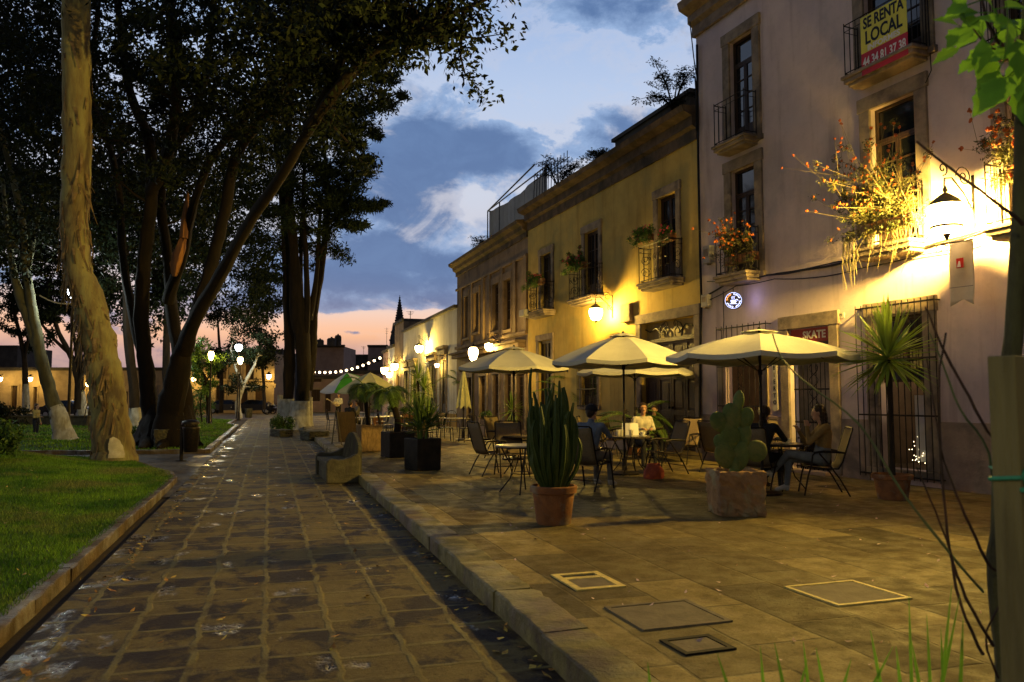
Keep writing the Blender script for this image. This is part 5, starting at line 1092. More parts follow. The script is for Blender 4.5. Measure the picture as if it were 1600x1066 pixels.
def frond(mb, o, az_, e0, L, droop, nl=26, lw=.022, ll=.30, rs=None):
    D = Vector((math.cos(az_)*math.cos(e0), math.sin(az_)*math.cos(e0), math.sin(e0))); P = [Vector(o)]; n = 12
    for k in range(n): D = (D+Vector((0, 0, -droop/n))).normalized(); P.append(P[-1]+D*L/n)
    (rs or mb).tube(P, [.012*(1-.8*i/n)+.002 for i in range(n+1)], 4)
    for k in range(nl):
        f = .16+.84*k/nl; i = min(n-1, int(f*n)); p = P[i].lerp(P[i+1], f*n-i); T_ = (P[i+1]-P[i]).normalized(); S_ = T_.cross(Vector((0, 0, 1))).normalized(); U = S_.cross(T_)
        l = ll*math.sin(math.pi*(.18+.78*f))**.7
        for s in (-1, 1):
            q = (T_*.75+S_*s*.85+U*.12).normalized(); m_ = p+q*l*.5; e = p+q*l+Vector((0, 0, -l*.32)); w_ = T_*lw*.5; mb.add([p-w_*.4, m_-w_, e, m_+w_, p+w_*.4], [(0, 1, 3, 4), (1, 2, 3)])
def planter_square(T, w, h, m, taper=.92, bev=.02):
    b = MB(); a = w/2*taper; c = w/2; b.add([(-a, -a, 0), (a, -a, 0), (a, a, 0), (-a, a, 0), (-c, -c, h), (c, -c, h), (c, c, h), (-c, c, h)], [(3, 2, 1, 0), (0, 1, 5, 4), (1, 2, 6, 5), (2, 3, 7, 6), (3, 0, 4, 7)])
    i = c-.05; b.add([(-c, -c, h), (c, -c, h), (c, c, h), (-c, c, h), (-i, -i, h), (i, -i, h), (i, i, h), (-i, i, h), (-i, -i, h-.05), (i, -i, h-.05), (i, i, h-.05), (-i, i, h-.05)], [(0, 1, 5, 4), (1, 2, 6, 5), (2, 3, 7, 6), (3, 0, 4, 7), (4, 5, 9, 8), (5, 6, 10, 9), (6, 7, 11, 10), (7, 4, 8, 11)])
    p = b.obj('planter', M[m], T, bevel=bev, weld=True); s = MB(); s.box(-i+.002, i-.002, -i+.002, i-.002, h-.09, h-.04); s.obj('soil', M['soil'], T); return p
def potted(name, label, px, py, cat='potted plant', grp=None, rz=0): p = G(px, py, PV); return thing(name, label, cat, p, rz, grp)
# tall columnar cactus in a terracotta pot
T = potted('potted_cactus', 'tall bushy column cactus in a round terracotta pot near the kerb', 865, 818); b = MB(); pot_round(b, .27, .44); b.obj('pot', M['terra'], T, smooth=True); b = MB(); b.lathe([(.23, .37), (.23, .385)], 20); b.obj('soil', M['soil'], T)
rr = random.Random(12)
for k in range(72):
    a = rr.uniform(0, 6.28); q = math.sqrt(rr.random())*rr.uniform(.9, 1.25); x0, y0 = .11*q*math.cos(a), .13*q*math.sin(a); sp = .135*q+.02; H = rr.uniform(.72, 1.36)*(1-.16*q); r_ = rr.uniform(.018, .030)
    if k == 0: H = 1.42
    pts = [(x0, y0, .38), (x0+sp*.55*math.cos(a), y0+sp*.55*math.sin(a), .38+H*.22), (x0+sp*math.cos(a), y0+sp*math.sin(a), .38+H*.45), (x0+sp*1.1*math.cos(a)+rr.uniform(-.05, .05), y0+sp*1.1*math.sin(a), .38+H*.8), (x0+sp*1.12*math.cos(a), y0+sp*1.12*math.sin(a)+rr.uniform(-.03, .03), .38+H)]
    b = MB(); P, R_ = wig(pts, [r_*.8, r_, r_*1.1, r_*1.05, r_*.5], .08, 4, k); b.tube(P, R_, 20, sq=lambda a, i: 1+.20*math.cos(5*a)); b.obj('stem', M['cactus'], T, smooth=True)
b = MB()
for k in range(3): a = k*2.2+.4; limb(b, [(0, 0, .36), (.05*math.cos(a), .05*math.sin(a), .5), (.12*math.cos(a), .12*math.sin(a), .72)], [.035, .03, .02], 8, .1, 3, k)
b.obj('woody_base', mat('pale_woody_stem', (.26, .19, .11), (.2, .14, .08), 6, .9, .6, 30), T, smooth=True)
# prickly pear in the rough stone cube
T = potted('potted_prickly_pear', 'prickly pear cactus growing from a rough square block of stone', 1150, 803, rz=R(-14))
b = MB(); n = 9
def hewn(w, h, hole=.15, seed=1, amp=.012):
    bm = bmesh.new(); bmesh.ops.create_cube(bm, size=1); bmesh.ops.subdivide_edges(bm, edges=bm.edges[:], cuts=9, use_grid_fill=True); rr = random.Random(seed)
    for v in bm.verts:
        v.co.x *= w; v.co.y *= w; v.co.z = (v.co.z+.5)*h; tp = 1-.06*(1-v.co.z/h); v.co.x *= tp; v.co.y *= tp
        e = sum(1 for c, l in ((abs(v.co.x), w/2*tp), (abs(v.co.y), w/2*tp), (abs(v.co.z-h/2), h/2)) if c > l-.005)
        if e >= 2: v.co.x *= .975; v.co.y *= .975; v.co.z = h/2+(v.co.z-h/2)*.985
        v.co += Vector((rr.gauss(0, amp), rr.gauss(0, amp), rr.gauss(0, amp*.5) if v.co.z > .02 else 0))
        rad = math.hypot(v.co.x, v.co.y)
        if v.co.z > h*.9 and max(abs(v.co.x), abs(v.co.y)) < hole: v.co.z -= .08
    me = bpy.data.meshes.new('hewn'); bm.to_mesh(me); bm.free(); return me
def link(name, me, m, T): me.materials.append(M[m]); o = bpy.data.objects.new(name, me); coll_link(o); o.parent = T; return o
link('planter', hewn(.60, .55, .2), 'cantera', T); b = MB(); b.lathe([(.20, .44), (.20, .50)], 12); b.obj('soil', M['soil'], T)
pads = [(0, .0, .50, .075, .22, 0, 1), (-.13, -.03, .72, .14, .17, -.75, .9), (.06, .0, .72, .12, .19, .15, .5), (.28, .0, .78, .14, .14, 1.25, .7), (-.05, 0, .98, .13, .19, -.3, .8), (.12, .02, .97, .10, .17, .2, .2), (-.20, -.02, 1.15, .12, .14, -.85, .9), (-.03, 0, 1.22, .12, .17, -.15, .6), (.15, 0, 1.20, .10, .14, .35, .4), (.06, 0, 1.40, .07, .15, .15, .3), (-.17, .0, .88, .09, .12, -.5, .5)]
for i, (x, y, z, w, h, tl, yaw) in enumerate(pads):
    b = MB(); Mx = Euler((0, tl, (yaw-.7)*1.0)).to_matrix(); b.sph((x, y, z), 1, 18, (w, .032 if i else .07, h), Mx); b.obj('pad', M['pear'], T, smooth=True)
b = MB(); rq = random.Random(4)
for (x, y, z, w, h, tl, yaw) in pads[1:]:
    Mx = Euler((0, tl, (yaw-.7))).to_matrix()
    for k in range(26):
        a = rq.uniform(0, 6.28); q = math.sqrt(rq.random())*.9; sgn = rq.choice((-1, 1)); th = .032*math.sqrt(max(0, 1-q*q)); p = Mx @ Vector((w*q*math.cos(a), sgn*th, h*q*math.sin(a)))+Vector((x, y, z)); nrm = Mx @ Vector((0, sgn, 0))
        b.tube([p, p+nrm*.02+Vector((rq.gauss(0, .004), 0, rq.gauss(0, .004)))], [.0022, .0005], 3)
tag(b.obj('spines', M['straw'], T), kind='stuff')
# yucca ball in a wide terracotta pot
T = potted('potted_yucca', 'spiky yucca ball on a thin stem in a low terracotta pot by the barred window', 1395, 780); b = MB(); pot_round(b, .275, .36); b.obj('pot', M['terra'], T, smooth=True); b = MB(); b.lathe([(.23, .30), (.23, .315)], 20); b.obj('soil', M['soil'], T)
top = W(1388, 562, (Vector(T.location)-CO).dot(CM @ Vector((0, 0, -1))))-Vector(T.location); b = MB(); limb(b, [(0, 0, .28), (.0, .0, .8), (top.x*.6, top.y*.6, 1.4), top], [.045, .036, .034, .05], 10, .12, 5, 3); b.obj('stem', M['bark'], T, smooth=True)
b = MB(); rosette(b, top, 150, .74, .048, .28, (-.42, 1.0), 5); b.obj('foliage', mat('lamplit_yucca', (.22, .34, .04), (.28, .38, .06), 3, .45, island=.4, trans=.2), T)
# dark planters
T = potted('potted_yucca', 'stiff leaved yucca in the nearest black planter on the left side of the terrace', 660, 734, rz=R(20)); planter_square(T, .56, .64, 'blackpot', .97); b = MB()
for k in range(5): a = k*1.25; c = (.12*math.cos(a), .12*math.sin(a), .75+.12*(k % 3)); rosette(b, c, 34, .52, .036, .35, (.05, 1.0), 50+k); b.tube([(c[0]*.6, c[1]*.6, .55), c], .02, 6)
b.obj('foliage', M['palmleaf'], T)
def palm(T, base_z, trunk, rad, nf, L, droop, seed=0, m='palmleaf', e=(.1, 1.0), ll=.3, skirt=0):
    b = MB(); limb(b, trunk, rad, 12, .10, 5, seed, .06); b.obj('trunk', M['barkred'], T, smooth=True); b = MB(); rr = random.Random(seed); c = Vector(trunk[-1])
    for k in range(nf): frond(b, c, k*2.4+rr.uniform(-.3, .3), rr.uniform(*e)*1.3, L*rr.uniform(.8, 1.1), droop*rr.uniform(.8, 1.3), ll=ll)
    for k in range(skirt): frond(b, c, k*1.9, -.2, L*.6, 1.6, ll=ll*.7)
    b.obj('fronds', M[m], T)
def depth_of(T): return (Vector(T.location)-CO).dot(CM @ Vector((0, 0, -1)))
def locpt(T, px, py, dd=0): p = W(px, py, depth_of(T)+dd)-Vector(T.location); return Matrix.Rotation(-T.rotation_euler.z, 3, 'Z') @ p
T = potted('potted_palm', 'short palm with a curved trunk in a wide black planter behind the yucca planter', 621, 714, rz=R(12)); planter_square(T, .66, .62, 'blackpot', .98); palm(T, 0, [(0, 0, .55), locpt(T, 621, 655), locpt(T, 614, 632), locpt(T, 607, 613)], [.085, .075, .07, .085], 20, .62, 2.0, 6, e=(.1, .8), ll=.24)
T = potted('potted_palm', 'slender palm in a tall woven basket planter beside the stone bench', 576, 705, rz=R(8)); planter_square(T, .58, .72, 'stone', .94)
M['woven'] = mat('woven_reed', (.30, .20, .09), (.17, .11, .05), 9, .9, 1.0, 30, stretch=(3, 3, .8)); T.children[0].data.materials[0] = M['woven']
palm(T, 0, [(0, 0, .6), locpt(T, 573, 640), locpt(T, 570, 618), locpt(T, 569, 603)], [.07, .06, .055, .07], 18, .66, 2.1, 9, e=(.1, .8), ll=.24)
def areca(label, px, py, H, nf, L, seed, pot='terra', s=1, e=(.45, 1.0)):
    T = potted('potted_palm', label, px, py); b = MB(); pot_round(b, .26, .42, 20); b.obj('pot', M[pot], T, smooth=True); b = MB(); b.lathe([(.22, .35), (.22, .37)], 16); b.obj('soil', M['soil'], T)
    b = MB(); f = MB(); rr = random.Random(seed)
    for k in range(nf):
        a = k*2.4+rr.uniform(-.3, .3); h = H*rr.uniform(.55, 1.0); t = (.12*math.cos(a)*rr.random()*2, .12*math.sin(a)*rr.random()*2, h); b.tube([(t[0]*.3, t[1]*.3, .35), (t[0]*.6, t[1]*.6, h*.6), t], [.016, .013, .010], 5); frond(f, t, a, rr.uniform(*e)*1.25, L*rr.uniform(.8, 1.15), 1.7, nl=32, ll=.34)
    b.obj('stem', M['stalk'], T); f.obj('fronds', M['palmleaf'], T)
areca('tall feathery palm against the yellow wall under its lantern', 902, 690, 2.0, 14, 1.5, 3)
areca('feathery palm in front of the big gate door behind the seated pair', 993, 712, 1.15, 11, 1.25, 8, e=(.2, .9))
areca('feathery palm standing before the brown house ledge', 722, 668, 2.6, 9, 1.4, 14)
areca('leafy palm at the foot of the gate door, right of the seated pair', 1078, 704, 1.5, 7, .8, 24)
def yuc(label, px, py, H, L, seed, n=60, pot='blackpot', w=.035, heads=1, mm='yucca'):
    T = potted('potted_yucca', label, px, py); planter_square(T, .5, .5, pot, .9); b = MB(); h = MB(); rr = random.Random(seed)
    for k in range(heads):
        hh = H*(1-.22*k); dx = (k-(heads-1)/2)*.22; limb(b, [(dx*.3, 0, .42), (dx*.6, 0, hh*.6), (dx, .02, hh)], [.05, .045, .05], 8, .1, 4, seed+k); rosette(h, (dx, .02, hh), n, L, w, .5, (-.5, 1.0), seed+k)
    b.obj('stem', M['bark'], T, smooth=True); h.obj('foliage', M[mm], T)
yuc('tall two headed yucca behind the black planters, as high as the shut parasol', 657, 682, 2.1, .75, 4, 70, heads=2)
yuc('spiky low agave like plant in a square tan planter before the brown house', 800, 684, .95, .62, 5, 60, 'terra')
yuc('small yucca in a pot at the back of the far tables', 640, 672, 1.0, .55, 7, 50); yuc('bushy yucca in a pot on the far terrace below the green and white parasol', 590, 668, 1.2, .6, 9, 60, 'terra'); yuc('tall yucca on the far terrace near the white house doors', 648, 664, 1.9, .7, 19, 60, 'terra')
# planter troughs before the brown house and on the far terrace
def trough(label, px, py, w, d, h, m='stone_low', plants=True, rz=None):
    T = thing('planter_trough', label, 'planter', G(px, py, PV), Fb.rz if rz is None else rz); b = MB(); b.box(-w/2, w/2, -d/2, d/2, 0, h); b.obj('trough', M[m], T, bevel=.02); b = MB(); b.box(-w/2+.05, w/2-.05, -d/2+.05, d/2-.05, h+.001, h+.02); b.obj('soil', M['soil'], T)
    if plants: leaves('foliage', [(rr.uniform(-w/2.4, w/2.4), rr.uniform(-d/4, d/4), h+.18, .16, .16, .16) for k in range(int(w*8))], 60, 1, .10, M['leafmid'], T, .4)
trough('tan stone planter trough in front of the brown house doors', 762, 682, .9, .45, .62); trough('darker stone planter trough next to the tan one', 790, 684, .8, .45, .6, 'stone', False)
trough('small pale planter box at the far terrace edge', 609, 668, .7, .5, .75, 'white'); trough('terracotta coloured planter box on the far terrace', 632, 670, .7, .5, .7, 'terra')
# plants hanging over the balconies
def flowering(label, F, x0, x1, yb, y_top, n, ndrop, seed, m='flower', off=.36, ln=1.2, fl=.04, name='flowering_plant', leafn=60, side=1.0, cl=.5):
    u1, zb = F.uz(x0, yb, off); u0 = F.uz(x1, yb, off)[0]; um = (u0+u1)/2; H = F.uz((x0+x1)/2, y_top, off)[1]-zb; T = thing(name, label, 'plant', F.pt(um, off, zb), F.rz); hw = (u1-u0)/2; rr = random.Random(seed)
    b = MB(); b.box(-hw*.7, hw*.7, -.16, .02, .02, .2); b.obj('window_box', M['terra'], T, bevel=.01)
    s = MB(); C = []; Fl = []
    for k in range(n):
        x = rr.uniform(-hw*.7, hw*.7); a = rr.gauss(0, .55)*side; l = H*rr.uniform(.3, 1.05)*(1-.25*abs(a)); p0 = Vector((x, -.05, .18)); d = Vector((math.sin(a)*.9, rr.uniform(.0, .6), math.cos(a))).normalized(); p1 = p0+d*l*.5; p1 += Vector((rr.uniform(-.12, .12), rr.uniform(-.04, .08), rr.uniform(-.1, .1))); p2 = p1+(d+Vector((rr.uniform(-.7, .7), .15, rr.uniform(-.9, .25)))).normalized()*l*.5
        s.tube([p0, p0.lerp(p1, .5)+Vector((0, .02, .02)), p1, p2], [.007, .005, .004, .0025], 4); C += [(*p0.lerp(p1, .6), .12, .12, .12), (*p1, .10, .10, .10)]
        if rr.random() < .3: C.append((*p2, .09, .09, .09)); w3 = p1+Vector((rr.uniform(-.3, .3), rr.uniform(0, .2), rr.uniform(-.1, .3))); s.tube([p1, p1.lerp(w3, .5)+Vector((0, 0, .04)), w3], [.004, .003, .002], 4); Fl.append(w3); C.append((*w3, .07, .07, .07))
        Fl.append(p2)
        if rr.random() < .5: Fl.append(p1.lerp(p2, .6)+Vector((rr.uniform(-.1, .1), .05, .06)))
    for k in range(ndrop):
        x = rr.uniform(-hw, hw); l = H*rr.uniform(.2, .45); s.tube([(x, 0, .15), (x+rr.uniform(-.1, .1), .12, .1), (x+rr.uniform(-.2, .2), .16, -l*.5), (x+rr.uniform(-.25, .25), .15, -l)], [.006, .005, .004, .002], 4); C.append((x, .12, .02, .16, .12, .12))
    s.obj('stems', M['stalk'], T); leaves('foliage', C, leafn, 1, .06, M['dryleaf' if m == 'flower' else 'leafmid'], T, .28)
    b = MB()
    for p in Fl:
        for q in range(5): a = q*1.257+rr.random(); c = p+Vector((math.cos(a)*fl*.4, rr.uniform(-.4, .4)*fl, math.sin(a)*fl*.4)); b.sph(c, fl*rr.uniform(.35, .6), 6, (1, .8, 1))
    b.obj('blossoms', M[m], T, smooth=True); return T
flowering('huge tangled plant with orange flowers spilling from the window left of the big lantern', Fp, 1322, 1450, 376, 190, 84, 26, 3, fl=.032, leafn=34, side=1.15)
flowering('orange flowering plant hanging on the lower left pink house balcony', Fp, 1122, 1188, 420, 335, 30, 8, 5, fl=.04, leafn=30)
flowering('orange flowering plant on the balcony at the right frame edge', Fp, 1556, 1640, 290, 130, 34, 12, 6, fl=.045, leafn=40)
flowering('pink geranium over the middle yellow house balcony', Fy, 884, 915, 428, 408, 18, 6, 7, 'flowerpink', .44, fl=.05, leafn=110)
flowering('dark leafy geranium on the left yellow house balcony', Fy, 822, 850, 452, 434, 18, 6, 8, 'flowerpink', .44, fl=.03, leafn=110)
flowering('leafy potted plant hooked on the right yellow house balcony railing', Fy, 990, 1018, 385, 362, 14, 5, 9, 'flowerpink', .46, fl=.025, leafn=110)
flowering('small dry flowering plant inside the right yellow balcony window', Fy, 1030, 1052, 382, 355, 8, 2, 19, 'flowerpink', .3, fl=.03, leafn=60)
# pale dangling roots
u, z = Fp.uz(1328, 380, .45); T = thing('hanging_roots', 'pale string like aerial roots dangling below the orange flowering plant', 'plant', Fp.pt(u, .45, z), Fp.rz); rr = random.Random(2)
for k in range(9):
    b = MB(); x = rr.uniform(-.12, .12); l = rr.uniform(.35, .85); b.tube([(0, 0, .02), (x*.5, .03, .08), (x, .03, .0), (x*1.3+.03, .02, -l*.5), (x*1.2+rr.uniform(-.05, .05), .02, -l)], [.012, .011, .010, .008, .004], 5); b.obj('root', M['straw'], T, smooth=True)
# ================================================================ parasols
def parasol(label, px, py, r, zt, zr, m='canvas', n=8, closed=False, tilt=None, m2=None, vent=True, loc=None, rz0=None, grp='open beige parasols'):
    p = loc or G(px, py, PV); T = thing('parasol', label, 'parasol', p, R(11) if rz0 is None else rz0, grp); b = MB()
    b.tube([(0, 0, .04), (0, 0, zt+.02)], .022, 10); b.sph((0, 0, zt+.05), .03, 8); b.tube([(0, 0, 1.02), (0, 0, 1.10)], .035, 10); b.obj('pole', M['iron'], T, smooth=True)
    b = MB(); b.lathe([(.28, 0), (.28, .03), (.20, .055), (.05, .075), (.045, .30), (.03, .31)], 20); b.obj('base', M['iron'], T, smooth=True)
    b = MB(); b.box(-.015, .06, -.02, .02, 1.15, 1.23); b.tube([(.06, 0, 1.19), (.10, 0, 1.19), (.10, 0, 1.12)], .007, 5); b.obj('crank', M['iron'], T)
    if closed:
        b = MB(); nn = 64; V = []; F = []; L = [(zt, .03), (zt-.12, .06), (zt-.5, .13), (zt-.9, .19), (zt-1.25, .24), (zt-1.3, .245)]
        for z, q in L:
            for k in range(nn): a = 2*math.pi*k/nn; f = 1+.16*math.cos(a*n)*(q/.24)+.05*math.cos(a*n*2+1); V.append((q*f*math.cos(a), q*f*math.sin(a), z-(.05*(math.cos(a*n)) if q > .23 else 0)))
        for i in range(len(L)-1):
            for k in range(nn): F.append((i*nn+k, i*nn+(k+1) % nn, (i+1)*nn+(k+1) % nn, (i+1)*nn+k))
        b.add(V, F); b.obj('folded_canopy', M[m], T, smooth=True, solid=.004); b = MB(); b.lathe([(.16, zt-.66), (.165, zt-.62), (.155, zt-.60)], 20, cap=False); b.obj('strap', M[m], T); return T
    rows = 7; per = 8
    def surf(t, a, r0=.0, zoff=0):
        ph = (a*n/(2*math.pi)) % 1; rad = r*t*(math.cos(math.pi/n)/math.cos((ph-.5)*2*math.pi/n)*(1-.0)+(1-math.cos(math.pi/n))*0); sag = -.045*t*math.sin(math.pi*ph)*(1 if t > .15 else t/.15); z = zt-(zt-zr)*(t**1.12)+sag+.03*math.sin(math.pi*t)
        return Vector((rad*math.cos(a), rad*math.sin(a), z+zoff))
    for k in range(n) if m2 else [0]:
        b = MB(); V = []; F = []; cnt = per if m2 else per*n; A0 = 2*math.pi*k/n if m2 else 0; t0 = .16 if vent else .015
        for i in range(rows+1):
            t = t0+(1-t0)*i/rows
            for j in range(cnt+1): V.append(surf(t, A0+2*math.pi/n*j/per))
        for j in range(cnt+1): q = surf(1, A0+2*math.pi/n*j/per); V.append(Vector((q.x*1.002, q.y*1.002, q.z-.07)))
        for i in range(rows+1):
            for j in range(cnt): F.append((i*(cnt+1)+j, i*(cnt+1)+j+1, (i+1)*(cnt+1)+j+1, (i+1)*(cnt+1)+j))
        b.add(V, F); o = b.obj('canopy' if not m2 else 'canopy_panel', M[m if not m2 or k % 2 == 0 else m2], T, solid=.003, weld=True)
        for pl_ in o.data.polygons: pl_.use_smooth = False
    if vent:
        b = MB(); V = []; F = []; cnt = per*n
        for t in (.01, .1, .20):
            for j in range(cnt+1): V.append(surf(t, 2*math.pi/n*j/per, 0, .045))
        for i in range(2):
            for j in range(cnt): F.append((i*(cnt+1)+j, i*(cnt+1)+j+1, (i+1)*(cnt+1)+j+1, (i+1)*(cnt+1)+j))
        b.add(V, F); b.obj('vent_cap', M[m], T, solid=.003, weld=True)
    for k in range(n):
        a = 2*math.pi*k/n; b = MB(); e = surf(.99, a); b.tube([(0, 0, zt-.03), surf(.5, a)-Vector((0, 0, .02)), e-Vector((0, 0, .02))], .008, 4); mpt = surf(.5, a); b.tube([(0, 0, zt-.62), mpt-Vector((0, 0, .025))], .007, 4); b.obj('rib', M['iron'], T)
    b = MB(); b.tube([(0, 0, zt-.66), (0, 0, zt-.58)], .035, 8); b.obj('hub', M['iron'], T)
    if tilt: T.rotation_euler = (tilt[0], tilt[1], T.rotation_euler.z)
    return T
parasol('largest open beige parasol, rightmost, shading the skate shop table', 1192, 772, 1.42, 2.46, 2.10)
parasol('open beige parasol in the middle over the table where the pair sits', 976, 741, 1.40, 2.66, 2.15, rz0=R(-8))
parasol('open beige parasol on the left behind the tall column cactus', 803, 718, 1.38, 2.63, 2.17, rz0=R(4))
parasol('open beige parasol hidden mostly behind the middle one', 993, 716, 1.40, 2.52, 2.08, rz0=R(20))
parasol('greenish open parasol on the far terrace behind the palm planters', 577, 677, 1.35, 2.5, 1.72, 'canvas_shut', vent=False, grp='parasols on the far terrace')
parasol('green and white striped parasol tilted on the far terrace', 551, 668.5, 1.4, 2.70, 1.98, 'paper', tilt=(R(4), R(-8)), m2='grn', vent=False, grp='parasols on the far terrace') if not M.update(grn=mat('green_parasol_cloth', (.07, .36, .03), (.06, .3, .03), 3, .8)) else None
parasol('shut olive parasol in front of the brown house doors', 724, 688, 1, 2.42, 0, 'canvas_shut', closed=True, grp='shut olive parasols'); parasol('shut olive parasol next to the tall yucca by the white house', 667, 676, 1, 2.75, 0, 'canvas_shut', closed=True, grp='shut olive parasols')
# ================================================================ chairs and tables
def chair(label, sm, high=True, grp='sling chairs on the terrace'):
    T = thing('terrace_chair', label, 'chair', (0, 0, 0), 0, grp); m = M['iron']; w = .27; r = .013
    zt = .98 if high else .84
    for s in (-1, 1):
        b = MB(); b.tube([(s*w, .30, 0), (s*w, .24, .30), (s*w, .20, .42), (s*w, .17, .60), (s*w, .13, .64)], r, 6); b.obj('leg', m, T, smooth=True)
        b = MB(); b.tube([(s*w, -.34, 0), (s*w, -.20, .26), (s*w, -.05, .47), (s*w, .08, .63)], r, 6); b.obj('leg', m, T, smooth=True)
        b = MB(); b.tube([(s*w, .16, .635), (s*w, .02, .655), (s*w, -.16, .650), (s*w, -.29, .635)], [.016, .021, .021, .014], 6); b.obj('armrest', m, T, smooth=True)
    b = MB()
    for s in (-1, 1): b.tube([(s*w*.93, .25, .43), (s*w*.93, .0, .40), (s*w*.93, -.19, .40), (s*w*.93, -.25, .50), (s*w*.93, -.40, zt), (s*w*.80, -.41, zt+.025)], r, 6)
    b.tube([(-w*.8, -.41, zt+.025), (w*.8, -.41, zt+.025)], r, 6); b.tube([(-w, .24, .43), (w, .24, .43)], .010, 5); b.tube([(-w, -.26, .16), (w, -.26, .16)], .008, 5); b.obj('frame', m, T, smooth=True)
    def sheet(P, nm):
        b = MB(); V = []; F = []; nn = 6
        for (y, z) in P:
            for k in range(nn+1): x = -w*.91+2*w*.91*k/nn; V.append((x, y, z-.02*math.sin(math.pi*k/nn)))
        for i in range(len(P)-1):
            for k in range(nn): F.append((i*(nn+1)+k, i*(nn+1)+k+1, (i+1)*(nn+1)+k+1, (i+1)*(nn+1)+k))
        b.add(V, F); b.obj(nm, M[sm], T, smooth=True, solid=.006)
    sheet([(.25, .435), (.18, .415), (0, .40), (-.15, .395), (-.19, .402)], 'seat'); sheet([(-.195, .41), (-.25, .50), (-.32, .72), (-.37, .88), (-.405, zt+.01)], 'backrest'); return T
def table(label, sm='darktop', r=.42, sq=False, grp='round cafe tables'):
    T = thing('cafe_table', label, 'table', (0, 0, 0), 0, grp); b = MB()
    b.lathe([(r-.02, .700), (r, .705), (r, .725), (r-.01, .73)], 36); b.obj('tabletop', M[sm], T)
    b = MB(); b.tube([(r*math.cos(k*math.pi/18), r*math.sin(k*math.pi/18), .70) for k in range(37)], .010, 5); b.tube([(r*.45*math.cos(k*math.pi/12), r*.45*math.sin(k*math.pi/12), .30) for k in range(25)], .008, 5); b.obj('rim', M['iron'], T)
    for k in range(4): a = math.pi/4+k*math.pi/2; c, s = math.cos(a), math.sin(a); b = MB(); b.tube([(c*r*.8, s*r*.8, .69), (c*r*.62, s*r*.62, .55), (c*r*.36, s*r*.36, .38), (c*r*.46, s*r*.46, .22), (c*r*.86, s*r*.86, 0.01)], .012, 6); b.obj('leg', M['iron'], T, smooth=True)
    return T
def face(ax, ay, bx, by): return math.atan2(by-ay, bx-ax)-math.pi/2
P = lambda x, y: G(x, y, PV)
c0 = chair('brown sling chair the man in the blue shirt sits on', 'sling'); t0 = table('dark round table between the man in blue and the smiling woman')
TB = P(984, 742); t0.location = TB
CM1 = P(922, 764)-Vector((0, 0, 0)); c0.location = CM1; c0.rotation_euler.z = R(-52)+0
def ch(x, y, rz, label, src=None, grp=None): p = P(x, y); return copy_tree(src or c0, p, rz, label, grp)
c1 = chair('tan sling chair left empty with its back to the gate door', 'sling_tan')
cw = ch(1004, 728, R(172), 'brown sling chair under the smiling woman with the menu'); c1.location = P(1068, 724); c1.rotation_euler.z = R(118)
ch(1040, 740, R(95), 'brown sling chair right of the pair\'s table, seen from its side'); ch(1023, 712, R(160), 'brown sling chair behind the smiling woman where someone in dark clothes sits')
ch(960, 712, R(-150), 'brown sling chair seen under the palm behind the pair\'s table'); ch(930, 716, R(-120), 'brown sling chair close to the yellow wall behind the man in blue')
TA = copy_tree(t0, P(817, 770), R(20), 'round table with a pale stone top just left of the column cactus'); [o for o in TA.children if o.name.startswith('tabletop')][0].data = [o for o in TA.children if o.name.startswith('tabletop')][0].data.copy(); [o for o in TA.children if o.name.startswith('tabletop')][0].data.materials[0] = M['slate']
copy_tree(t0, P(815, 740), R(50), 'dark round table behind the pale topped one and the cactus'); copy_tree(t0, P(1222, 765), R(10), 'dark round table between the man in black and the woman with crossed legs')
copy_tree(t0, P(1010, 714), R(10), 'dark round table at the back by the gate door')
ch(768, 742, R(-78), 'brown sling chair left of the pale topped table, facing right'); ch(800, 744, R(-185), 'brown sling chair behind the pale topped table, its back near the lamp'); ch(845, 730, R(95), 'brown sling chair hidden behind the column cactus')
ch(785, 716, R(-150), 'brown sling chair by the tan planter trough, under the left parasol'); ch(1128, 738, R(-70), 'brown sling chair leaning left of the prickly pear'); 
ch(1190, 768, R(-58), 'brown sling chair the man in black sits on'); ch(1285, 772, R(62), 'brown sling chair of the woman with crossed legs'); ch(1232, 736, R(165), 'brown sling chair at the back of the shop table beside the door')
# far terrace: wire chairs and square tables
def wire_chair(label):
    T = thing('wire_chair', label, 'chair', (0, 0, 0), 0, 'dark metal chairs of the far terrace'); m = M['iron']
    for s in (-1, 1):
        for y in (.2, -.2): b = MB(); b.tube([(s*.23, y*1.15, 0), (s*.2, y, .44)], .014, 5); b.obj('leg', m, T)
    b = MB(); b.box(-.22, .22, -.22, .22, .44, .47); b.obj('seat', m, T, bevel=.01); b = MB()
    b.tube([(-.2, -.22, .44), (-.21, -.27, .72), (-.15, -.30, .88), (0, -.31, .92), (.15, -.30, .88), (.21, -.27, .72), (.2, -.22, .44)], .013, 6)
    for k in range(1, 6): x = -.2+.4*k/6; b.tube([(x, -.22, .46), (x, -.29, .88-.06*abs(k-3)/2)], .007, 4)
    b.obj('backrest', m, T); return T
def sq_table(label):
    T = thing('square_table', label, 'table', (0, 0, 0), 0, 'square tables of the far terrace'); b = MB(); b.box(-.38, .38, -.38, .38, .71, .74); b.obj('tabletop', M['slate'], T, bevel=.006)
    for x in (-.33, .33):
        for y in (-.33, .33): b = MB(); b.tube([(x, y, 0), (x, y, .70)], .016, 5); b.obj('leg', M['iron'], T)
    return T
wc = wire_chair('dark metal chair in front of the shut olive parasol'); st = sq_table('square pale table beside the shut olive parasol'); wc.location = P(731, 691); wc.rotation_euler.z = R(10); st.location = P(713, 686); st.rotation_euler.z = R(6)
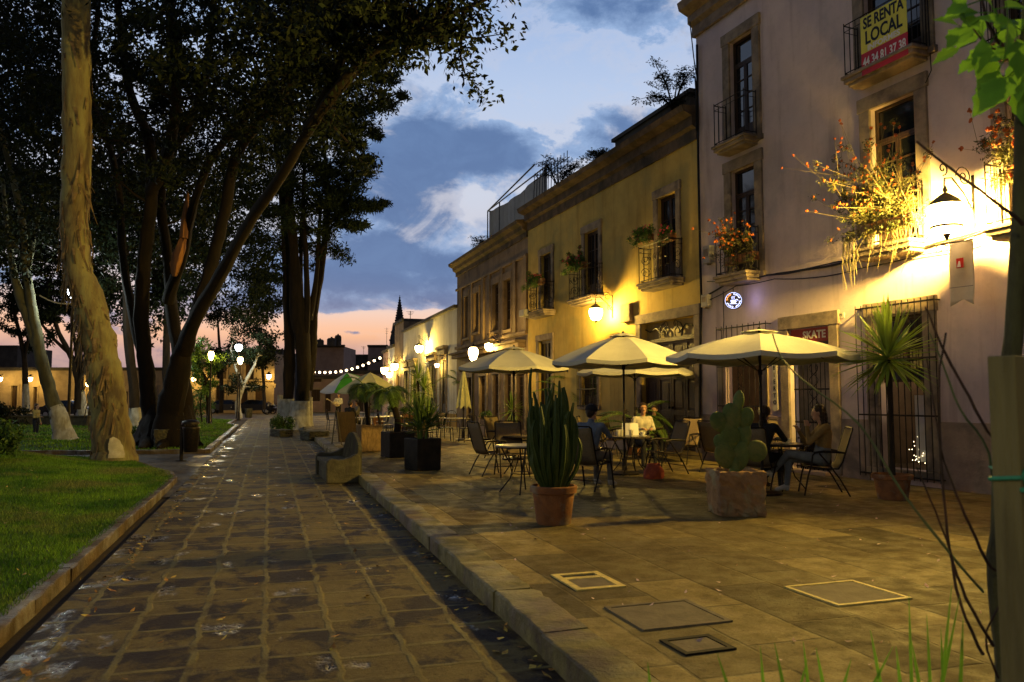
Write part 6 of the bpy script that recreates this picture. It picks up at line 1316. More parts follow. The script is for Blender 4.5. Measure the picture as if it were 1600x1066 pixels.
for (x, y, rz, l) in [(696, 690, -90, 'dark metal chair left of the square table near the shut parasol'), (708, 676, 180, 'dark metal chair behind the square table near the shut parasol'), (684, 684, 70, 'dark metal chair between the two square tables by the white house'), (745, 684, 100, 'dark metal chair close to the tan planter trough'), (655, 690, -60, 'dark metal chair right of the nearest black planter'),
                      (520, 672, -80, 'dark metal chair at the left of the far terrace beside the white based tree'), (603, 684, -90, 'dark metal chair between the basket palm and the curved palm'), (597, 676, 90, 'dark metal chair under the right side of the green parasol'), (628, 684, 180, 'dark metal chair behind the wide black planter'), (560, 690, 60, 'dark metal chair left of the basket palm under the green parasol'), (552, 676, 200, 'dark metal chair below the striped parasol'), (540, 684, -100, 'dark metal chair next to the end of the stone bench'), (575, 668, 10, 'dark metal chair farthest back below the parasols'), (640, 680, 90, 'dark metal chair before the tall yucca')]:
    copy_tree(wc, P(x, y), R(rz), l)
for (x, y, rz, l) in [(672, 684, 3, 'square pale table left of the tall two headed yucca'), (612, 680, 8, 'square pale table behind the wide black planter'), (583, 682, 0, 'square pale table behind the basket palm under the green parasol'), (552, 684, 5, 'square pale table left of the basket palm'), (560, 668, 10, 'square pale table below the striped parasol')]: copy_tree(st, P(x, y), R(rz), l)
ch(652, 652+40, R(20), 'dark sling chair turned away at the far end behind the black planters') ; 
# menu board / A-frame on the far terrace
T = thing('a_frame_board', 'wooden A frame board standing on the far terrace left of the parasols', 'sign board', P(540, 694), R(30)); b = MB(); b.box(-.35, .35, -.16, -.13, .05, 1.0, Matrix.Rotation(R(-10), 4, 'X')); b.obj('panel', M['wood_dark'], T); b = MB()
for s in (-1, 1): b.tube([(s*.36, .22, 0), (s*.36, .03, 1.05)], .018, 5); b.tube([(s*.36, -.3, 0), (s*.36, .0, 1.06)], .018, 5)
b.obj('frame', M['stalk'], T)
# things on the tables
def onthe(name, label, cat, loc, build, rz=0): T = thing(name, label, cat, loc, rz); build(T); return T
M['glass'] = mat('clear_drinking_glass', (.75, .72, .62), rough=.08, spec=.8, trans=.5); M['china'] = mat('white_china', (.7, .68, .6), rough=.25)
def glass(T): b = MB(); b.lathe([(.03, 0), (.034, .005), (.040, .12), (.036, .12), (.030, .012)], 14); b.obj('tumbler', M['glass'], T, smooth=True)
def cup(T):
    b = MB(); b.lathe([(.075, 0), (.08, .01), (.03, .008)], 16); b.obj('saucer', M['china'], T, smooth=True); b = MB(); b.lathe([(.025, .012), (.04, .03), (.045, .075), (.040, .075), (.03, .03)], 14); b.tube([(.043, 0, .065), (.07, 0, .055), (.065, 0, .03), (.04, 0, .03)], .005, 5); b.obj('cup', M['china'], T, smooth=True)
tz = Vector((0, 0, .731))
for dx, dy, l in ((-.12, .1, 'tall clear glass left of the menu on the pair\'s table'), (-.02, -.12, 'clear glass in the middle of the pair\'s table'), (-.24, -.02, 'clear glass near the man\'s hand')): onthe('drinking_glass', l, 'glass', TB+tz+Vector((dx, dy, 0)), glass)
onthe('coffee_cup', 'white cup and saucer on the table beside the man in black', 'cup', P(1222, 765)+tz+Vector((.05, -.1, 0)), cup); onthe('coffee_cup', 'white cup and saucer on the pair\'s table near its right edge', 'cup', TB+tz+Vector((.25, -.06, 0)), cup)
def menu(T):
    for s in (-1, 1): b = MB(); b.box(0, .17*s, -.004, .0, 0, .24, Matrix.Rotation(R(14*s), 4, 'Z') @ Matrix.Rotation(R(-14), 4, 'X')) if s > 0 else b.box(.17*s, 0, -.004, .0, 0, .24, Matrix.Rotation(R(14*s), 4, 'Z') @ Matrix.Rotation(R(-14), 4, 'X')); b.obj('page', M['paper'], T)
mv = (CO-TB); onthe('menu', 'open white menu held up by the smiling woman', 'menu', TB+tz+Vector((.10, .17, .0)), menu, math.atan2(mv.y, mv.x)+R(90))
def bag(T):
    b = MB(); V = []; b.lathe([(.17, 0), (.185, .03), (.17, .14), (.13, .22), (.11, .27), (.10, .262)], 9); b.v = [(x*1.15, y*.62+.02*math.sin(z*30+x*9), z) for x, y, z in b.v]; b.obj('body', mat('red_bag_cloth', (.30, .07, .04), (.22, .05, .03), 6, .8, .4, 20), T, smooth=True); b = MB(); b.tube(spiral((0, 0, .28), .10, .5, XA, 10, 1, 0, 0), .01, 5); b.obj('strap', M['iron'], T)
onthe('cloth_bag', 'reddish cloth bag on the ground at the right foot of the pair\'s table', 'bag', P(1022, 748), bag)
# ================================================================ people
SKEL = [('pelvis', 'hipL'), ('pelvis', 'hipR')]
def person(label, loc, rz, J={}, cols=None, hair='short', seated=True, scale=1, extra=None, res=.011, cap=False, glasses=False, name='person', look=(0, 1, 0), fingers=True):
    j = dict(pelvis=(0, 0, .54), waist=(0, -.03, .72), chest=(0, -.05, .92), neck=(0, -.03, 1.08), head=(0, .0, 1.22), shL=(-.18, -.05, 1.01), shR=(.18, -.05, 1.01), elL=(-.24, .06, .78), elR=(.24, .06, .78), wrL=(-.17, .28, .77), wrR=(.17, .28, .77),
             hipL=(-.09, .02, .53), hipR=(.09, .02, .53), knL=(-.12, .44, .52), knR=(.12, .44, .52), anL=(-.13, .44, .10), anR=(.13, .44, .10), toL=(-.14, .60, .04), toR=(.14, .60, .04))
    if not seated: j = dict(pelvis=(0, 0, .92), waist=(0, 0, 1.08), chest=(0, 0, 1.28), neck=(0, 0, 1.46), head=(0, .02, 1.60), shL=(-.18, 0, 1.38), shR=(.18, 0, 1.38), elL=(-.23, -.02, 1.10), elR=(.23, -.02, 1.10), wrL=(-.22, .08, .86), wrR=(.22, .08, .86),
             hipL=(-.09, 0, .90), hipR=(.09, 0, .90), knL=(-.10, .02, .48), knR=(.10, .02, .48), anL=(-.10, 0, .09), anR=(.10, 0, .09), toL=(-.11, .15, .04), toR=(.11, .15, .04))
    j.update(J); j = {k: Vector(v) for k, v in j.items()}
    T = thing(name, label, 'person', loc, rz, None); T.scale = (scale,)*3
    cols = cols or ('shirt_dark', 'trousers_dark', 'shoe')
    S = []                                            # (a, b, ra, rb, material)
    def seg(a, b_, ra, rb, m): S.append((Vector(a), Vector(b_), ra, rb, m))
    sk, sh, tr, so_ = 0, 1, 2, 3
    p = j; sp = (p['shR']-p['shL']).normalized(); hp = (p['hipR']-p['hipL']).normalized()
    for s in (-.5, .5): seg(p['pelvis']+hp*.10*s, p['waist']+hp*.10*s, .125, .105, tr if s else sh)
    for s in (-.6, .6): seg(p['waist']+sp*.09*s, p['chest']+sp*.13*s, .105, .115, sh)
    seg(p['chest']+sp*.09, p['shR']-sp*.02, .10, .065, sh); seg(p['chest']-sp*.09, p['shL']+sp*.02, .10, .065, sh); seg(p['shL'], p['shR'], .058, .058, sh); seg(p['chest'], p['neck'], .10, .055, sh)
    hd = p['head']; seg(p['neck']-Vector((0, 0, .03)), hd-Vector((0, 0, .05)), .055, .05, sk)
    L = Vector(look).normalized(); sd_ = L.cross(Vector((0, 0, 1))).normalized(); up = sd_.cross(L)
    hm = Matrix((sd_, L, up)).transposed()
    def H(x, y, z): return hd+hm @ Vector((x, y, z))
    seg(H(0, -.012, .03), H(0, -.018, .045), .088, .084, sk); seg(H(0, .03, .01), H(0, .035, -.06), .066, .045, sk); seg(H(0, .075, .0), H(0, .098, -.022), .012, .016, sk)
    seg(H(-.022, .075, -.065), H(.022, .075, -.065), .014, .014, sk); seg(H(-.015, .065, -.09), H(.015, .065, -.09), .02, .02, sk)
    for s in (-1, 1): seg(H(s*.078, -.005, .01), H(s*.082, -.012, -.02), .017, .012, sk); seg(H(s*.03, .068, .028), H(s*.05, .06, .028), .012, .010, sk)
    for s, q in (('L', -1), ('R', 1)):
        seg(p['sh'+s], p['el'+s], .056, .044, sh); seg(p['el'+s], p['wr'+s], .044, .030, sh if cols[0] != 'tee' else sk); seg(p['hip'+s], p['kn'+s], .092, .062, tr); seg(p['kn'+s], p['an'+s], .060, .042, tr); seg(p['an'+s], p['to'+s], .042, .034, so_); seg(p['an'+s], p['an'+s]*.92+Vector((p['an'+s].x*.08, p['an'+s].y*.08, 0))-Vector((0, 0, .03)), .045, .04, so_)
        f = (p['wr'+s]-p['el'+s]).normalized(); sdv = f.cross(Vector((0, 0, 1)));
        if sdv.length < .1: sdv = Vector((q, 0, 0))
        sdv.normalize(); pn = sdv.cross(f); w = p['wr'+s]; seg(w, w+f*.05, .024, .026, sk); seg(w+f*.03-sdv*.018, w+f*.085-sdv*.022, .017, .015, sk); seg(w+f*.03+sdv*.018, w+f*.085+sdv*.022, .017, .015, sk)
        for i in range(4): o = sdv*(-.030+.020*i); l = (.060, .072, .068, .052)[i]; k1 = w+f*.09+o; k2 = k1+f*l*.5-pn*.012; k3 = k2+f*l*.35-pn*.026; seg(k1, k2, .0105, .0095, sk); seg(k2, k3, .0095, .0085, sk)
        th = w+f*.03-sdv*.03*q; seg(th, th+f*.035-sdv*.03*q-pn*.01, .013, .011, sk); seg(th+f*.035-sdv*.03*q-pn*.01, th+f*.06-sdv*.032*q-pn*.025, .011, .009, sk)
    b = MB()
    for a, c, ra, rb, m in S:
        d = c-a
        if d.length < 1e-4: d = Vector((0, 0, 1e-3)); c = a+d
        u = d.normalized(); b.tube([a-u*ra*.95, a-u*ra*.7, a-u*ra*.35, a, c, c+u*rb*.35, c+u*rb*.7, c+u*rb*.95], [ra*.3, ra*.71, ra*.94, ra, rb, rb*.94, rb*.71, rb*.3], 10)
    me = bpy.data.meshes.new('tmp'); me.from_pydata(b.v, [], b.f); bm = bmesh.new(); bm.from_mesh(me); bmesh.ops.recalc_face_normals(bm, faces=bm.faces); bm.to_mesh(me); bm.free()
    o = bpy.data.objects.new('tmp', me); coll_link(o); r = o.modifiers.new('r', 'REMESH'); r.mode = 'VOXEL'; r.voxel_size = res; s = o.modifiers.new('s', 'SMOOTH'); s.iterations = 3; s.factor = .5
    bpy.context.view_layer.update(); me2 = bpy.data.meshes.new_from_object(o.evaluated_get(bpy.context.evaluated_depsgraph_get())); bpy.data.objects.remove(o)
    me2.materials.clear(); [me2.materials.append(x) for x in (M['skin'], M[cols[0]], M[cols[1]], M[cols[2]])]
    n = len(me2.polygons); C = np.zeros(n*3); me2.polygons.foreach_get('center', C); C = C.reshape(-1, 3); best = np.full(n, 9e9); mi = np.zeros(n, int)
    for a, c, ra, rb, m in S:
        a_ = np.array(a); d = np.array(c)-a_; t = np.clip(((C-a_)@d)/max(d@d, 1e-9), 0, 1); q = np.linalg.norm(C-a_-t[:, None]*d, axis=1)-(ra*(1-t)+rb*t); k = q < best; best[k] = q[k]; mi[k] = m
    me2.polygons.foreach_set('material_index', mi); me2.polygons.foreach_set('use_smooth', np.ones(n, bool)); me2.name = 'body'
    ob = bpy.data.objects.new('body', me2); coll_link(ob); ob.parent = T
    b = MB()
    for s in (-1, 1): b.sph(H(s*.031, .079, .026), .0085, 8)
    b.obj('eyes', M['hair'], T, smooth=True); b = MB(); b.tube([H(-.022, .086, -.058), H(0, .091, -.062), H(.022, .086, -.058)], [.003, .005, .003], 6); b.obj('mouth', mat('lips', (.30, .10, .08)), T)
    b = MB(); hs = [(0, -.025, .045, .097)]
    if hair == 'long': hs += [(s*.06, -.045, z_, .045-.004*i) for s in (-1, 1) for i, z_ in enumerate((0, -.05, -.10, -.15, -.19))]+[(0, -.085, z_, .05) for z_ in (-.03, -.09, -.15)]
    if hair == 'bob': hs += [(s*.07, -.02, z_, .038) for s in (-1, 1) for z_ in (.01, -.03, -.07)]+[(0, -.075, z_, .055) for z_ in (-.02, -.06)]
    if hair == 'short': hs += [(0, -.05, .01, .08), (0, -.06, -.03, .06)]
    for x, y, z, r_ in hs: b.sph(H(x, y, z), r_, 12)
    me = bpy.data.meshes.new('hair'); me.from_pydata(b.v, [], b.f); me.materials.append(M['hair']); o = bpy.data.objects.new('tmp', me); coll_link(o); r = o.modifiers.new('r', 'REMESH'); r.mode = 'VOXEL'; r.voxel_size = .008
    bpy.context.view_layer.update(); me2 = bpy.data.meshes.new_from_object(o.evaluated_get(bpy.context.evaluated_depsgraph_get())); bpy.data.objects.remove(o); me2.name = 'hair'; me2.materials.clear(); me2.materials.append(M['hair'])
    inv = hm.transposed(); bm = bmesh.new(); bm.from_mesh(me2); kill = [v for v in bm.verts if (lambda q: q.y > .045+max(0, (q.z-.05))*.6 and q.z < .085)(inv @ (v.co-hd))]; bmesh.ops.delete(bm, geom=kill, context='VERTS'); [setattr(f, 'smooth', True) for f in bm.faces]; bm.to_mesh(me2); bm.free()
    oh = bpy.data.objects.new('hair', me2); coll_link(oh); oh.parent = T
    if cap: b = MB(); b.sph(H(0, -.02, .055), .103, 14, (1, 1.05, .82), hm); b.add([H(-.07, .06, .05), H(.07, .06, .05), H(.05, .15, .035), H(-.05, .15, .035)], [(0, 1, 2, 3)]); b.obj('cap', M['shirt_dark'], T, smooth=True)
    if glasses:
        b = MB()
        for s in (-1, 1): b.tube([H(s*.032+.02*math.cos(a), .092, .025+.015*math.sin(a)) for a in np.linspace(0, 6.283, 13)], .0022, 4); b.tube([H(s*.052, .09, .027), H(s*.082, .0, .02)], .002, 4)
        b.tube([H(-.012, .092, .028), H(.012, .092, .028)], .0022, 4); b.obj('glasses', M['iron'], T)
    if extra: extra(T, p, H)
    return T
for nm, c in (('shirt_blue', (.13, .16, .22)), ('trousers_grey', (.16, .15, .13)), ('shirt_dark', (.016, .016, .02)), ('trousers_dark', (.02, .02, .026)), ('shoe', (.03, .025, .02)), ('blouse', (.52, .48, .38)), ('jacket_mustard', (.24, .15, .05)), ('jeans', (.15, .16, .17)), ('jacket_yellow', (.35, .26, .08)), ('shirt_white', (.6, .58, .52)), ('shoe_light', (.4, .38, .34))): M[nm] = mat(nm, c, tuple(v*.75 for v in c), 9, .85, .5, 35)
sz_ = lambda T, dy=0: Vector(T.location)
person('man in a blue shirt and dark cap seated with his back turned', CM1, R(-52), dict(wrR=(.10, .50, .80), elR=(.24, .22, .84), wrL=(-.12, .36, .74), chest=(0, .02, .92), neck=(0, .05, 1.08), head=(0, .08, 1.215), shL=(-.19, .0, 1.0), shR=(.19, .06, 1.0), waist=(0, -.03, .7)), ('shirt_blue', 'trousers_grey', 'shoe_light'), cap=True, look=(.1, 1, -.05))
person('smiling woman with short brown hair and glasses, pale blouse, reading a menu', Vector(cw.location), cw.rotation_euler.z, dict(chest=(0, .03, .92), neck=(0, .05, 1.08), head=(0, .08, 1.22), shL=(-.17, .03, 1.0), shR=(.17, .03, 1.0), wrL=(-.10, .32, .80), wrR=(.12, .32, .80)), ('blouse', 'trousers_dark', 'shoe'), 'bob', glasses=True, look=(.05, 1, -.05))
p = P(1190, 768); person('man in black seated seen from behind, leaning on the shop table', p, R(-58), dict(chest=(0, .08, .92), neck=(0, .14, 1.08), head=(0, .19, 1.2), shL=(-.2, .08, 1.0), shR=(.2, .10, 1.0), wrR=(.08, .46, .80), elR=(.28, .28, .80), wrL=(-.1, .44, .80), elL=(-.26, .26, .8)), ('shirt_dark', 'trousers_dark', 'shoe'), look=(-.1, 1, -.1))
def legs(T, p, H): pass
p = P(1285, 772); person('long haired woman in a mustard jacket and jeans sitting with crossed legs', p, R(62), dict(chest=(0, -.04, .92), head=(0, .03, 1.22), wrL=(-.04, .20, 1.00), elL=(-.17, .20, .78), wrR=(.09, .30, .94), elR=(.20, .19, .76), knL=(-.02, .48, .60), anL=(.16, .70, .30), toL=(.18, .84, .26), knR=(.08, .46, .52), anR=(.06, .50, .10), toR=(.06, .65, .05)), ('jacket_mustard', 'jeans', 'shoe_light'), 'long', look=(.1, 1, -.1))
person('small dark clothed figure seated behind the smiling woman', P(1023, 712), R(160), {}, ('shirt_dark', 'trousers_dark', 'shoe'), scale=.93, look=(.3, 1, 0))
pt = Vector(at_ground(529, 50, PV))
def guitar(T, p, H):
    b = MB(); b.sph((.04, .16, 1.03), .17, 14, (1, .28, .8)); b.sph((.22, .16, 1.12), .13, 14, (1, .3, .8)); b.tube([(.3, .16, 1.16), (.66, .16, 1.36)], .022, 6); b.box(.64, .76, .14, .17, 1.34, 1.42)
    b.obj('guitar', mat('pale_wood', (.6, .5, .32), (.5, .4, .24), 6, .4), T, smooth=True)
person('standing person in a white shirt with a pale guitar on the far terrace', pt, R(-200), dict(wrL=(-.04, .24, 1.05), elL=(-.25, .08, 1.1), wrR=(.42, .2, 1.22), elR=(.34, .05, 1.12)), ('shirt_white', 'trousers_dark', 'shoe'), seated=False, extra=guitar)
person('dark clothed person sitting at the far terrace tables under the striped parasol', P(547, 680), R(-40), {}, ('shirt_dark', 'trousers_dark', 'shoe')); person('person in dark grey sitting deeper in the far terrace by the basket palm', P(556, 672), R(100), {}, ('trousers_grey', 'trousers_dark', 'shoe'))
g_ = G(55, 688, 0); person('young person in a yellow jacket standing on the park path at the left', (g_.x, g_.y, 0), R(-110), dict(wrR=(.1, .25, 1.1), elR=(.24, .05, 1.08)), ('jacket_yellow', 'trousers_dark', 'shoe'), 'long', seated=False, scale=.80)
# ================================================================ bench, bin, vehicles
T = thing('stone_bench', 'weathered carved stone bench with a fluted curved back at the road edge', 'bench', G(517, 742, 0), R(2)); 
M['bench'] = mat('weathered_bench_stone', (.095, .09, .055), (.055, .05, .034), 4, .9, 1.0, 14, c3=(.07, .06, .05), s3=2)
T.location = (1.34, 15.1, 0); L_ = 2.2; T.scale = (.88, 1, .88)
def extr(poly, y0, y1): b = MB(); b.prism([(p[0], p[1]) for p in poly], y0, y1, 'y'); return b
arm = [(-.34, 0), (-.35, .42), (-.31, .50), (-.22, .53), (-.12, .50), (.0, .50), (.16, .55), (.28, .62), (.36, .60), (.38, .50), (.36, 0)]
for y in (0, L_-.2): extr(arm, y, y+.2).obj('armrest', M['bench'], T, bevel=.03)
b = MB(); b.box(-.28, .30, .202, L_-.202, .0, .34); b.obj('base', M['bench'], T); b = MB(); b.box(-.33, .26, .202, L_-.202, .342, .43); b.obj('seat', M['bench'], T, bevel=.02)
b = MB(); V = []; F = []; n = 60
for k in range(n+1):
    y = .1+(L_-.2)*k/n; top = .70+.33*math.sin(math.pi*min(1, max(0, (k/n))))**.6; fl = .012*math.cos(k*math.pi)
    V += [(.27+fl, y, .40), (.31+fl, y, .62), (.35+fl, y, top), (.42, y, top), (.42, y, .05)]
for k in range(n):
    for q in range(4): F.append((k*5+q, k*5+q+1, (k+1)*5+q+1, (k+1)*5+q))
F += [(0, 1, 2, 3, 4), tuple(n*5+q for q in (4, 3, 2, 1, 0))]; b.add(V, F); b.obj('backrest', M['bench'], T)
def blk(label, px, d, w, l, h, z=0, m='bench', name='stone_block', cat='stone block'):
    p = at_ground(px, d, z); me = hewn(w, h, 0, int(px), .012); T = thing(name, label, cat, p, R(px % 17)); link('block', me, m, T); T.scale = (1, l/w, 1); return T
blk('low square stone block beyond the bench at the foot of the white based tree', 492, 30, .8, 1.2, .35); blk('small stone bollard beside the far end of the road', 389, 64, .5, .5, .75); blk('low mossy stone between the road and the dark tree', 441, 33, .6, 1.4, .28); blk('small boulder at the foot of the fig tree', 264, 24.2, .8, .8, .55, .1)
# litter bin on a post
p = G(283, 720, 0); T = thing('litter_bin', 'dark round litter bin on a post at the corner of the path', 'litter bin', p, R(-20)); b = MB(); b.tube([(0, 0, 0), (0, 0, 1.02)], .045, 8); b.box(-.1, .1, -.1, .1, 0, .012); b.obj('post', M['iron'], T)
b = MB(); b.lathe([(.15, .22), (.17, .24), (.205, .80), (.215, .84), (.205, .86), (.19, .84), (.15, .26)], 22, (.24, 0, 0)); b.obj('bucket', M['iron'], T, smooth=True); b = MB(); b.lathe([(.225, .93), (.22, .98), (.15, 1.03), (.02, 1.05)], 22, (.22, 0, 0)); b.tube([(.05, .1, .86), (.05, .1, .94)], .01, 4); b.tube([(.05, -.1, .86), (.05, -.1, .94)], .01, 4); b.tube([(.4, 0, .86), (.4, 0, .94)], .01, 4); b.obj('lid', M['iron'], T, smooth=True)
# low stone wall and basin behind the near lawn
a = Vector(at_ground(4, 36, 0)); c = Vector(at_ground(141, 36, 0)); d = c-a; T = thing('low_wall', 'low dark stone wall behind the path on the left', 'wall', a, math.atan2(d.y, d.x)); b = MB(); b.box(0, d.length, -.2, .2, 0, .72); b.obj('wall', M['bench'], T, bevel=.02); b = MB(); b.box(-.05, d.length+.05, -.26, .26, .721, .80); b.obj('coping', M['bench'], T, bevel=.02)
# cars and a motorcycle parked before the far house
def car(label, loc, rz, col, lights=0):
    T = thing('parked_car', label, 'car', loc, rz, 'cars parked in front of the far houses'); pm = mat('car_paint_'+col[0], col[1], rough=.25, spec=.7)
    prof = [(-2.1, .35), (-2.12, .62), (-2.0, .86), (-1.55, .95), (-.95, 1.38), (.45, 1.42), (1.15, .98), (1.95, .84), (2.12, .60), (2.1, .35)]
    low = prof; b = MB(); V = []; F = []; n = len(prof)
    for y, k in ((-.82, .92), (-.86, 1.0), (.86, 1.0), (.82, .92)):
        for x, z in prof: V.append((x*(.985 if k < 1 else 1), y*(1 if z < 1 else .82), z*(.99 if k < 1 else 1)))
    for s in range(3):
        for q in range(n): F.append((s*n+q, s*n+(q+1) % n, (s+1)*n+(q+1) % n, (s+1)*n+q))
    F += [tuple(range(n-1, -1, -1)), tuple(3*n+q for q in range(n))]; b.add(V, F); b.obj('body', pm, T, bevel=.04)
    for s in (-1, 1): b = MB(); b.add([(-1.35, s*.852, .97), (-.88, s*.735, 1.32), (.42, s*.735, 1.35), (1.0, s*.852, .98)], [(0, 1, 2, 3)]); b.obj('window', M['glass_dark'], T)
    b = MB(); b.add([(-1.60, -.68, .97), (-1.60, .68, .97), (-1.02, .6, 1.36), (-1.02, -.6, 1.36)], [(0, 1, 2, 3)]); b.obj('windscreen', M['glass_dark'], T); b = MB(); b.add([(1.16, -.68, 1.01), (1.16, .68, 1.01), (.52, .6, 1.40), (.52, -.6, 1.40)], [(0, 1, 2, 3)]); b.obj('windscreen', M['glass_dark'], T)
    for x in (-1.3, 1.3):
        for s in (-1, 1): b = MB(); b.tube([(x, s*.70, .32), (x, s*.88, .32)], .32, 18); w = b.obj('wheel', mat('tyre', (.015, .015, .015)), T); b = MB(); b.tube([(x, s*.882, .32), (x, s*.895, .32)], .19, 12); b.obj('rim', mat('alloy', (.4, .4, .4), rough=.3, metal=1), w)
    for x, s in ((-2.06, -1), (-2.06, 1)): b = MB(); b.box(x-.03, x+.05, s*.72-.14, s*.72+.14, .66, .80); b.obj('tail_light', emis('tail_light', (1, .04, .02), 5.0 if lights else .25) if lights else mat('red_lens', (.3, .01, .01), rough=.2), T)
    for s in (-1, 1): b = MB(); b.box(2.04, 2.11, s*.7-.16, s*.7+.16, .60, .72); b.obj('headlight', mat('clear_lens', (.5, .5, .48), rough=.1), T)
    return T
car('dark parked car behind the whitewashed forked tree', at_ground(398, 80, 0), R(165), ('black', (.012, .012, .014))); car('dark grey parked car left of the whitewashed forked tree', at_ground(357, 80.5, 0), R(-12), ('grey', (.04, .04, .045))); car('dark car with glowing red tail lights behind the left trees', at_ground(108, 62, 0), R(-20), ('dark', (.015, .014, .014)), 1)
def moto(label, loc, rz):
    T = thing('motorcycle', label, 'motorcycle', loc, rz)
    for x in (-.65, .65): b = MB(); b.tube([(x+.28*math.cos(a), 0, .30+.28*math.sin(a)) for a in np.linspace(0, 6.283, 21)], .05, 6); w = b.obj('wheel', mat('tyre', (.015, .015, .015)), T); b = MB(); b.tube([(x, -.03, .30), (x, .03, .30)], .12, 10); b.obj('rim', M['boxgrey'], w)
    b = MB(); b.tube([(-.65, .05, .3), (-.1, .05, .45), (.2, .03, .75), (.45, 0, .95), (.65, 0, .3)], .035, 6); b.sph((.05, 0, .42), .17, 8, (1.1, .7, 1)); b.sph((.15, 0, .80), .17, 10, (1.4, .75, .7)); b.obj('frame', M['iron'], T); b = MB(); b.box(-.55, -.02, -.11, .11, .72, .80); b.obj('seat', M['iron'], T, bevel=.03)
    b = MB(); b.tube([(.35, -.34, 1.05), (.45, -.1, 1.0), (.45, .1, 1.0), (.35, .34, 1.05)], .018, 6); b.obj('handlebar', M['iron'], T); b = MB(); b.sph((.55, 0, .88), .09, 8); b.obj('headlight', M['china'], T)
moto('motorcycle parked by the far house door, left of the tall dark tree', at_ground(428, 76, 0), R(200)); moto('motorcycle standing in front of the far wall right of the first', at_ground(437, 78, 0), R(160))
# ================================================================ sapling, stake and grass close to the camera on the right
bs = Vector((W(1590, 700, 2.5).x, W(1590, 700, 2.5).y, PV)); T = thing('sapling', 'young broad leaved sapling close to the camera at the right frame edge', 'tree', bs); r_ = lambda L, d=2.5: rel(pl(L, d), bs)
b = MB(); limb(b, [Vector((0, 0, 0))+Vector((-.03, 0, 0))]+r_([(1572, 1066), (1560, 900), (1566, 760), (1578, 600), (1590, 450), (1596, 300), (1600, 150), (1606, 0), (1610, -120)], 2.58), [.03, .03, .03, .029, .028, .026, .024, .02, .016, .01], 12, .1, 4, 5); b.obj('trunk', mat('green_grey_bark', (.10, .10, .045), (.06, .055, .03), 12, .9, .7, 60, stretch=(1, 1, .3)), T, smooth=True)
tw = mat('brown_twig', (.07, .04, .03), (.04, .026, .02), 12, .8); tg = mat('green_twig', (.14, .18, .07), (.10, .12, .06), 12, .6)
for L, w, m_ in [([(1552, 1010), (1510, 935), (1484, 858), (1472, 740), (1467, 600), (1478, 520)], .006, tw), ([(1536, 1024), (1500, 940), (1484, 860), (1462, 800), (1432, 730)], .005, tw), ([(1572, 885), (1549, 888), (1515, 820), (1490, 760), (1470, 700), (1448, 560)], .005, tw),
                 ([(1536, 925), (1480, 860), (1410, 770), (1344, 665), (1262, 600), (1222, 560), (1207, 521)], .0045, tg), ([(1560, 850), (1545, 709), (1500, 640), (1470, 560), (1452, 520)], .0045, tg), ([(1580, 665), (1551, 684), (1515, 620), (1478, 555), (1455, 500), (1446, 480)], .006, tw),
                 ([(1600, 350), (1560, 318), (1500, 275), (1432, 221)], .007, tw), ([(1604, 130), (1570, 80), (1545, 40), (1530, -20)], .008, tw), ([(1570, 80), (1540, 70), (1512, 30)], .004, tw), ([(1560, 1060), (1540, 1000), (1560, 950), (1590, 900)], .004, tw)]:
    b = MB(); limb(b, r_(L), [w*(1-.6*i/len(L)) for i in range(len(L))], 7, .35, 4, int(L[0][0]+L[0][1])); b.obj('branch', m_, T, smooth=True)
def bigleaf(mb, o, d, nrm, L, Wd):
    d = Vector(d).normalized(); n_ = Vector(nrm); s = d.cross(n_).normalized(); n_ = s.cross(d); out = [(0, 0), (.10, .16), (.22, .36), (.34, .40), (.42, .52), (.52, .40), (.64, .42), (.74, .24), (.88, .12), (1, 0)]; V = []; F = []
    for t, w in out: p = Vector(o)+d*t*L-n_*(.22*t*t*L); V += [p-s*w*Wd+n_*w*Wd*.18, p, p+s*w*Wd+n_*w*Wd*.18]
    for k in range(len(out)-1): a = k*3; F += [(a, a+1, a+4, a+3), (a+1, a+2, a+5, a+4)]
    mb.add(V, F)
b = MB(); rr = random.Random(8); camd = CM @ Vector((0, 0, 1)); cx = CM @ Vector((1, 0, 0)); cy = CM @ Vector((0, 1, 0))
for (x, y, ax, ay, L) in [(1515, 42, -.8, -.6, .11), (1500, 75, -.9, -.35, .09), (1545, 70, -.7, -.9, .10), (1560, 110, -.5, -1, .12), (1580, 120, -.9, -.8, .15), (1530, 20, -1, .1, .11), (1550, 10, -.6, .6, .11), (1575, 30, .2, -.9, .12), (1590, 60, .1, -1, .12), (1600, 100, .5, -.8, .15), (1520, -5, -.8, .2, .10), (1560, 50, .5, .5, .11), (1590, 0, .4, .4, .12), (1545, 100, -1, -.1, .08), (1574, 85, -.6, .2, .10), (1600, 30, -.6, -.5, .11), (1512, 8, -1, -.4, .08), (1498, 40, -.9, .3, .09), (1535, 60, .1, -1, .11), (1555, 88, -.3, -1, .11), (1582, 95, .2, -1, .13), (1528, 48, -.4, .9, .09), (1567, 128, -.7, -.7, .13), (1592, 135, .1, -1, .13), (1570, 12, .8, .2, .12), (1540, 30, -.9, -.8, .12), (1596, 78, -.9, -.1, .12), (1585, 42, -.8, .5, .12), (1505, 20, -.3, .9, .08), (1525, 92, -.9, -.6, .07)]:
    p = W(x, y, 2.45+rr.uniform(-.1, .15))-bs; dv = cx*ax+cy*ay+camd*rr.uniform(-.3, .3); nv = (camd*.7+cy*.7+cx*rr.uniform(-.3, .3)); q = p-dv.normalized()*.05; b.tube([q, p], .0018, 4); bigleaf(b, p, dv, nv, L, L*.72)
b.obj('foliage', M['leafbright'], T)
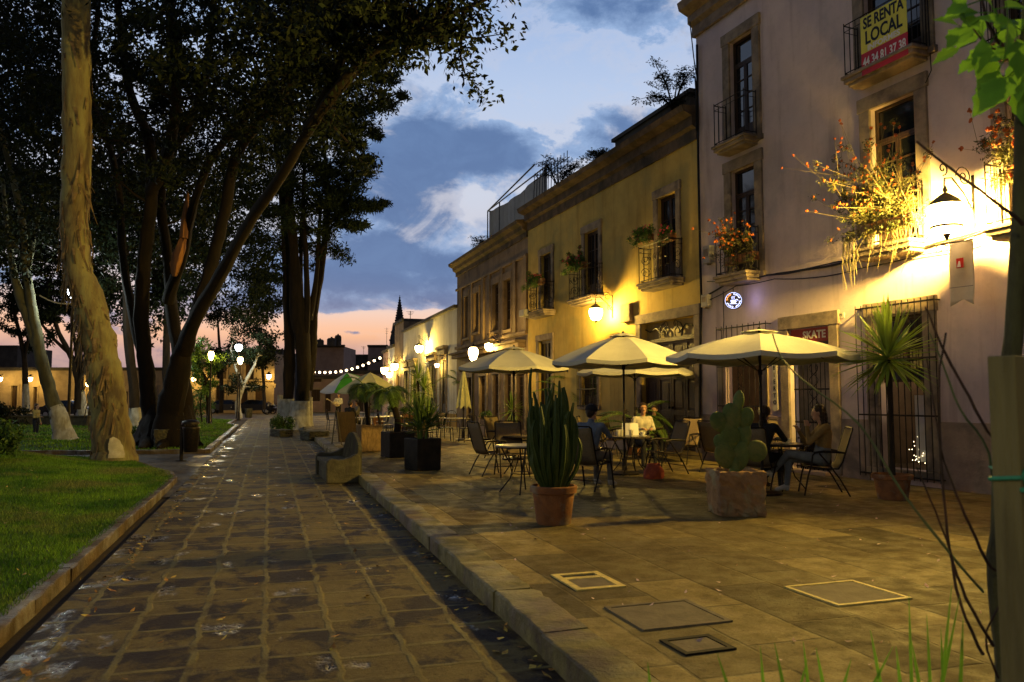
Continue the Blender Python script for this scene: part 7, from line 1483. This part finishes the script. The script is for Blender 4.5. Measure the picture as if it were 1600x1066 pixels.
M['stake'] = mat('weathered_timber', (.24, .20, .085), (.14, .115, .05), 5, .85, .6, 40, stretch=(2, 2, .2))
p = W(1578, 700, 2.1); T = thing('timber_stake', 'square weathered timber stake propping the sapling at the right frame edge', 'stake', (p.x, p.y, PV), R(38)-YAW); zt = W(1578, 556, 2.1).z-PV; b = MB(); b.box(-.034, .034, -.034, .034, 0, zt); b.obj('post', M['stake'], T, bevel=.004)
p0 = Vector(T.location); z = W(1575, 762, 2.1).z; T = thing('green_string', 'green string knotted round the stake and the sapling', 'string', (p0.x, p0.y, z)); b = MB(); gs = mat('green_twine', (.06, .30, .17), (.05, .24, .14), 30, .7)
R3 = Matrix.Rotation(R(38)-YAW, 3, 'Z'); c = [R3 @ Vector((x*.038, y*.038, 0)) for x, y in ((-1, -1), (1, -1), (1, 1), (-1, 1), (-1, -1))]; b.tube([v+Vector((0, 0, .008*k)) for k, v in enumerate(c)], .006, 6); e = Vector((bs.x-.05, bs.y, 0))-Vector((p0.x, p0.y, 0)); b.tube([c[0], e+Vector((-.05, -.03, .02)), e+Vector((-.02, .04, .02)), c[1]], .006, 6); b.obj('loop', gs, T, smooth=True)
q = R3 @ Vector((-.01, -.043, 0)); b = MB(); b.sph(q, .010, 8); k1 = q; b.tube([k1, k1+cx*.014+Vector((0, 0, .04)), k1+Vector((0, -.005, .065)), k1-cx*.014+Vector((0, 0, .04)), k1], .0055, 6); b.tube([k1, k1+Vector((.004, -.004, -.05))], .005, 6); b.tube([k1, k1+cx*.05-cy*.03], .005, 6); b.obj('knot', gs, T, smooth=True)
b = MB()
for (x, y, x2, y2) in [(1425, 1090, 1420, 928), (1470, 1090, 1487, 915), (1455, 1100, 1448, 960), (1380, 1090, 1360, 985), (1290, 1090, 1275, 1012), (1265, 1090, 1255, 1002), (1230, 1100, 1210, 1004), (1500, 1090, 1505, 962), (1440, 1090, 1424, 1000), (1195, 1100, 1188, 1010), (1466, 1100, 1500, 930), (1350, 1100, 1395, 1010), (1310, 1100, 1330, 1030), (1020, 1110, 1012, 1035), (1240, 1110, 1262, 1030), (1150, 1110, 1120, 1020), (1410, 1100, 1400, 1010), (1475, 1100, 1470, 980)]:
    d_ = 2.3+((x*7) % 10)/14; tp = W(x2, y2, d_); bt = W(x, y, d_); f = (PV-bt.z)/(tp.z-bt.z) if tp.z != bt.z else 0; bt2 = Vector((bt.x+(x-x2)*.0006, bt.y, PV)); P3 = [bt2, bt2.lerp(bt, .6)+Vector((.01, 0, 0)), bt, bt.lerp(tp, .5), tp]; w = (.006, .007, .0065, .005, .0005)
    V = []; F = []
    for k, p in enumerate(P3): V += [p-cx*w[k]+cy*0, p-camd*w[k]*.5, p+cx*w[k]]
    for k in range(4): a = k*3; F += [(a, a+1, a+4, a+3), (a+1, a+2, a+5, a+4)]
    b.add(V, F)
tag(b.obj('tall_grass', M['leafbright'], None), 'tall thin grass blades close to the camera at the bottom right', 'grass', kind='stuff')
# fallen leaves and petals
rr = random.Random(31); V = []; 
def litter(name, label, n, m, s, fn):
    C = []; 
    for k in range(n): C.append(fn())
    V = []; 
    for (x, y, z) in C:
        a = rr.uniform(0, 6.28); l = s*rr.uniform(.5, 1.4); w = l*rr.uniform(.3, .6); u = Vector((math.cos(a), math.sin(a), rr.uniform(-.1, .25))); v = Vector((-math.sin(a), math.cos(a), rr.uniform(-.2, .3))); p = Vector((x, y, z+.006+rr.random()*.006)); V += [p-u*l, p+v*w, p+u*l+Vector((0, 0, .01)), p-v*w]
    o = rawmesh(name, [tuple(v) for v in V], np.arange(4*n).reshape(-1, 4), m); tag(o, label, 'leaves', kind='stuff')
def onroad():
    y = 2.5+26*rr.random()**1.5
    return (rr.choice((rr.uniform(-1.4, 1.6), 1.62-abs(rr.gauss(0, .12)), -1.36+abs(rr.gauss(0, .1)))), y, .004)
litter('fallen_leaves', 'scattered dry fallen leaves on the road and along both kerbs', 620, mat('dry_leaves', (.42, .22, .05), (.12, .06, .03), 30, .8, island=.6, c3=(.62, .50, .08), s3=9), .034, onroad)
litter('fallen_leaves', 'sparse fallen leaves and pale petals on the raised pavement', 330, mat('petals', (.62, .48, .50), (.30, .15, .06), 30, .8, island=.6), .024, lambda: (2.1+7*rr.random(), 3+17*rr.random()**1.4, PV))
litter('fallen_leaves', 'yellow fallen leaves lying in the lawn grass', 160, mat('yellow_leaves', (.4, .32, .08), (.25, .16, .05), 30, .8, island=.5), .026, lambda: (lambda x, y: (x, y, hz(LAWN, x, y)+.03))(-1.9-6*rr.random(), 4+13*rr.random()))
